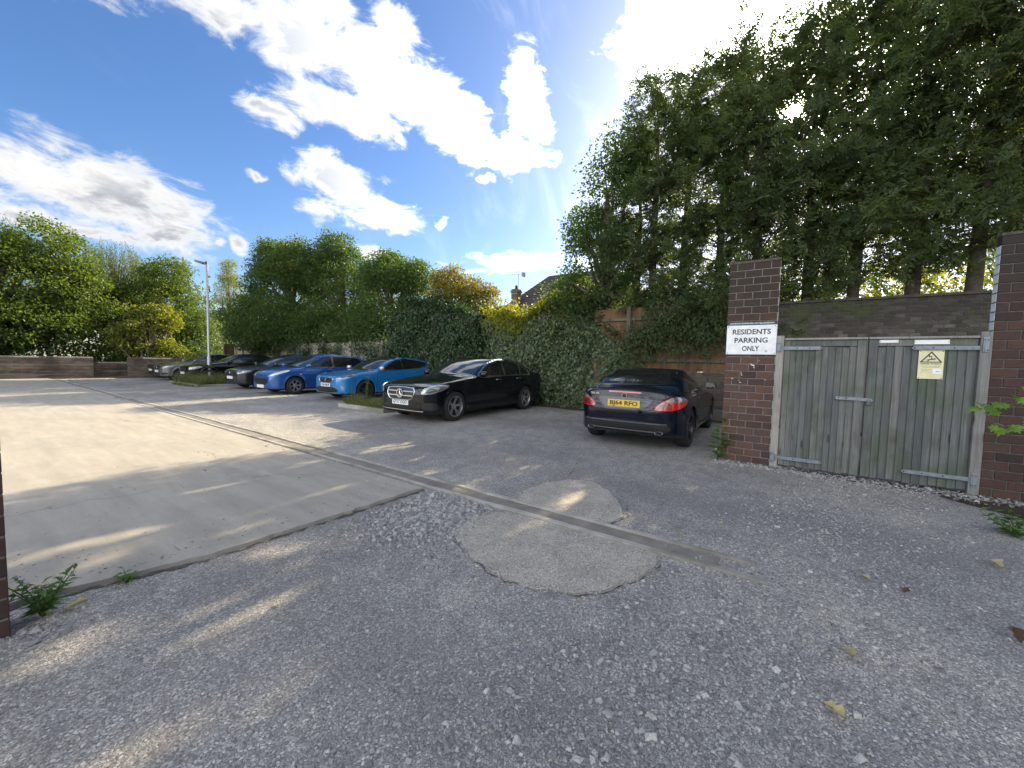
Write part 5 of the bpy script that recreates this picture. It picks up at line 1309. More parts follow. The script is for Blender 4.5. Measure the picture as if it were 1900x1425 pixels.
put('boot_badge', text_mesh('boot_badge', 'SLK 200', 0.042, M_CHROME, 0.004, 0.0012, 1.1), carS, loc=(hx + 0.006, -0.50, 0.872), rot=(0, 0, R(80)))
seam(SS, sm2 := MB(), [(X5, 0.70, 0.93), (X5, 0.62, 0.80), (X5, 0.44, 0.66), (X5, 0.30, 0.625), (X5, 0.0, 0.615), (X5, -0.30, 0.625), (X5, -0.44, 0.66), (X5, -0.62, 0.80), (X5, -0.70, 0.93)], back, mirror=False)
seam(SS, sm2, [(3.54, 0.70, 2), (3.54, -0.70, 2)], (0, 0, -1), mirror=False)
sm2.put('boot_gap', M_SEAM, carS)
def rear_bar(S, par, name, y0, y1, z, hgt, mat, out):
    ys = np.linspace(y0, y1, 14); H = S.cast(np.stack([np.full(14, X5), ys, np.full(14, z)], 1), back); q = MB()
    for i in range(13):
        a, b = H[i], H[i + 1]
        q.add([(a[0] - 0.02, a[1], z - hgt / 2), (a[0] + out, a[1], z - hgt / 2), (a[0] + out, a[1], z + hgt / 2), (a[0] - 0.02, a[1], z + hgt / 2), (b[0] - 0.02, b[1], z - hgt / 2), (b[0] + out, b[1], z - hgt / 2), (b[0] + out, b[1], z + hgt / 2), (b[0] - 0.02, b[1], z + hgt / 2)], [(1, 5, 6, 2), (2, 6, 7, 3), (0, 4, 5, 1)])
    return q.put(name, mat, par)
M_SLKBAR = plain('dark_bright_trim', (0.16, 0.165, 0.18), 0.25, metal=0.8)
rear_bar(SS, carS, 'bumper_trim', -0.66, 0.66, 0.445, 0.018, M_SLKBAR, 0.012)
rear_bar(SS, carS, 'diffuser_trim', -0.50, 0.50, 0.315, 0.018, M_SLKBAR, 0.012)
patch(SS, [(X5, y, z) for y, z in ((-0.66, 0.425), (0.66, 0.425), (0.70, 0.36), (0.56, 0.30), (-0.56, 0.30), (-0.70, 0.36))], back, 0.003, M_TRIM, 'rear_diffuser', carS)
for sg in (1, -1):
    q = MB(); q.lathe([(0.036, -0.02), (0.037, 0.10), (0.031, 0.10), (0.029, 0.0)], 18, 'x', (0, 0, 0)); o = q.put('exhaust', M_SLKBAR, carS, smooth=True, loc=(3.975, sg * 0.55, 0.305), scale=(1, 1.7, 0.75))
tube_on(SS, carS, 'roof_seam', [(3.0, -0.56, 2), (2.95, 0.0, 2), (3.0, 0.56, 2)], (0, 0, -1), 0.004, M_SEAM, 0.0)
carS.location = (6.98 + 3.23 - 0.02, 1.98, 0); carS.rotation_euler = (0, 0, R(180)); 
carS.location = (6.98 + 3.23, 1.98, 0)

# --- bright blue hatchback
def hatch(L, W, H, wheels, wr, cowl, peak, tail, belt, **k):
    """outline of a five door hatchback from a few key stations"""
    bx = cowl
    low = k.pop('nose') + [(cowl * 0.55, 0.905 + k.get('hood', 0)), (cowl * 0.85, 0.965 + k.get('hood', 0)), (cowl + 0.25, 1.0), (L * 0.5, 1.0), (L - 0.8, 1.02), (L - 0.22, 1.02), (L - 0.06, 0.95), (L - 0.02, 0.80), (L, 0.62), (L - 0.02, 0.42), (L - 0.10, 0.28), (L - 0.5, 0.22), (L * 0.5, 0.18), (1.0, 0.17)]
    gx = [(cowl - 0.15, 0.88), (cowl + 0.10, 1.0), (cowl + 0.42, 1.17), (cowl + 0.78, 1.335), (cowl + 1.08, H - 0.045), (peak, H), (peak + 0.5, H - 0.008), (tail - 0.55, H - 0.065), (tail - 0.22, H - 0.13), (tail, H - 0.26), (L - 0.10, 1.04), (L - 0.12, 0.9), (L * 0.5, 0.84), (cowl + 0.1, 0.84)]
    d = dict(L=L, W=W, H=H, wheels=wheels, wr=wr, low=low, green=gx, plan=plan_of(L, W), sec=sec_of(W, 0.95), gsec=gsec_of(W, 0.98, H, 0.26), gmid=2.5, gtaper=0.022)
    d.update(k)
    return d
cfgV = hatch(4.37, 1.80, 1.445, (0.90, 3.547), 0.322, 1.12, 2.35, 4.02, 0.96, rim=0.236, style=(5, 0.0, 0.030, 0.05), rimmat=M_ALLOY_DARK,
    nose=[(0.14, 0.19), (0.04, 0.27), (0.01, 0.42), (0.0, 0.56), (0.02, 0.68), (0.07, 0.765), (0.20, 0.815)],
    bonnet=(0.10, 1.12, 0.68), doors=((1.32, 2.38), (2.38, 3.25)), dlean=0.08,
    side_glass=[('front_side_window', [(1.52, 1.0), (1.74, 1.15), (1.98, 1.27), (2.24, 1.345), (2.42, 1.365), (2.42, 1.015)]),
                ('rear_side_window', [(2.48, 1.018), (2.48, 1.367), (2.80, 1.362), (3.15, 1.325), (3.42, 1.275), (3.62, 1.215), (3.58, 1.15), (3.25, 1.055)])],
    glass_trim=[(1.42, 0.975), (1.70, 1.16), (1.98, 1.295), (2.26, 1.372), (2.5, 1.387), (2.85, 1.382), (3.2, 1.345), (3.5, 1.28), (3.70, 1.215), (3.62, 1.13), (3.25, 1.035), (2.4, 0.988)], trim_mat=M_CHROME,
    screen=[(1.06, 0.0, 1.01), (1.14, 0.42, 1.0), (1.33, 0.69, 1.005), (1.62, 0.645, 1.17), (1.95, 0.585, 1.33), (2.05, 0.55, 1.375), (2.0, 0.28, 1.40), (1.98, 0.0, 1.405)],
    handles=((2.18, 0.87), (3.06, 0.90)), mirror=(1.47, 0.83, 1.045), mirror_mat=plain('silver_mirror', (0.55, 0.56, 0.58), 0.3, metal=0.6))
carV, SV = build_car('parked_car', 'bright blue hatchback with a black oval grille, dark wheels and silver mirrors', cfgV, paint('bright_blue_paint', (0.012, 0.19, 0.50), 0.25, 0.3), 0.028)
gV = [(-0.38, 0.715), (0.0, 0.73), (0.38, 0.715), (0.39, 0.67), (0.27, 0.575), (0.0, 0.562), (-0.27, 0.575), (-0.39, 0.67)]
grl = gr(carV, SV, gV, [(y, z) for y, z in spline(gV, True, 4)][2:] + [], M_CHROME)
for z, w in ((0.69, 0.34), (0.655, 0.34), (0.62, 0.29)): front_bar(SV, grl, 'grille_bar', -w, w, z, 0.008, M_BLACK, 0.010, 0.01)
fx = float(SV.cast([[0.1, 0, 0.65]], (1, 0, 0))[0, 0])
bd = put('round_badge', None, carV, loc=(fx - 0.014, 0, 0.648), rot=(0, 0, R(-90)))
q = MB(); ring(q, 0.052, 0.014, -0.008); q.box(-0.05, 0.05, -0.010, 0.0, -0.010, 0.010); q.tube([(0.036, -0.004, 0.036), (0.062, -0.004, 0.062)], 0.006, 5); q.put('ring_and_arrow', M_CHROME, bd)
q = MB(); q.tube([(-0.33, 0, 0.075), (0.33, 0, -0.06)], 0.007, 5); q.put('diagonal_bar', M_SLKBAR, bd)
lamps(SV, carV, [(0.12, 0.47, 0.685), (0.22, 0.66, 0.675), (0.42, 0.83, 0.735), (0.58, 0.86, 0.83), (0.60, 0.83, 0.85), (0.42, 0.74, 0.815), (0.22, 0.55, 0.745)], (0.70, -0.62, -0.36),
      inner=[[(0.20, 0.58, 0.70), (0.28, 0.68, 0.70), (0.32, 0.71, 0.745), (0.24, 0.61, 0.74)], [(0.36, 0.76, 0.735), (0.46, 0.82, 0.77), (0.46, 0.79, 0.80), (0.38, 0.74, 0.775)]])
gr(carV, SV, [(-0.50, 0.415), (0.50, 0.415), (0.62, 0.33), (0.50, 0.275), (-0.50, 0.275), (-0.62, 0.33)], name='lower_intake')
for sg in (1, -1): patch(SV, [(0.15, sg * 0.68, 0.47), (0.20, sg * 0.71, 0.47), (0.22, sg * 0.76, 0.36), (0.18, sg * 0.74, 0.36)], (0.8, -sg * 0.6, 0), 0.006, M_LAMP_CLEAR, 'day_lamp', carV, step=0.02)
front_bar(SV, carV, 'bumper_trim', -0.64, 0.64, 0.245, 0.022, M_LAMP_CLEAR, 0.012, 0.02, 18)
q = MB(); q.box(2.0, 3.4, -0.40, 0.40, 1.440, 1.4445)
patch(SV, sym([(2.05, 0.0, 1.5), (2.10, 0.50, 1.5), (3.0, 0.50, 1.5), (3.05, 0.0, 1.5)]), (0, 0, -1), 0.003, M_GLASS, 'glass_roof', carV, step=0.08)
number_plate(carV, SV, 0.1, 0.495, 'LS63 MUP', M_PLATE_W, (1, 0, 0))
carV.location = (6.84, 11.95, 0)

# --- dark blue hatchback with slanted lamps
cfgP = hatch(4.21, 1.755, 1.51, (0.83, 3.44), 0.318, 0.92, 2.3, 4.02, 0.96, rim=0.205, style=(6, 0.0, 0.026, 0.035), hood=0.02,
    nose=[(0.12, 0.19), (0.02, 0.27), (0.0, 0.42), (0.005, 0.54), (0.05, 0.66), (0.13, 0.765), (0.28, 0.85)],
    bonnet=(0.06, 0.92, 0.66), doors=((1.18, 2.32), (2.32, 3.12)), dlean=0.03,
    side_glass=[('front_side_window', [(1.30, 1.01), (1.52, 1.17), (1.78, 1.31), (2.02, 1.395), (2.28, 1.415), (2.28, 1.02)]),
                ('rear_side_window', [(2.36, 1.022), (2.36, 1.415), (2.85, 1.41), (3.35, 1.375), (3.52, 1.30), (3.55, 1.09), (3.45, 1.05)])],
    glass_trim=[(1.22, 0.99), (1.5, 1.19), (1.78, 1.335), (2.02, 1.415), (2.3, 1.435), (2.85, 1.43), (3.36, 1.395), (3.58, 1.31), (3.60, 1.06), (3.45, 1.03), (2.3, 1.0)],
    screen=[(0.84, 0.0, 1.02), (0.92, 0.42, 1.01), (1.12, 0.68, 1.015), (1.42, 0.64, 1.18), (1.78, 0.59, 1.36), (1.90, 0.55, 1.425), (1.84, 0.28, 1.45), (1.82, 0.0, 1.455)],
    handles=((2.12, 0.90), (2.95, 0.92)), mirror=(1.26, 0.81, 1.045))
pblue = paint('deep_blue_paint', (0.010, 0.085, 0.31), 0.3, 0.3)
carP, SP = build_car('parked_car', 'deep blue tall hatchback with long slanted headlights and a wide mouth grille', cfgP, pblue, 0.03)
gr(carP, SP, [(-0.50, 0.565), (0.0, 0.575), (0.50, 0.565), (0.56, 0.52), (0.42, 0.40), (0.28, 0.345), (-0.28, 0.345), (-0.42, 0.40), (-0.56, 0.52)])
for z, w in ((0.53, 0.48), (0.49, 0.46), (0.45, 0.42), (0.41, 0.36)): front_bar(SP, carP, 'grille_bar', -w, w, z, 0.008, M_TRIM, 0.010, 0.01)
lamps(SP, carP, [(0.10, 0.45, 0.635), (0.18, 0.58, 0.625), (0.38, 0.76, 0.71), (0.62, 0.83, 0.845), (0.66, 0.81, 0.865), (0.45, 0.70, 0.80), (0.25, 0.56, 0.715)], (0.66, -0.58, -0.47), mat=plain('bright_lamp_lens', (0.62, 0.66, 0.69), 0.1, metal=0.35, coat=1.0, noise=0.25, nscale=20))
fx = SP.cast([[0.1, 0, 0.67]], (1, 0, 0))[0]
bd = put('lion_badge', None, carP, loc=(fx[0] - 0.006, 0, 0.67), rot=(R(-25), 0, R(-90)))
q = MB(); q.prism([(-0.03, -0.05), (-0.005, -0.03), (0.01, -0.055), (0.03, -0.05), (0.015, -0.01), (0.04, 0.01), (0.05, 0.035), (0.025, 0.02), (0.02, 0.055), (-0.02, 0.06), (-0.045, 0.03), (-0.02, 0.03), (-0.03, 0.0), (-0.05, -0.005)], -0.012, 0.0); q.put('rampant_animal', M_CHROME, bd)
number_plate(carP, SP, 0.1, 0.30, None, M_PLATE_W, (1, 0, 0))
front_bar(SP, carP, 'bumper_strip', -0.72, 0.72, 0.245, 0.03, pblue, 0.014, 0.02, 18)
patch(SP, [(0.98, 0, 0.73), (1.05, 0, 0.73), (1.05, 0, 0.76), (0.98, 0, 0.76)], (0, -1, 0), 0.005, M_AMBER, 'side_repeater', carP, mirror=True, step=0.02)
carP.location = (6.30, 15.24, 0)

# --- compact hatchbacks and the dark saloon further along
def golf(label, pm, loc, wheels_mat=M_ALLOY, style=(5, 0.16, 0.014, 0.045), h=0.038, glass=None, plate_z=0.475, wide=True):
    c = hatch(4.255, 1.79, 1.452, (0.84, 3.47), 0.318, 1.02, 2.3, 4.0, 0.96, rim=0.215, style=style, rimmat=wheels_mat,
        nose=[(0.12, 0.19), (0.03, 0.27), (0.0, 0.42), (0.0, 0.56), (0.025, 0.68), (0.08, 0.755), (0.22, 0.82)],
        bonnet=(0.09, 1.02, 0.70), doors=((1.22, 2.32), (2.32, 3.18)), dlean=0.04,
        side_glass=[('front_side_window', [(1.42, 1.0), (1.64, 1.15), (1.90, 1.285), (2.12, 1.355), (2.32, 1.372), (2.32, 1.01)]),
                    ('rear_side_window', [(2.39, 1.012), (2.39, 1.373), (2.80, 1.368), (3.22, 1.33), (3.42, 1.26), (3.46, 1.07), (3.2, 1.03)])],
        glass_trim=[(1.33, 0.98), (1.6, 1.16), (1.88, 1.305), (2.12, 1.38), (2.35, 1.394), (2.8, 1.39), (3.25, 1.35), (3.48, 1.27), (3.52, 1.05), (3.2, 1.008), (2.3, 0.99)],
        screen=[(0.95, 0.0, 1.01), (1.03, 0.42, 1.0), (1.22, 0.68, 1.005), (1.52, 0.64, 1.17), (1.86, 0.58, 1.335), (1.97, 0.55, 1.385), (1.92, 0.28, 1.405), (1.90, 0.0, 1.41)],
        handles=((2.12, 0.88), (3.0, 0.90)), mirror=(1.38, 0.83, 1.04))
    t, S = build_car('parked_car', label, c, pm, h)
    gr(t, S, [(-0.42, 0.715), (0.42, 0.715), (0.44, 0.655), (0.40, 0.615), (-0.40, 0.615), (-0.44, 0.655)])
    for z in (0.69, 0.645): front_bar(S, t, 'grille_bar', -0.42, 0.42, z, 0.010, M_SLKBAR, 0.010, 0.01)
    fx = float(S.cast([[0.1, 0, 0.67]], (1, 0, 0))[0, 0])
    bd = put('round_badge', None, t, loc=(fx - 0.012, 0, 0.668), rot=(0, 0, R(-90)))
    q = MB(); ring(q, 0.062, 0.009, -0.008)
    for pts in ([(-0.022, 0.046), (0.0, 0.006), (0.022, 0.046)], [(-0.046, 0.022), (-0.024, -0.042), (0.0, 0.0), (0.024, -0.042), (0.046, 0.022)]): q.tube([(a, -0.006, b) for a, b in pts], 0.005, 5)
    q.put('ring_and_letters', M_CHROME, bd)
    lamps(S, t, [(0.10, 0.46, 0.625), (0.20, 0.66, 0.615), (0.38, 0.82, 0.655), (0.52, 0.86, 0.735), (0.50, 0.85, 0.77), (0.34, 0.76, 0.755), (0.14, 0.48, 0.715)], (0.72, -0.62, -0.31),
          inner=[[(0.16, 0.54, 0.64), (0.24, 0.66, 0.64), (0.26, 0.68, 0.69), (0.18, 0.56, 0.70)]])
    gr(t, S, [(-0.42, 0.415), (0.42, 0.415), (0.48, 0.34), (0.42, 0.28), (-0.42, 0.28), (-0.48, 0.34)], name='lower_intake')
    for sg in (1, -1): patch(S, [(0.12, sg * 0.58, 0.40), (0.26, sg * 0.80, 0.41), (0.28, sg * 0.80, 0.34), (0.12, sg * 0.58, 0.32)], (0.8, -sg * 0.6, 0), 0.004, M_TRIM, 'fog_lamp_housing', t)
    number_plate(t, S, 0.1, plate_z, None, M_PLATE_W, (1, 0, 0))
    t.location = loc
    return t
golf('dark grey compact hatchback between the deep blue hatchback and the grass bed', paint('dark_grey_paint', (0.022, 0.024, 0.030), 0.5, 0.3), (6.52, 18.5, 0), M_ALLOY_DARK)
golf('silver grey compact hatchback second from the far wall, pale spoked wheel showing', paint('silver_grey_paint', (0.17, 0.175, 0.185), 0.6, 0.3), (6.15, 26.72, 0), M_ALLOY, (7, 0.0, 0.016, 0.04), plate_z=0.48)
cfgD = dict(cfgE); cfgD['rimmat'] = M_ALLOY_DARK
cfgD.update(trim_mat=M_TRIM, handle_mat=None, style=(5, 0.12, 0.013, 0.05))
def saloon(label, pm, loc, chrome):
    c = dict(cfgD); c['handle_mat'] = pm; c['trim_mat'] = M_CHROME if chrome else M_TRIM
    t, S = build_car('parked_car', label, c, pm, 0.04)
    gr(t, S, [(-0.40, 0.715), (0.40, 0.715), (0.43, 0.63), (0.36, 0.545), (-0.36, 0.545), (-0.43, 0.63)], None)
    for z in (0.68, 0.635, 0.59): front_bar(S, t, 'grille_bar', -0.39, 0.39, z, 0.010, M_CHROME if chrome else M_TRIM, 0.012, 0.01)
    lamps(S, t, [(0.12, 0.56, 0.635), (0.20, 0.70, 0.62), (0.38, 0.84, 0.675), (0.56, 0.885, 0.76), (0.56, 0.86, 0.785), (0.38, 0.74, 0.765), (0.20, 0.58, 0.715)], (0.70, -0.64, -0.32))
    gr(t, S, [(-0.52, 0.38), (0.52, 0.38), (0.58, 0.32), (0.48, 0.28), (-0.48, 0.28), (-0.58, 0.32)], name='lower_intake')
    number_plate(t, S, 0.1, 0.475, None, M_PLATE_W, (1, 0, 0))
    t.location = loc
    return t
saloon('black saloon behind the tall grass and the lamp post', paint('jet_black_paint', (0.005, 0.005, 0.006), 0.0, 0.4), (6.45, 23.9, 0), False)
saloon('dark grey saloon furthest along the row, nearest the far wall', paint('graphite_paint', (0.05, 0.055, 0.06), 0.5, 0.3), (6.45, 29.2, 0), True)

# ================================================================== VEGETATION
M_BARK = plain('bark', (0.075, 0.06, 0.047), 0.95, noise=0.45, nscale=14, bump=0.8)
M_BARK_PALE = plain('pale_bark', (0.26, 0.22, 0.17), 0.9, noise=0.35, nscale=10, bump=0.5)
L_CON = leaf_mat('conifer_leaf', [(0.048, 0.072, 0.038), (0.070, 0.104, 0.048), (0.095, 0.135, 0.058), (0.125, 0.165, 0.068)], 0.45, (1.7, 1.7, 0.65), 0.6, 0.25)
L_OAK = leaf_mat('broad_leaf', [(0.036, 0.070, 0.024), (0.052, 0.095, 0.030), (0.070, 0.120, 0.038), (0.10, 0.15, 0.05)], 0.42, (2.0, 1.9, 0.5), 0.45)
L_HAZEL = leaf_mat('hornbeam_leaf', [(0.055, 0.095, 0.022), (0.080, 0.130, 0.030), (0.110, 0.165, 0.040), (0.15, 0.20, 0.055)], 0.40, (1.9, 1.8, 0.5), 0.45)
L_WILLOW = leaf_mat('willow_leaf', [(0.075, 0.110, 0.035), (0.105, 0.140, 0.045), (0.14, 0.175, 0.06)], 0.40, (1.7, 1.6, 0.6), 0.5)
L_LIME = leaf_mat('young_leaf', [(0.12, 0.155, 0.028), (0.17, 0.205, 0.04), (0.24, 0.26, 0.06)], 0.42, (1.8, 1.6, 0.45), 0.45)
L_IVY = leaf_mat('ivy_leaf', [(0.018, 0.042, 0.016), (0.028, 0.060, 0.020), (0.040, 0.080, 0.026), (0.055, 0.095, 0.034)], 0.22, (1.8, 1.7, 0.5), 0.30, 0.5)
L_IVYPALE = leaf_mat('pale_ivy_leaf', [(0.045, 0.075, 0.032), (0.075, 0.11, 0.05), (0.115, 0.15, 0.078), (0.18, 0.21, 0.125)], 0.25, (1.8, 1.7, 0.55), 0.32, 0.5)
L_GOLD = leaf_mat('golden_leaf', [(0.10, 0.13, 0.03), (0.15, 0.155, 0.032), (0.21, 0.18, 0.036), (0.27, 0.20, 0.04)], 0.42, (1.6, 1.4, 0.45), 0.5)
L_YELLOW = leaf_mat('yellow_green_leaf', [(0.13, 0.165, 0.024), (0.20, 0.225, 0.032), (0.26, 0.26, 0.04)], 0.50, (1.9, 1.7, 0.45), 0.45)  # sunlit look of the hedge top put into the leaf colour
L_WEED = leaf_mat('weed_leaf', [(0.06, 0.12, 0.03), (0.09, 0.165, 0.045), (0.12, 0.20, 0.06)], 0.30, (1.6, 1.6, 0.5), 0.45)
L_MAPLE = leaf_mat('maple_leaf', [(0.10, 0.19, 0.03), (0.15, 0.26, 0.04), (0.20, 0.32, 0.06)], 0.40, (1.6, 1.5, 0.5), 0.45)
L_GRASS = leaf_mat('long_grass_blade', [(0.07, 0.11, 0.03), (0.11, 0.14, 0.045), (0.20, 0.18, 0.09), (0.30, 0.25, 0.14)], 0.35, (1.4, 1.4, 0.6), 0.6)

def unit(v): return v / np.maximum(np.linalg.norm(v, axis=1), 1e-9)[:, None]
def rdir(n, r=rng): return unit(r.normal(size=(n, 3)))

def leaf_quads(P, D, L, Wd, bend=0.0, nrm=None):
    """one pointed four-cornered blade per row: base P, direction D, length L, width Wd"""
    n = len(P); D = unit(D)
    if nrm is None: nrm = rdir(n)
    S = unit(np.cross(D, nrm)); U = np.cross(S, D)
    L = np.broadcast_to(L, n)[:, None]; Wd = np.broadcast_to(Wd, n)[:, None]
    a = P; b = P + D * L * 0.48 + S * Wd * 0.5 + U * L * 0.06; c = P + D * L - U * L * bend; d = P + D * L * 0.48 - S * Wd * 0.5 + U * L * 0.06
    V = np.stack([a, b, c, d], 1).reshape(-1, 3)
    return V, np.arange(4 * n).reshape(-1, 4)

def foliage(name, parts, mat, parent=None, **kw):
    V = np.concatenate([p[0] for p in parts]); o, F = 0, []
    for p in parts: F.append(p[1] + o); o += len(p[0])
    F = np.concatenate(F)
    rn = np.clip(rng.normal(0.45, 0.22, len(F)), 0, 1)
    return put(name, mesh_np(name, V, F, mat, False, attr=rn), parent, **kw)

def clump_crown(ells, n_cl, r_cl, n_lf, ll, lw, up=0.1, droop=0.25, r=rng, flat=1.0, shell=(0.55, 1.0)):
    """leaf clumps spread through a set of ellipsoids (cx,cy,cz,rx,ry,rz,weight)"""
    E = np.array(ells, float); w = E[:, 6] / E[:, 6].sum()
    k = r.choice(len(E), n_cl, p=w)
    dr = unit(r.normal(size=(n_cl, 3)))
    rad = r.uniform(shell[0] ** 2, shell[1] ** 2, n_cl) ** 0.5
    C = E[k, :3] + dr * E[k, 3:6] * rad[:, None]
    sz = r_cl * r.uniform(0.55, 1.35, n_cl)
    cnt = r.poisson(n_lf * (sz / r_cl) ** 2)
    idx = np.repeat(np.arange(n_cl), cnt); n = len(idx)
    g = r.normal(size=(n, 3)); g *= (0.45 + 0.55 * r.random((n, 1))) / np.linalg.norm(g, axis=1)[:, None]
    g[:, 2] *= 0.62 * flat
    P = C[idx] + g * sz[idx][:, None]
    D = unit(g * [1, 1, 0.6] * 0.7 + dr[idx] * 0.5 + r.normal(size=(n, 3)) * 0.55 + [0, 0, up - droop])
    nr = unit(np.array([0, 0, 1.0]) * 0.75 + r.normal(size=(n, 3)) * 0.6)
    s = r.uniform(0.7, 1.25, n)
    return leaf_quads(P, D, ll * s, lw * s, 0.15, nr), C

def limbs(q, base, C, top_r, k=26, r=rng, fork=0.45):
    """branches from points up the trunk out to clump centres"""
    base = np.array(base, float)
    for c in C[r.choice(len(C), min(k, len(C)), replace=False)]:
        f = r.uniform(0.35, 0.85)
        s = base + np.array([0, 0, max(0.4, (c[2] - base[2]) * fork * f * 1.4)])
        m = s + (c - s) * 0.5 + r.normal(0, 0.14, 3) + [0, 0, 0.12]
        q.tube([tuple(s), tuple(m), tuple(c)], [top_r * 0.55, top_r * 0.33, top_r * 0.1], 5, False)

def broad_tree(name, label, loc, ells, n_cl, r_cl, n_lf, ll, lw, mat, trunk_r=0.16, trunk_h=2.5, bark=None, group='trees beyond the fence', stems=None, cat='tree', droop=0.25, shell=(0.55, 1.0), nl=26):
    t = thing(name, label, cat, loc, 0, group)
    lf, C = clump_crown(ells, n_cl, r_cl, n_lf, ll, lw, droop=droop, shell=shell)
    if name == 'broadleaf_tree' and loc[1] < 6:
        v4 = lf[0].reshape(-1, 4, 3); v4 = v4[open_gaps(v4[:, 0] + np.array(loc))]
        lf = (v4.reshape(-1, 3), np.arange(len(v4) * 4).reshape(-1, 4))
    foliage('crown', [lf], mat, t)
    q = MB()
    for (bx, by, tx, ty, th, tr) in stems or [(0, 0, 0.1, 0.1, trunk_h, trunk_r)]:
        j = lambda: random.uniform(-0.05, 0.05) * trunk_h / 2
        q.tube([(bx, by, -0.05), (bx + (tx - bx) * .35 + j(), by + (ty - by) * .35 + j(), th * 0.35), (bx + (tx - bx) * .7 + j(), by + (ty - by) * .7 + j(), th * 0.7), (tx, ty, th)], [tr * 1.25, tr, tr * 0.8, tr * 0.45], 9)
    q.put('trunk', bark or M_BARK, t, smooth=True)
    q = MB(); limbs(q, (0, 0, trunk_h * 0.4), C, trunk_r, nl); q.put('branches', bark or M_BARK, t, smooth=True)
    return t

# ---- conifers: trunk, ascending branches, short feathery sprays
SUNV = np.array(sdir)
# gaps cut along the sun direction to put light flecks at chosen points: point, half width
FLECKS = [(0.85, 2.33, 0, 0.18), (1.25, 2.2, 0, 0.1), (0.8, 1.62, 0, 0.15), (1.86, 1.57, 0, 0.1), (0.66, 1.98, 0, 0.09), (0.4, 3.42, 0, 0.17), (0.85, 3.8, 0, 0.18), (1.3, 3.3, 0, 0.16), (1.25, 2.97, 0, 0.17), (1.8, 3.62, 0, 0.18), (2.35, 3.63, 0, 0.16), (1.4, 4.58, 0, 0.2), (0.3, 3.95, 0, 0.17), (2.4, 4.71, 0, 0.18), (0.6, 4.35, 0, 0.16), (3.75, 4.85, 0, 0.22), (3.66, 4.0, 0, 0.17), (4.76, 3.73, 0, 0.16), (5.33, 3.82, 0, 0.15), (3.05, 2.74, 0, 0.18), (3.0, 2.45, 0, 0.15), (3.43, 1.59, 0, 0.18), (3.75, 1.64, 0, 0.14), (2.92, 1.61, 0, 0.18), (3.1, 1.48, 0, 0.15), (3.3, 1.01, 0, 0.14), (4.71, 0.62, 0, 0.13), (5.1, 2.23, 0, 0.14), (4.14, 2.54, 0, 0.15), (4.4, 3.1, 0, 0.15), (4.2, 4.4, 0, 0.16), (3.3, 3.4, 0, 0.15), (0.2, 2.6, 0, 0.14), (1.5, 2.6, 0, 0.14), (0.3, 1.7, 0, 0.15), (0, 0, 1.364, 0.23)]
def open_gaps(Wp):
    keep = np.ones(len(Wp), bool)
    for gx, gy, gz, gr_ in FLECKS:
        d = Wp - [gx, gy, gz]; along = d @ SUNV
        keep &= np.linalg.norm(d - along[:, None] * SUNV, axis=1) > gr_ * (0.7 + 0.6 * np.abs(np.sin(Wp[:, 2] * 5 + gy * 9)))
    return keep
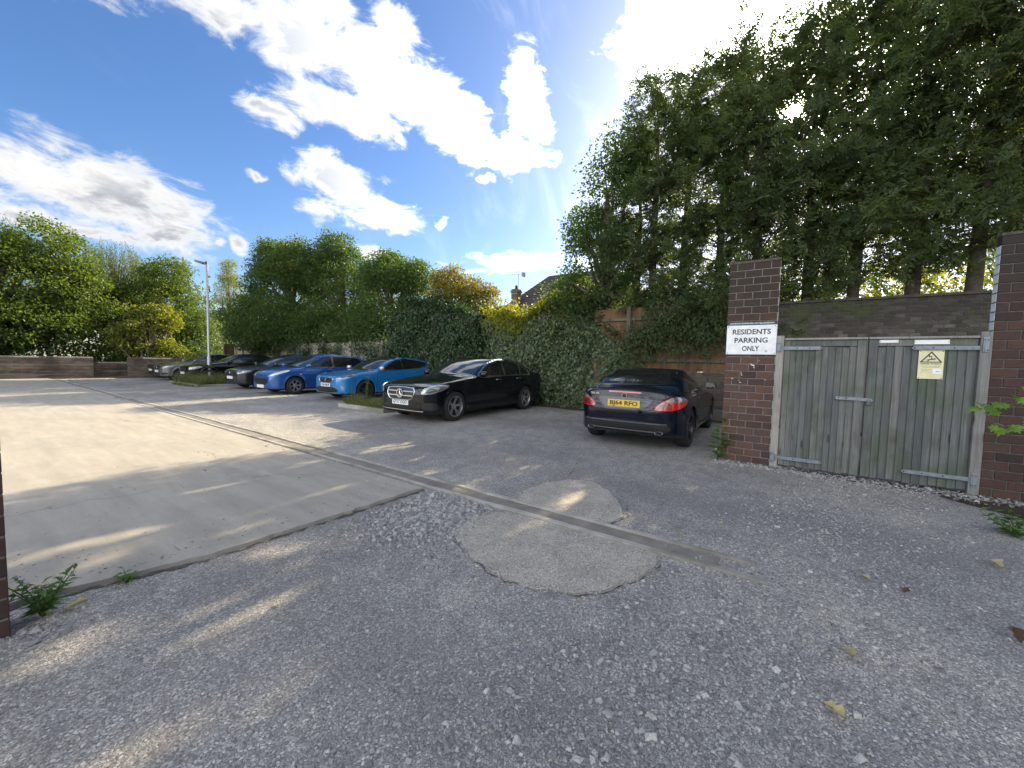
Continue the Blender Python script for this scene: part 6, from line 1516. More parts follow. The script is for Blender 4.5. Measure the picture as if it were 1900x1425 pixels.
def conifer_parts(H, z0, rmax, seed, nb=230, dens=12.0, nh=9, top_pow=0.62):
    r = np.random.default_rng(seed)
    q = MB()
    bend = r.normal(0, 0.12, (5, 2)).cumsum(0) * 0.5; bend[0] = 0
    zz = np.linspace(0, H * 0.97, 5)
    q.tube([(bend[i, 0], bend[i, 1], zz[i] - (0.1 if i == 0 else 0)) for i in range(5)], [0.14, 0.125, 0.095, 0.06, 0.015], 9)
    trunk = q.mesh('trunk', M_BARK, True)
    br = MB(); P, D, L, NU, SD = [], [], [], [], []
    ha = r.uniform(0, 6.283, nh); hr = rmax * r.uniform(0.3, 0.95, nh)
    HL = np.stack([hr * np.cos(ha), hr * np.sin(ha), r.uniform(z0 + 0.5, H, nh)], 1); HR = r.uniform(0.28, 0.55, nh) ** 2
    lob = r.uniform(0, 6.283, 4)
    for b in range(nb):
        u = r.random() ** 0.92
        z = z0 + (H - z0) * u
        a = r.uniform(0, 2 * math.pi)
        R_ = rmax * (0.18 + 0.84 * min(1, (1 - u) ** top_pow * 1.2)) * r.uniform(0.6, 1.15) * (0.72 + 0.28 * min(1, u / 0.14))
        R_ *= 1 + 0.22 * math.sin(2 * a + lob[0] + z * 1.1) + 0.16 * math.sin(3 * a + lob[1] - z * 1.9)
        tx, ty = np.interp(z, zz, bend[:, 0]), np.interp(z, zz, bend[:, 1])
        base = np.array([tx, ty, z]); out = np.array([math.cos(a), math.sin(a), 0])
        rise = r.uniform(0.1, 0.95) * (0.5 + 0.9 * u); drop = r.uniform(0.0, 0.55) * (1.1 - u)
        pts = np.array([base + out * R_ * f + np.array([0, 0, rise * R_ * f * (1.35 - 0.5 * f) - drop * R_ * f * f]) for f in (0, 0.35, 0.7, 1.0)])
        if b % 4 == 0: br.tube([tuple(p) for p in pts], [0.026 * (1.15 - u), 0.016, 0.010, 0.003], 5, False)
        ns = int(4 + R_ * dens)
        f = r.uniform(0.25, 1.05, ns) ** 0.75
        g = np.array([0, 0.35, 0.7, 1.0])
        p = np.stack([np.interp(np.minimum(f, 1), g, pts[:, k]) for k in range(3)], 1) + out * np.maximum(0, f - 1)[:, None] * R_ + r.normal(0, 0.13, (ns, 3))
        d = out * r.uniform(0.15, 0.9, (ns, 1)) + r.normal(0, 0.5, (ns, 3)) * [1, 1, 0.6] + np.stack([np.zeros(ns), np.zeros(ns), r.uniform(-0.55, 0.75, ns)], 1)
        P.append(p); D.append(d)
    P, D = np.concatenate(P), unit(np.concatenate(D))
    keep = ~((((P[:, None] - HL[None]) ** 2).sum(2) < HR[None]).any(1)); P, D = P[keep], D[keep]
    n = len(P); L = r.uniform(0.17, 0.36, n)
    S = unit(np.cross(D, unit(r.normal(0, 0.55, (n, 3)) + [0, 0, 1.0]))); U = np.cross(S, D)
    V = []
    m = 5
    for k in range(m):
        s = k / (m - 1)
        for sg in ((1, -1) if k < m - 1 else (1,)):
            q0 = P + D * (L * s * 0.8)[:, None] - U * (L * 0.15 * s * s)[:, None]
            dd = unit(D * 0.8 + S * (sg * 0.72 if k < m - 1 else 0) - U * 0.25 * s + r.normal(0, 0.10, (n, 3)))
            v, _ = leaf_quads(q0, dd, L * (0.52 - 0.27 * s) * r.uniform(0.75, 1.25, n), L * 0.125 * r.uniform(0.8, 1.3, n), 0.12, U + r.normal(0, 0.25, (n, 3)))
            V.append(v.reshape(n, 4, 3))
    V = np.stack(V, 1)                       # sprays x leaflets x 4 x 3
    tone = np.clip(r.normal(0.45, 0.20, n) + 0.18 * np.sin(P[:, 2] * 1.7 + P[:, 0] * 2.1), 0, 1)
    return trunk, br.mesh('branches', M_BARK, True), P, V, tone
CONIFER_KINDS = [conifer_parts(9.6, 3.25, 1.65, 101, 235, 13.0, 6), conifer_parts(9.6, 3.3, 1.75, 102, 235, 13.0, 6), conifer_parts(9.6, 1.7, 1.6, 103, 255, 12.0, 7), conifer_parts(9.6, 1.8, 1.55, 104, 245, 12.0, 7)]
# (X, Y, height, mesh kind)
CONIFERS = [
    (11.9, -0.50, 9.5, 0, 'straight conifer directly right of the sign pier, dark trunk showing above the mossy wall'),
    (12.0, -1.45, 9.7, 1, 'conifer with its trunk above the middle of the gates'),
    (11.9, -2.42, 10.9, 0, 'tall conifer with its trunk above the yellow warning sign'),
    (12.1, -3.25, 11.2, 1, 'tall conifer with its trunk beside the white painted pier edge'),
    (11.9, -4.45, 11.4, 0, 'tallest conifer, behind the dark right pier at the picture edge'),
    (12.0, -5.7, 11.0, 1, 'conifer beyond the right pier, past the picture edge'),
    (11.8, 0.45, 9.6, 2, 'conifer standing directly behind the sign pier'),
    (12.0, 1.35, 9.5, 3, 'conifer above the right end of the brown fence'),
    (11.7, 2.25, 9.45, 2, 'conifer above the middle of the brown fence behind the roadster'),
    (11.8, 3.15, 9.3, 3, 'conifer above the left end of the brown fence'),
    (12.2, 3.95, 8.0, 2, 'shorter conifer at the left end of the tall dark row'),
    (14.4, -5.2, 10.6, 1, 'conifer in the second row behind the right pier'),
]
for i, (x, y, H, k, lab) in enumerate(CONIFERS):
    rz = random.uniform(0, 6.28)
    t = thing('conifer', lab, 'tree', (x, y, 0), rz, 'row of tall conifers')
    s = H / 9.6; w = random.uniform(0.94, 1.12)
    tr, brn, P, V, tone = CONIFER_KINDS[k]
    put('trunk', tr, t, scale=(w, w, s)); put('branches', brn, t, scale=(w, w, s))
    Q = P * [w, w, s]; c_, s_ = math.cos(rz), math.sin(rz)
    Wp = np.stack([Q[:, 0] * c_ - Q[:, 1] * s_ + x, Q[:, 0] * s_ + Q[:, 1] * c_ + y, Q[:, 2]], 1)
    keep = open_gaps(Wp)
    if y < -5: keep &= rng.random(len(P)) < 0.5
    VV = (V[keep] * [w, w, s]).reshape(-1, 3); tn = np.repeat(tone[keep], V.shape[1])
    put('crown', mesh_np('crown', VV, np.arange(len(VV)).reshape(-1, 4), L_CON, False, attr=np.clip(tn + rng.normal(0, 0.07, len(tn)), 0, 1)), t)

broad_tree('broadleaf_tree', 'light leafy tree leaning out at the left end of the conifer row', (11.35, 4.35, 0),
    [(-0.2, 0.25, 4.3, 1.1, 1.0, 1.5, 2), (0, -0.1, 6.3, 0.95, 0.85, 1.5, 1.6), (0.1, -0.5, 7.7, 0.6, 0.6, 0.75, 0.6), (-0.3, 0.9, 3.4, 0.9, 0.75, 0.9, 1), (0.2, 0.7, 5.6, 0.7, 0.6, 0.7, 0.7)], 330, 0.40, 62, 0.10, 0.055, L_OAK, 0.12, 6.5, group='row of tall conifers', nl=30)
# ---- broadleaf trees behind the hedge and the grey fence
OAK = dict(ll=0.125, lw=0.075, mat=L_OAK)
broad_tree('broadleaf_tree', 'tallest oak-like tree behind the grey fence, left of the notch of sky', (12.0, 24.6, 0),
    [(0, 1.2, 5.0, 1.9, 2.9, 3.2, 3), (-1.3, 0.5, 3.3, 1.9, 3.2, 1.7, 2), (0, 1.9, 7.25, 1.15, 1.3, 1.4, 1), (0, -0.5, 6.8, 1.15, 1.5, 1.5, 1.1), (-0.6, 2.6, 3.6, 1.5, 1.6, 2.0, 1)], 820, 0.60, 85, trunk_r=0.26, trunk_h=5.0, **OAK)
broad_tree('broadleaf_tree', 'oak-like tree with a pointed top behind the deep blue hatchback', (13.4, 21.4, 0),
    [(0, 0.2, 5.0, 2.0, 2.7, 3.0, 2.4), (-1.4, 0, 3.0, 1.8, 2.9, 1.4, 1.4), (0, 0.4, 7.6, 0.9, 1.1, 1.35, 0.7), (0, 1.9, 6.7, 1.2, 1.1, 1.7, 0.7)], 640, 0.58, 85, trunk_r=0.22, trunk_h=4.5, **OAK)
broad_tree('broadleaf_tree', 'rounder oak-like tree with open twigs behind the bright blue hatchback', (13.3, 16.6, 0),
    [(0, 0.3, 4.4, 1.8, 2.3, 2.3, 2), (-1.2, 0.5, 2.8, 1.5, 2.2, 1.2, 1), (0, 0.9, 6.0, 1.0, 1.1, 1.0, 0.6), (0, -1.2, 5.4, 1.0, 1.2, 0.9, 0.6)], 430, 0.56, 80, trunk_r=0.18, trunk_h=3.8, **OAK)
broad_tree('golden_shrub', 'golden leaved bush rising above the dark ivy', (12.9, 11.8, 0),
    [(0, 0, 3.9, 1.1, 1.5, 1.25, 2), (0, 0.5, 4.9, 0.7, 0.8, 0.65, 0.6), (0, -1.1, 4.1, 0.8, 0.8, 0.8, 0.6)], 250, 0.42, 70, 0.10, 0.065, L_GOLD, 0.08, 3.0, cat='shrub')
broad_tree('tall_thuja', 'narrow yellowish thuja behind the lamp post', (15.2, 42.6, 0),
    [(0, 0, 3.0, 1.9, 1.9, 2.9, 2), (0, 0, 6.9, 1.25, 1.25, 2.4, 1.4), (0, 0, 9.4, 0.5, 0.5, 1.1, 0.4)], 380, 0.5, 85, 0.11, 0.045, L_LIME, 0.14, 6.5, droop=0.0)
# far group beyond the court wall
HZ = dict(ll=0.15, lw=0.10, mat=L_HAZEL)
broad_tree('hornbeam', 'big layered hornbeam above the long grey wall at the far left', (1.6, 33.6, 0),
    [(0, 0, 4.6, 3.4, 2.4, 3.1, 3), (1.6, -0.4, 6.9, 1.7, 1.4, 1.5, 1), (-1.8, 0, 6.0, 1.8, 1.6, 1.7, 1), (-0.5, -1.6, 2.8, 3.4, 1.2, 1.3, 1.4), (2.8, -0.6, 4.4, 1.5, 1.4, 2.2, 1)], 760, 0.64, 76, trunk_r=0.24, trunk_h=4.6, droop=0.3, **HZ)
broad_tree('hornbeam', 'hornbeam at the extreme left edge over the grey wall', (-4.6, 33.8, 0),
    [(0, 0, 4.4, 3.2, 2.4, 3.0, 3), (1.0, -1.4, 2.8, 3.0, 1.2, 1.3, 1.2)], 480, 0.66, 72, trunk_r=0.24, trunk_h=4.4, droop=0.3, **HZ)
broad_tree('hornbeam', 'hornbeam beyond the picture edge at the far left', (-11.0, 34.0, 0),
    [(0, 0, 4.6, 3.6, 2.4, 3.2, 3)], 220, 0.75, 60, trunk_r=0.24, trunk_h=4.4, droop=0.3, **HZ)
broad_tree('birch', 'light leafy birch above the brown wall, left of the lamp post', (7.9, 34.2, 0),
    [(0, 0, 4.2, 2.1, 1.8, 2.9, 2), (0.7, 0, 6.6, 1.2, 1.1, 1.3, 0.8), (-1.6, -0.2, 3.8, 1.4, 1.3, 2.0, 0.9), (1.9, -0.3, 3.8, 1.3, 1.3, 2.2, 0.9)], 600, 0.55, 66, 0.115, 0.08, L_HAZEL, 0.16, 4.4, M_BARK_PALE)
# dark undergrowth behind the court walls and the wood beyond: masses nobody could count
def mass(name, label, boxes, n, ll, lw, mat, seed):
    r = np.random.default_rng(seed); Q = []
    B = np.array(boxes, float); vol = (B[:, 1] - B[:, 0]) * (B[:, 5] - B[:, 4])
    k = r.choice(len(B), n, p=vol / vol.sum()); nc = n // 45
    kc = r.choice(len(B), nc, p=vol / vol.sum())
    C = np.stack([r.uniform(B[kc, 2 * i], B[kc, 2 * i + 1]) for i in range(3)], 1); C[:, 2] -= np.abs(r.normal(0, 0.4, nc)) * (C[:, 2] > B[kc, 4] + 1)
    i = r.integers(0, nc, n); g = r.normal(size=(n, 3)) * [0.5, 0.4, 0.36] * (ll / 0.15)
    P = C[i] + g; P[:, 2] = np.maximum(P[:, 2], 0.05)
    foliage(name, [leaf_quads(P, unit(r.normal(0, 0.6, (n, 3)) + [0, -0.2, -0.4]), ll * r.uniform(.7, 1.3, n), lw * r.uniform(.7, 1.3, n), 0.15, unit(r.normal(0, 0.6, (n, 3)) + [0, -0.4, 0.6]))], mat, None, kind='stuff', label=label)
mass('undergrowth', 'dark undergrowth behind the far court walls', [(-14, 10.5, 31.9, 33.6, 0.1, 2.6), (3, 10.8, 33, 35, 0.1, 3.6), (10.5, 14.5, 36, 42, 0.1, 5.0), (8.5, 11, 34.5, 37, 0.1, 3.5)], 32000, 0.16, 0.10, L_OAK, 55)
mass('undergrowth', 'dark undergrowth behind the silvered fence', [(11.4, 13.5, 13.5, 31.5, 0.1, 3.1)], 15000, 0.15, 0.09, L_OAK, 57)
mass('distant_wood', 'distant wood beyond the court and unseen added trees behind the viewer', [(-40, 14, 46, 54, 0.2, 7.5), (14, 60, 46, 60, 0.2, 6.0), (-30, -24, -30, 30, 0.2, 6.0), (-22, 8, -34, -26, 0.2, 6.0), (36, 48, -20, 40, 0.2, 5.5), (20, 26, -16, 6, 0.2, 3.2)], 30000, 0.42, 0.28, L_OAK, 56)  # boxes behind the viewer are unseen trees, added to darken the car reflections
# young multi-stem tree catching the sun by the far cars
broad_tree('hazel_sapling', 'sunlit multi-stemmed hazel behind the leftmost cars', (7.0, 31.6, 0),
    [(0.1, 0, 2.9, 1.35, 0.7, 1.5, 2), (0.9, 0, 3.5, 0.9, 0.6, 1.0, 1), (-1.1, 0, 2.2, 0.9, 0.6, 0.9, 1), (0.7, -0.2, 1.6, 0.9, 0.5, 0.5, 0.6)], 170, 0.38, 34, 0.15, 0.11, L_LIME, 0.06, 3.0, M_BARK_PALE,
    stems=[(0, 0, -0.9, 0.1, 3.4, 0.055), (0.1, 0, -0.35, 0, 3.6, 0.06), (0.2, 0.1, 0.35, 0, 3.9, 0.055), (0.3, 0, 1.0, -0.1, 3.5, 0.05), (0.0, -0.1, -1.6, 0, 2.2, 0.04)], cat='sapling', nl=16)
def willow(label, loc, R_, H, n, z_end, seed):
    r = np.random.default_rng(seed)
    t = thing('willow', label, 'tree', loc, 0, 'trees beyond the fence')
    P, D, L, Wd = [], [], [], []; q = MB()
    q.tube([(0, 0, -.05), (0.1, 0, H * 0.4), (0, 0.1, H * 0.75)], [0.25, 0.2, 0.1], 9); q.put('trunk', M_BARK, t, smooth=True)
    br = MB()
    for i in range(n):
        a = r.uniform(0, 6.283); rr = R_ * math.sqrt(r.uniform(0.05, 1)); top = H * (1 - 0.42 * (rr / R_) ** 2) * r.uniform(0.86, 1.0)
        x, y = rr * math.cos(a), rr * math.sin(a); ln = min(top - z_end, r.uniform(0.9, 2.8))
        if i % 12 == 0: br.tube([(0, 0, H * 0.5), (x * 0.5, y * 0.5, top * 0.88), (x, y, top * 0.95)], [0.04, 0.018, 0.005], 5, False)
        m = int(ln / 0.065)
        s = np.linspace(0, 1, m)[:, None]
        pts = np.concatenate([x + np.cos(a) * 0.35 * np.sin(s * 1.4) + r.normal(0, 0.035, (m, 1)), y + np.sin(a) * 0.35 * np.sin(s * 1.4) + r.normal(0, 0.035, (m, 1)), top - ln * s ** 1.15], 1)
        P.append(pts); D.append(unit(r.normal(0, 0.6, (m, 3)) + [0, 0, -0.9])); L.append(r.uniform(0.10, 0.17, m)); Wd.append(np.full(m, 0.032))
    br.put('branches', M_BARK, t, smooth=True)
    foliage('crown', [leaf_quads(np.concatenate(P), np.concatenate(D), np.concatenate(L), np.concatenate(Wd), 0.2)], L_WILLOW, t)
willow('pale weeping willow rising behind the hornbeam and the birch', (6.6, 37.0, 0), 2.5, 9.3, 1150, 2.5, 5)
willow('thin weeping willow top at the extreme left', (1.6, 38.5, 0), 2.2, 10.2, 520, 5.0, 6)

# ---- ivy hedge: woody core hidden behind overlapping leaves
def hedge(label, y0, y1, hfun, xf, depth, n, ll, lw, mat, seed, name='ivy_hedge', bulge=0.36, crest_mat=None):
    r = np.random.default_rng(seed)
    t = thing(name, label, 'hedge', (xf, (y0 + y1) / 2, 0), 0, 'hedges along the parking bays')
    yc = (y0 + y1) / 2
    # core
    m = 40; V, F = [], []
    ys = np.linspace(y0 + 0.12, y1 - 0.12, m)
    for y in ys:
        h = hfun(y) - 0.22
        for fx, fz in ((0.22, 0.0), (0.16, 0.35), (0.20, 0.8), (0.42, 1.0), (depth * 0.8, 1.0), (depth * 0.9, 0.0)):
            V.append((fx + r.normal(0, 0.04), y - yc, max(0, h * fz) + (r.normal(0, 0.05) if fz else -0.02)))
    for i in range(m - 1):
        for k in range(5): F.append((i * 6 + k, (i + 1) * 6 + k, (i + 1) * 6 + k + 1, i * 6 + k + 1))
    F += [tuple(range(6)), tuple(range((m - 1) * 6 + 5, (m - 1) * 6 - 1, -1))]
    put('woody_core', mesh_np('woody_core', V, F, M_HEDGE_CORE), t)
    # leaf coat
    bx = r.uniform(0, 100, 6)
    def lump(y, z): return bulge * (np.sin(y * 1.7 + bx[0]) * np.sin(z * 1.9 + bx[1]) * 0.55 + np.sin(y * 4.1 + bx[2]) * np.sin(z * 3.7 + bx[3]) * 0.3 + np.sin(y * 9 + bx[4]) * np.sin(z * 8 + bx[5]) * 0.15)
    y = r.uniform(y0, y1, n); h = np.array([hfun(v) for v in y]); q = r.random(n)
    front = q < 0.74
    z = np.where(front, h * r.random(n) ** 0.9, h + r.normal(0, 0.10, n))
    x = np.where(front, -lump(y, z) * 0.8 - 0.05 + r.exponential(0.07, n), r.uniform(-0.1, depth, n))
    over = np.clip((z / h - 0.82) / 0.18, 0, 1); x = np.where(front, x + over ** 2 * 0.35, x)
    ez = np.clip((0.18 - np.minimum(y - y0, y1 - y)) / 0.18, 0, 1); x += ez * r.uniform(0, 0.5, n)
    z = z + np.where(~front, lump(y, x) * 0.9 + (r.random(n) < 0.12) * r.exponential(0.14, n), 0)
    P = np.stack([x, y - yc, z], 1)
    # straggling shoots that stand out of the face and the top
    ns = n // 26; st = r.integers(0, n, ns // 10); k = np.repeat(st, 10); f = np.tile(np.linspace(0.1, 1, 10), len(st)); m_ = len(k)
    sd = np.repeat(unit(r.normal(0, 0.6, (len(st), 3)) + [-0.5, 0, 0.55]), 10, 0); sl_ = np.repeat(r.uniform(0.2, 0.6, len(st)), 10)
    P[:m_] = P[k] + sd * (f * sl_)[:, None] - np.stack([0 * f, 0 * f, 0.25 * sl_ * f * f], 1) + r.normal(0, 0.02, (m_, 3))
    out = np.where(front[:, None], [[-0.75, 0, 0.25]], [[-0.1, 0, 1.0]])
    nr = unit(out + r.normal(0, 0.42, (n, 3)))
    D = unit(np.where(front[:, None], [[-0.25, 0, -0.85]], [[-0.4, 0, 0.35]]) + r.normal(0, 0.5, (n, 3)))
    s = np.exp(r.normal(-0.03, 0.30, n))
    if crest_mat is None:
        foliage('leaves', [leaf_quads(P, D, ll * s, lw * s, 0.12, nr)], mat, t)
    else:
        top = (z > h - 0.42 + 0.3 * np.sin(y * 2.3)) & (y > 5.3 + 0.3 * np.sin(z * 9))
        top = (z + r.normal(0, 0.14, n) > h - 0.40 + 0.3 * np.sin(y * 2.3)) & (y + r.normal(0, 0.3, n) > 5.4)  # crest leaves take the yellower colour that stands in for sun
        for nm, k, mt in (('leaves', ~top, mat), ('sun_toned_shoots', top, crest_mat)):
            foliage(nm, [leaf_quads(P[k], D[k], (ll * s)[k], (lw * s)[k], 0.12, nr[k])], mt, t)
    return t
M_HEDGE_CORE = plain('hedge_wood', (0.018, 0.020, 0.012), 0.95, noise=0.5, nscale=9, bump=0.8)
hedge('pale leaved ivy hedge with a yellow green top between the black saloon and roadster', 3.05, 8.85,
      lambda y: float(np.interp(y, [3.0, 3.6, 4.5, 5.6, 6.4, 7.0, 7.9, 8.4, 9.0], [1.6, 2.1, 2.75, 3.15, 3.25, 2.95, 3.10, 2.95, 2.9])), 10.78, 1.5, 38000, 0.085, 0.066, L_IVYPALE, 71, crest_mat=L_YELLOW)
hedge('dark green climber hedge behind the black saloon and the bright blue hatchback', 8.6, 13.7,
      lambda y: float(np.interp(y, [8.5, 9.4, 10.4, 11.4, 12.4, 13.2, 13.9], [3.0, 3.15, 3.35, 3.55, 3.85, 3.45, 2.6])), 10.62, 1.6, 30000, 0.082, 0.058, L_IVY, 72, bulge=0.42)
# climbers spilling over the fences
def spill(label, x, spots, n_each, ll, lw, mat, seed, name='climber', cat='climber'):
    r = np.random.default_rng(seed)
    t = thing(name, label, cat, (x, spots[0][0], 0)); PP, q = [], MB()
    y00 = spots[0][0]
    for (y, z0, z1, w) in spots:
        n = int(n_each * w * (z1 - z0))
        k = max(4, int(n / 60)); cy, cz = y + r.normal(0, w * 0.32, k), r.uniform(z0, z1, k)
        i = r.integers(0, k, n)
        P = np.stack([-np.abs(r.normal(0.02, 0.16, n)), cy[i] + r.normal(0, 0.2, n) - y00, cz[i] + r.normal(0, 0.16, n)], 1)
        PP.append(leaf_quads(P, unit(r.normal(0, 0.5, (n, 3)) + [-0.3, 0, -0.7]), ll * r.uniform(.7, 1.3, n), lw * r.uniform(.7, 1.3, n), 0.1, unit(r.normal(0, 0.5, (n, 3)) + [-0.8, 0, 0.3])))
        q.tube([(0.03, y - y00 - 0.1, 0.05), (-0.03, y - y00 + r.normal(0, 0.1), (z0 + z1) / 2), (-0.02, y - y00 + r.normal(0, 0.2), z1)], [0.02, 0.014, 0.006], 5, False)
    q.put('stems', M_BARK, t, smooth=True)
    foliage('leaves', PP, mat, t)
spill('conifer and ivy trails hanging over the tall brown fence', 10.72, [(2.5, 2.0, 2.9, 0.5), (2.0, 2.25, 2.95, 0.8), (1.4, 2.0, 2.95, 0.7), (0.9, 2.1, 2.9, 0.6), (3.1, 1.4, 2.9, 0.4), (2.2, 1.75, 2.1, 0.35), (1.7, 1.9, 2.3, 0.4)], 900, 0.10, 0.05, L_CON, 81)
spill('dark climber patches on the silvered fence behind the parked hatchbacks', 10.88, [(14.4, 0.9, 2.2, 1.0), (17.8, 0.6, 2.2, 1.0), (16.1, 1.6, 2.3, 0.8), (20.6, 0.6, 2.3, 1.4), (24.0, 1.5, 2.3, 2.0), (26.5, 1.4, 2.3, 1.6), (22.3, 1.3, 2.3, 0.8), (15.2, 0.4, 2.2, 0.8), (19.2, 1.2, 2.3, 0.9), (13.6, 0.8, 2.3, 0.9)], 420, 0.10, 0.07, L_IVY, 82)
# low sunlit growth seen under the conifer crowns, beyond the wall
for i, (x, y, lab) in enumerate(((17.5, -1.2, 'sunlit bush beyond the mossy wall, seen left of the middle trunk'), (17.0, -3.4, 'sunlit bush beyond the mossy wall, seen between the two right trunks'), (17.8, -5.2, 'sunlit bush beyond the wall near the right pier'), (18.0, 1.2, 'sunlit bush glimpsed behind the sign pier'), (17.5, 3.4, 'sunlit bush behind the left conifers'))):
    broad_tree('sunlit_bush', lab, (x, y, 0), [(0, 0, 2.9, 0.9, 1.5, 1.5, 2), (0, 0.6, 4.0, 0.7, 1.0, 0.8, 1)], 95, 0.45, 40, 0.12, 0.075, L_YELLOW, 0.06, 2.4, group='sunlit bushes beyond the wall', cat='bush', nl=10)

# ---- grass in the kerb beds, weeds, litter
def grass(name, label, x0, x1, y0, y1, n, h, seed, lean=0.35, z=0.07, front=0.0):
    r = np.random.default_rng(seed)
    x = x0 + (x1 - x0) * r.random(n) ** (1 + front); y = r.uniform(y0, y1, n)
    y += 0.12 * np.sin(x * 9); hh = h * r.uniform(0.35, 1.1, n) * (0.75 + 0.35 * np.sin(x * 5 + seed) * np.sin(y * 4.3))
    d = unit(np.stack([r.normal(0, lean, n), r.normal(0, lean, n), np.ones(n)], 1)); s = unit(np.cross(d, r.normal(size=(n, 3))))
    w = r.uniform(0.004, 0.009, n)[:, None]
    P0 = np.stack([x, y, np.full(n, z)], 1); hv = hh[:, None]
    sag = d * [1, 1, 0] * hv * 0.8
    P1 = P0 + d * hv * 0.5; P2 = P0 + d * hv * 0.95 + sag - [0, 0, 1] * hv * 0.12
    V = np.stack([P0 - s * w, P0 + s * w, P1 + s * w * .8, P1 - s * w * .8, P2], 1).reshape(-1, 3)
    k = np.arange(n)[:, None] * 5
    F = np.concatenate([np.concatenate([k, k + 1, k + 2, k + 3], 1), np.concatenate([k + 3, k + 2, k + 4, k + 4], 1)])
    F = [tuple(f) if f[2] != f[3] else tuple(f[:3]) for f in F.tolist()]
    rn = np.clip(r.normal(0.4, 0.25, n), 0, 1); rn = np.concatenate([rn, rn])
    o = put(name, mesh_np(name, V, F, L_GRASS, False, attr=rn), kind='stuff', label=label)
    return o
grass('long_grass', 'long green and straw grass in the kerb bed beside the black saloon', 6.25, 7.6, 8.2, 9.95, 2600, 0.40, 91, front=0.6)
grass('long_grass', 'tall seeding grass round the foot of the lamp post', 6.05, 9.0, 20.3, 23.8, 5200, 0.78, 92, front=0.4)
grass('long_grass', 'thin straggling grass at the kerb edge', 5.75, 6.15, 20.2, 22.8, 700, 0.28, 93, z=0.0)

def weed(name, label, loc, stems, cat='weed', mat=None, ll=0.07, lw=0.022, seed=0, pairs=7, h=0.3, spread=0.25):
    r = np.random.default_rng(seed)
    t = thing(name, label, cat, loc)
    for s in range(stems):
        a = r.uniform(0, 6.283); hh = h * r.uniform(0.55, 1.1); tip = np.array([math.cos(a) * spread * hh, math.sin(a) * spread * hh, hh])
        q = MB(); q.tube([(0, 0, -0.01), tuple(tip * [0.4, 0.4, 0.5]), tuple(tip)], [0.005, 0.004, 0.0015], 5); st = q.put('stem', M_STEM, t, smooth=True)
        for k in range(pairs):
            f = 0.15 + 0.85 * k / (pairs - 1)
            p = tip * [f ** 1.3, f ** 1.3, f]; b = a + k * 2.4
            for sg in (0, math.pi):
                if k == pairs - 1 and sg: continue
                d = np.array([math.cos(b + sg), math.sin(b + sg), 0.35 + 0.6 * (f > 0.9)])
                l = ll * r.uniform(0.7, 1.25) * (1.1 - 0.35 * f)
                V, F = leaf_quads(np.array([p]), np.array([d]), l, lw * r.uniform(.8, 1.2), 0.25, np.array([[0, 0, 1.0]]))
                put('leaf', mesh_np('leaf', V, F, mat or L_WEED, attr=[r.random()]), st)
    return t
M_STEM = plain('green_stem', (0.07, 0.11, 0.03), 0.6)
weed('weed_plant', 'bushy green weed at the foot of the low wall beside the concrete slab', (0.235, 3.06, 0), 9, seed=1, h=0.24, ll=0.075, lw=0.022, spread=0.55)
weed('weed_plant', 'small weed in the crack along the concrete edge', (0.56, 3.13, 0), 4, seed=2, h=0.09, ll=0.05, lw=0.018, spread=0.9, pairs=4)
weed('weed_plant', 'tall broad leaved weed against the foot of the sign pier', (6.28, 0.62, 0), 3, seed=3, h=0.52, ll=0.19, lw=0.062, spread=0.20, pairs=6)
weed('weed_plant', 'low ragged weed at the right edge below the maple branch', (4.95, -1.72, 0), 9, seed=4, h=0.16, ll=0.10, lw=0.03, spread=1.2, pairs=5)
weed('weed_plant', 'thin tall weed stalk growing beside the front wing of the bright blue hatchback', (6.5, 9.3, 0.07), 3, seed=5, h=1.05, ll=0.10, lw=0.03, spread=0.12, pairs=11)
weed('weed_plant', 'short weed stalk near the black saloon front wheel side of the grass bed', (6.4, 9.75, 0.07), 2, seed=6, h=0.6, ll=0.08, lw=0.025, spread=0.15, pairs=8)

# maple branch reaching in from the right
def maple_leaf(parent, p, d, up, size, r):
    d = d / np.linalg.norm(d); s = np.cross(d, up); s /= np.linalg.norm(s); u = np.cross(s, d)
    prof = [(0, 0), (0.18, 0.10), (0.48, -0.02), (0.40, 0.22), (0.62, 0.42), (0.36, 0.46), (0.30, 0.66), (0.14, 0.62), (0.0, 1.0)]
    pts = prof + [(-x, y) for x, y in prof[-2:0:-1]]
    V = [p + s * x * size + d * y * size - u * (abs(x) * 0.25 + y * y * 0.25) * size for x, y in pts]
    c = p + d * 0.35 * size
    V.append(c); n = len(pts)
    return put('leaf', mesh_np('leaf', np.array(V), [(i, (i + 1) % n, n) for i in range(n)], L_MAPLE, attr=[r.random()] * n), parent)
r_ = np.random.default_rng(17)
t = thing('maple_branch', 'bright green maple branch reaching in from the right in front of the dark pier', 'branch', (4.6, -1.75, 0))
ends = [((0.0, -0.70, 1.30), (0.06, 0.37, 1.10), 24), ((0.0, -0.80, 1.10), (0.05, 0.27, 0.93), 18), ((0.1, -0.9, 1.25), (0.15, -0.05, 1.15), 6)]
for a, b, n in ends:
    a, b = np.array(a), np.array(b)
    q = MB(); q.tube([tuple(a), tuple((a + b) / 2 + [0, 0, 0.05]), tuple(b)], [0.012, 0.008, 0.003], 6); tw = q.put('twig', M_BARK, t, smooth=True)
    for k in range(n):
        f = 0.45 + 0.55 * k / (n - 1)
        p = a + (b - a) * f + np.array([0, 0, 0.05 * math.sin(f * 3.14)]) + r_.normal(0, 0.03, 3)
        d = (b - a) / np.linalg.norm(b - a) * 0.8 + r_.normal(0, 0.55, 3) + [-0.1, 0, -0.35]
        maple_leaf(tw, p, d, np.array([-0.4, 0, 1.0]) + r_.normal(0, 0.3, 3), r_.uniform(0.055, 0.095), r_)
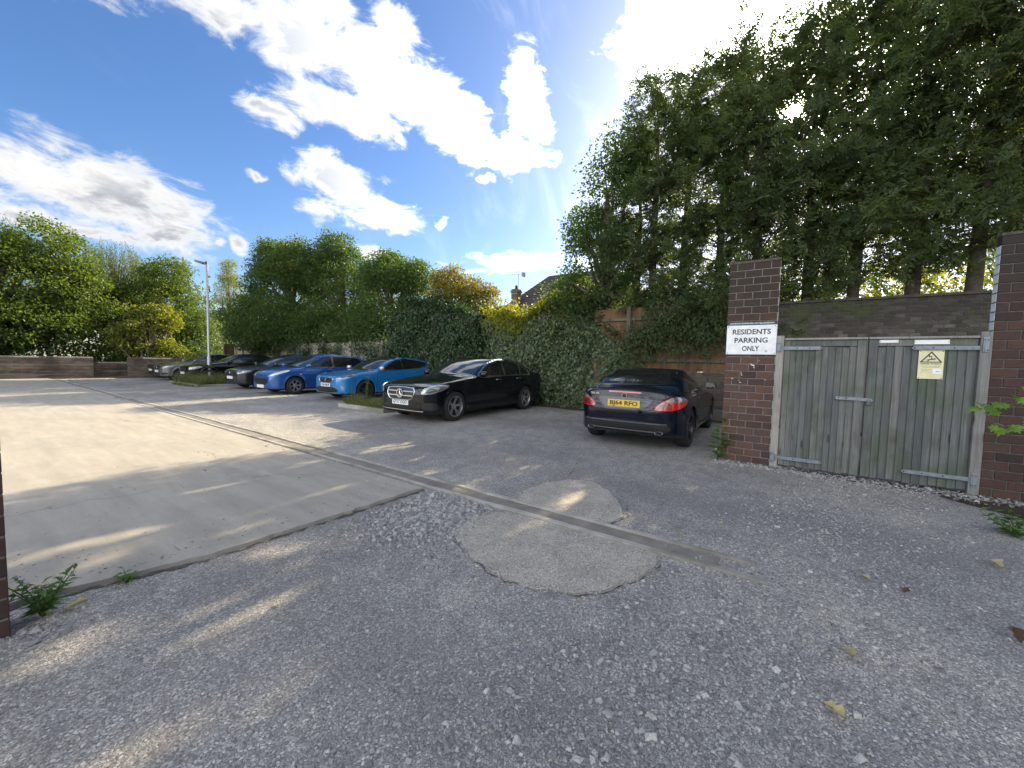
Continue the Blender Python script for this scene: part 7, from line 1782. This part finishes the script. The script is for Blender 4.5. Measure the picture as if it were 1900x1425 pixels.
q = MB(); q.tube([(0.35, -1.6, -0.02), (0.3, -1.5, 0.6), (0.1, -0.95, 1.05), (0.0, -0.70, 1.30)], [0.03, 0.025, 0.016, 0.012], 8); q.put('stem', M_BARK, t, smooth=True)

# loose chippings on the worn tarmac, thickest along the right and in the slab corner
def chippings(name, label, n, dens, size, seed, cols):
    r = np.random.default_rng(seed)
    pts = []
    while sum(len(p) for p in pts) < n:
        x = r.uniform(-1.2, 7.5, 60000); y = r.uniform(-3.2, 6.5, 60000)
        d = np.hypot(x, y)
        pts.append(np.stack([x, y], 1)[r.random(60000) < dens(x, y, d)])
    P = np.concatenate(pts)[:n]
    s = size * np.exp(r.normal(0, 0.42, n))
    base = np.array([(-1, -1, -1), (1, -1, -1), (1, 1, -1), (-1, 1, -1), (-1, -1, 1), (1, -1, 1), (1, 1, 1), (-1, 1, 1)], float) * [0.5, 0.5, 0.5]
    V = base[None] * np.stack([r.uniform(0.8, 1.5, n), r.uniform(0.6, 1.0, n), r.uniform(0.3, 0.65, n)], 1)[:, None, :]
    V = V + r.normal(0, 0.10, V.shape); V[:, 4:, :2] *= r.uniform(0.5, 0.85, (n, 1, 1))
    a = r.uniform(0, 6.283, n); b = r.normal(0, 0.25, n)
    ca, sa, cb, sb = np.cos(a), np.sin(a), np.cos(b), np.sin(b)
    x1 = V[..., 0] * cb[:, None] + V[..., 2] * sb[:, None]; z1 = -V[..., 0] * sb[:, None] + V[..., 2] * cb[:, None]
    x2 = x1 * ca[:, None] - V[..., 1] * sa[:, None]; y2 = x1 * sa[:, None] + V[..., 1] * ca[:, None]
    Vw = np.stack([x2, y2, z1], 2) * s[:, None, None]
    Vw[..., 2] += (s * 0.16)[:, None]; Vw[..., :2] += P[:, None, :]
    q = np.array([(4, 5, 6, 7), (0, 1, 5, 4), (1, 2, 6, 5), (2, 3, 7, 6), (3, 0, 4, 7)])
    F = (q[None] + (np.arange(n) * 8)[:, None, None]).reshape(-1, 4)
    o = put(name, mesh_np(name, Vw.reshape(-1, 3), F, cols, False, attr=np.repeat(r.random(n), 5)), kind='stuff', label=label)
    return o
def stone_mat():
    m, nt, b = new_mat('loose_stone')
    a = N(nt, 'Attribute', None, attribute_name='rnd').outputs['Fac']
    n = N(nt, 'TexNoise', {'Vector': N(nt, 'NewGeometry').outputs['Position'], 'Scale': 220.0, 'Detail': 3.0}).outputs['Fac']
    col = RAMP(nt, a, [(0.0, (0.15, 0.15, 0.155)), (0.4, (0.25, 0.25, 0.25)), (0.75, (0.34, 0.335, 0.325)), (0.94, (0.40, 0.39, 0.375)), (1.0, (0.46, 0.45, 0.43))])
    col = MIX(nt, 1.0, col, RAMP(nt, n, [(0.3, (0.75, 0.75, 0.75)), (0.7, (1.2, 1.2, 1.2))]), 'MULTIPLY')
    setb(nt, b, col=col, rough=0.8, spec=0.3)
    return m
M_STONE = stone_mat()
def off_slab(x, y): return ((x > 3.15) | (y < 2.93 - 0.05 * x + 0.05)).astype(float) * ~((x > 2.84) & (x < 3.10) & (y > 0.7))
def apron(x, y): return np.hypot((x - 2.75) / 0.80, (y - 1.32) / 0.74) < 1
def d_fore(x, y, d): return off_slab(x, y) * np.where(apron(x, y), 0.06, 1) * np.clip(1.5 / (0.3 + d), 0, 1) ** 2.2 * (0.25 + 0.9 * (np.sin(x * 2.1 + 1) * np.sin(y * 1.7 + 2) > -0.15)) * (x < 6.2)
def d_right(x, y, d):
    c = np.abs((y + 0.15) - (-0.42) * (x - 3.0) * 0.6 - 0.05 * np.sin(x * 3))
    return off_slab(x, y) * np.exp(-(c / 0.55) ** 2) * (x > 0.4) * (x < 6.1) * np.clip(2.6 / (0.6 + d), 0, 1) * ~apron(x, y)
def d_corner(x, y, d): return (off_slab(x, y) * np.exp(-((x - 2.45) / 0.42) ** 2 - ((y - 2.45) / 0.36) ** 2) * (x < 2.83) * ~apron(x, y))
def d_fringe(x, y, d): return off_slab(x, y) * (np.exp(-((x - 6.22) / 0.16) ** 2) * (y < 0.7) * (y > -2.4) + np.exp(-((x - 0.15) / 0.10) ** 2 - ((y - 2.92) / 0.12) ** 2) + 0.5 * np.exp(-((x - 5.9) / 0.2) ** 2 - ((y - 7.9) / 0.9) ** 2))
chippings('loose_gravel', 'loose stone chips bedded over the worn tarmac in front', 8000, d_fore, 0.0075, 61, M_STONE)
chippings('loose_gravel', 'band of loose pale gravel sweeping across the right side', 12000, d_right, 0.0088, 62, M_STONE)
chippings('loose_gravel', 'heap of pale gravel in the corner of slab and channel', 8000, d_corner, 0.0145, 63, M_STONE)
def d_mid(x, y, d): return off_slab(x, y) * np.exp(-((x - 1.6) / 0.55) ** 2 - ((y - 0.35) / 0.6) ** 2) * ~apron(x, y) + 0.06 * off_slab(x, y) * (d < 4) * ~apron(x, y)
chippings('loose_gravel', 'larger flat stone chips bedded in the tarmac at the bottom middle', 500, d_mid, 0.0125, 65, M_STONE)
chippings('loose_gravel', 'gravel fringe along the pier, the gates and the low wall', 2600, d_fringe, 0.014, 64, M_STONE)

rg_ = np.random.default_rng(77)
def d_slab(x, y, d): return ((x < 2.8) & (y > 3.05 - 0.1 * x + 0.25)).astype(float) * (np.exp(-((y - 3.3 + 0.1 * x) / 0.25) ** 2) + 0.06 + np.exp(-((x - 2.75) / 0.12) ** 2) * 0.6 + 0.5 * np.exp(-((x - 0.3) / 0.15) ** 2 - ((y - 3.5) / 0.4) ** 2))
chippings('loose_grit', 'scattered grit on the concrete slab', 900, d_slab, 0.0075, 66, M_STONE).location.z = 0.03
# fallen leaves, each its own thing
def fallen(label, x, y, size, col, seed):
    r = np.random.default_rng(seed); n = 7
    t_ = np.linspace(0, 1, n); w = np.sin(t_ * math.pi) ** 0.8 * 0.32 * (1 + 0.25 * r.normal(size=n)) ; zc = 0.12 * np.sin(t_ * 3.0 + r.uniform(0, 2)) + 0.14
    V = np.concatenate([np.stack([t_ - .5, w, zc + w * 0.5], 1), np.stack([t_ - .5, 0 * w, zc * 0.4], 1), np.stack([t_ - .5, -w, zc + w * 0.3], 1)]) * size
    F = [(i, i + 1, i + 1 + n, i + n) for i in range(n - 1)] + [(i + n, i + n + 1, i + 1 + 2 * n, i + 2 * n) for i in range(n - 1)]
    return put('fallen_leaf', mesh_np('fallen_leaf', V, F, col, True, attr=[r.random()] * len(F)), None, (x, y, 0.012), (0, 0, r.uniform(0, 6.28)), label=label, cat='leaf', group='fallen leaves on the tarmac')
L_DEAD = leaf_mat('dry_leaf', [(0.42, 0.36, 0.16), (0.50, 0.45, 0.24)], 0.2, (1.2, 1.1, 0.7), 0.6)
L_BROWN = leaf_mat('brown_leaf', [(0.10, 0.06, 0.035), (0.16, 0.09, 0.05)], 0.1, (1.2, 1.0, 0.7), 0.7)
fallen('pale folded leaf lying in the middle of the right side tarmac', 2.37, -0.36, 0.085, L_DEAD, 1)
fallen('greenish curled leaf nearest the bottom right of the tarmac', 1.92, -0.26, 0.075, L_DEAD, 2)
fallen('small cream leaf just beyond the end of the channel edges', 3.29, -0.55, 0.07, L_DEAD, 3)
fallen('yellow leaf at the right edge by the low ragged weed', 4.09, -1.35, 0.10, L_DEAD, 4)
fallen('tiny pale leaf nearest the round apron and the channel', 3.27, 0.56, 0.045, L_DEAD, 5)
fallen('tiny white leaf between the apron and the gates', 3.68, 0.31, 0.05, L_DEAD, 6)
fallen('cream leaf under the bushy weed by the slab corner', 0.34, 3.02, 0.09, L_DEAD, 7)
fallen('dark brown dead leaf at the right edge near the gravel band', 3.03, -1.09, 0.12, L_BROWN, 8)
fallen('small brown leaf in the gravel band', 3.26, -0.73, 0.06, L_BROWN, 9)
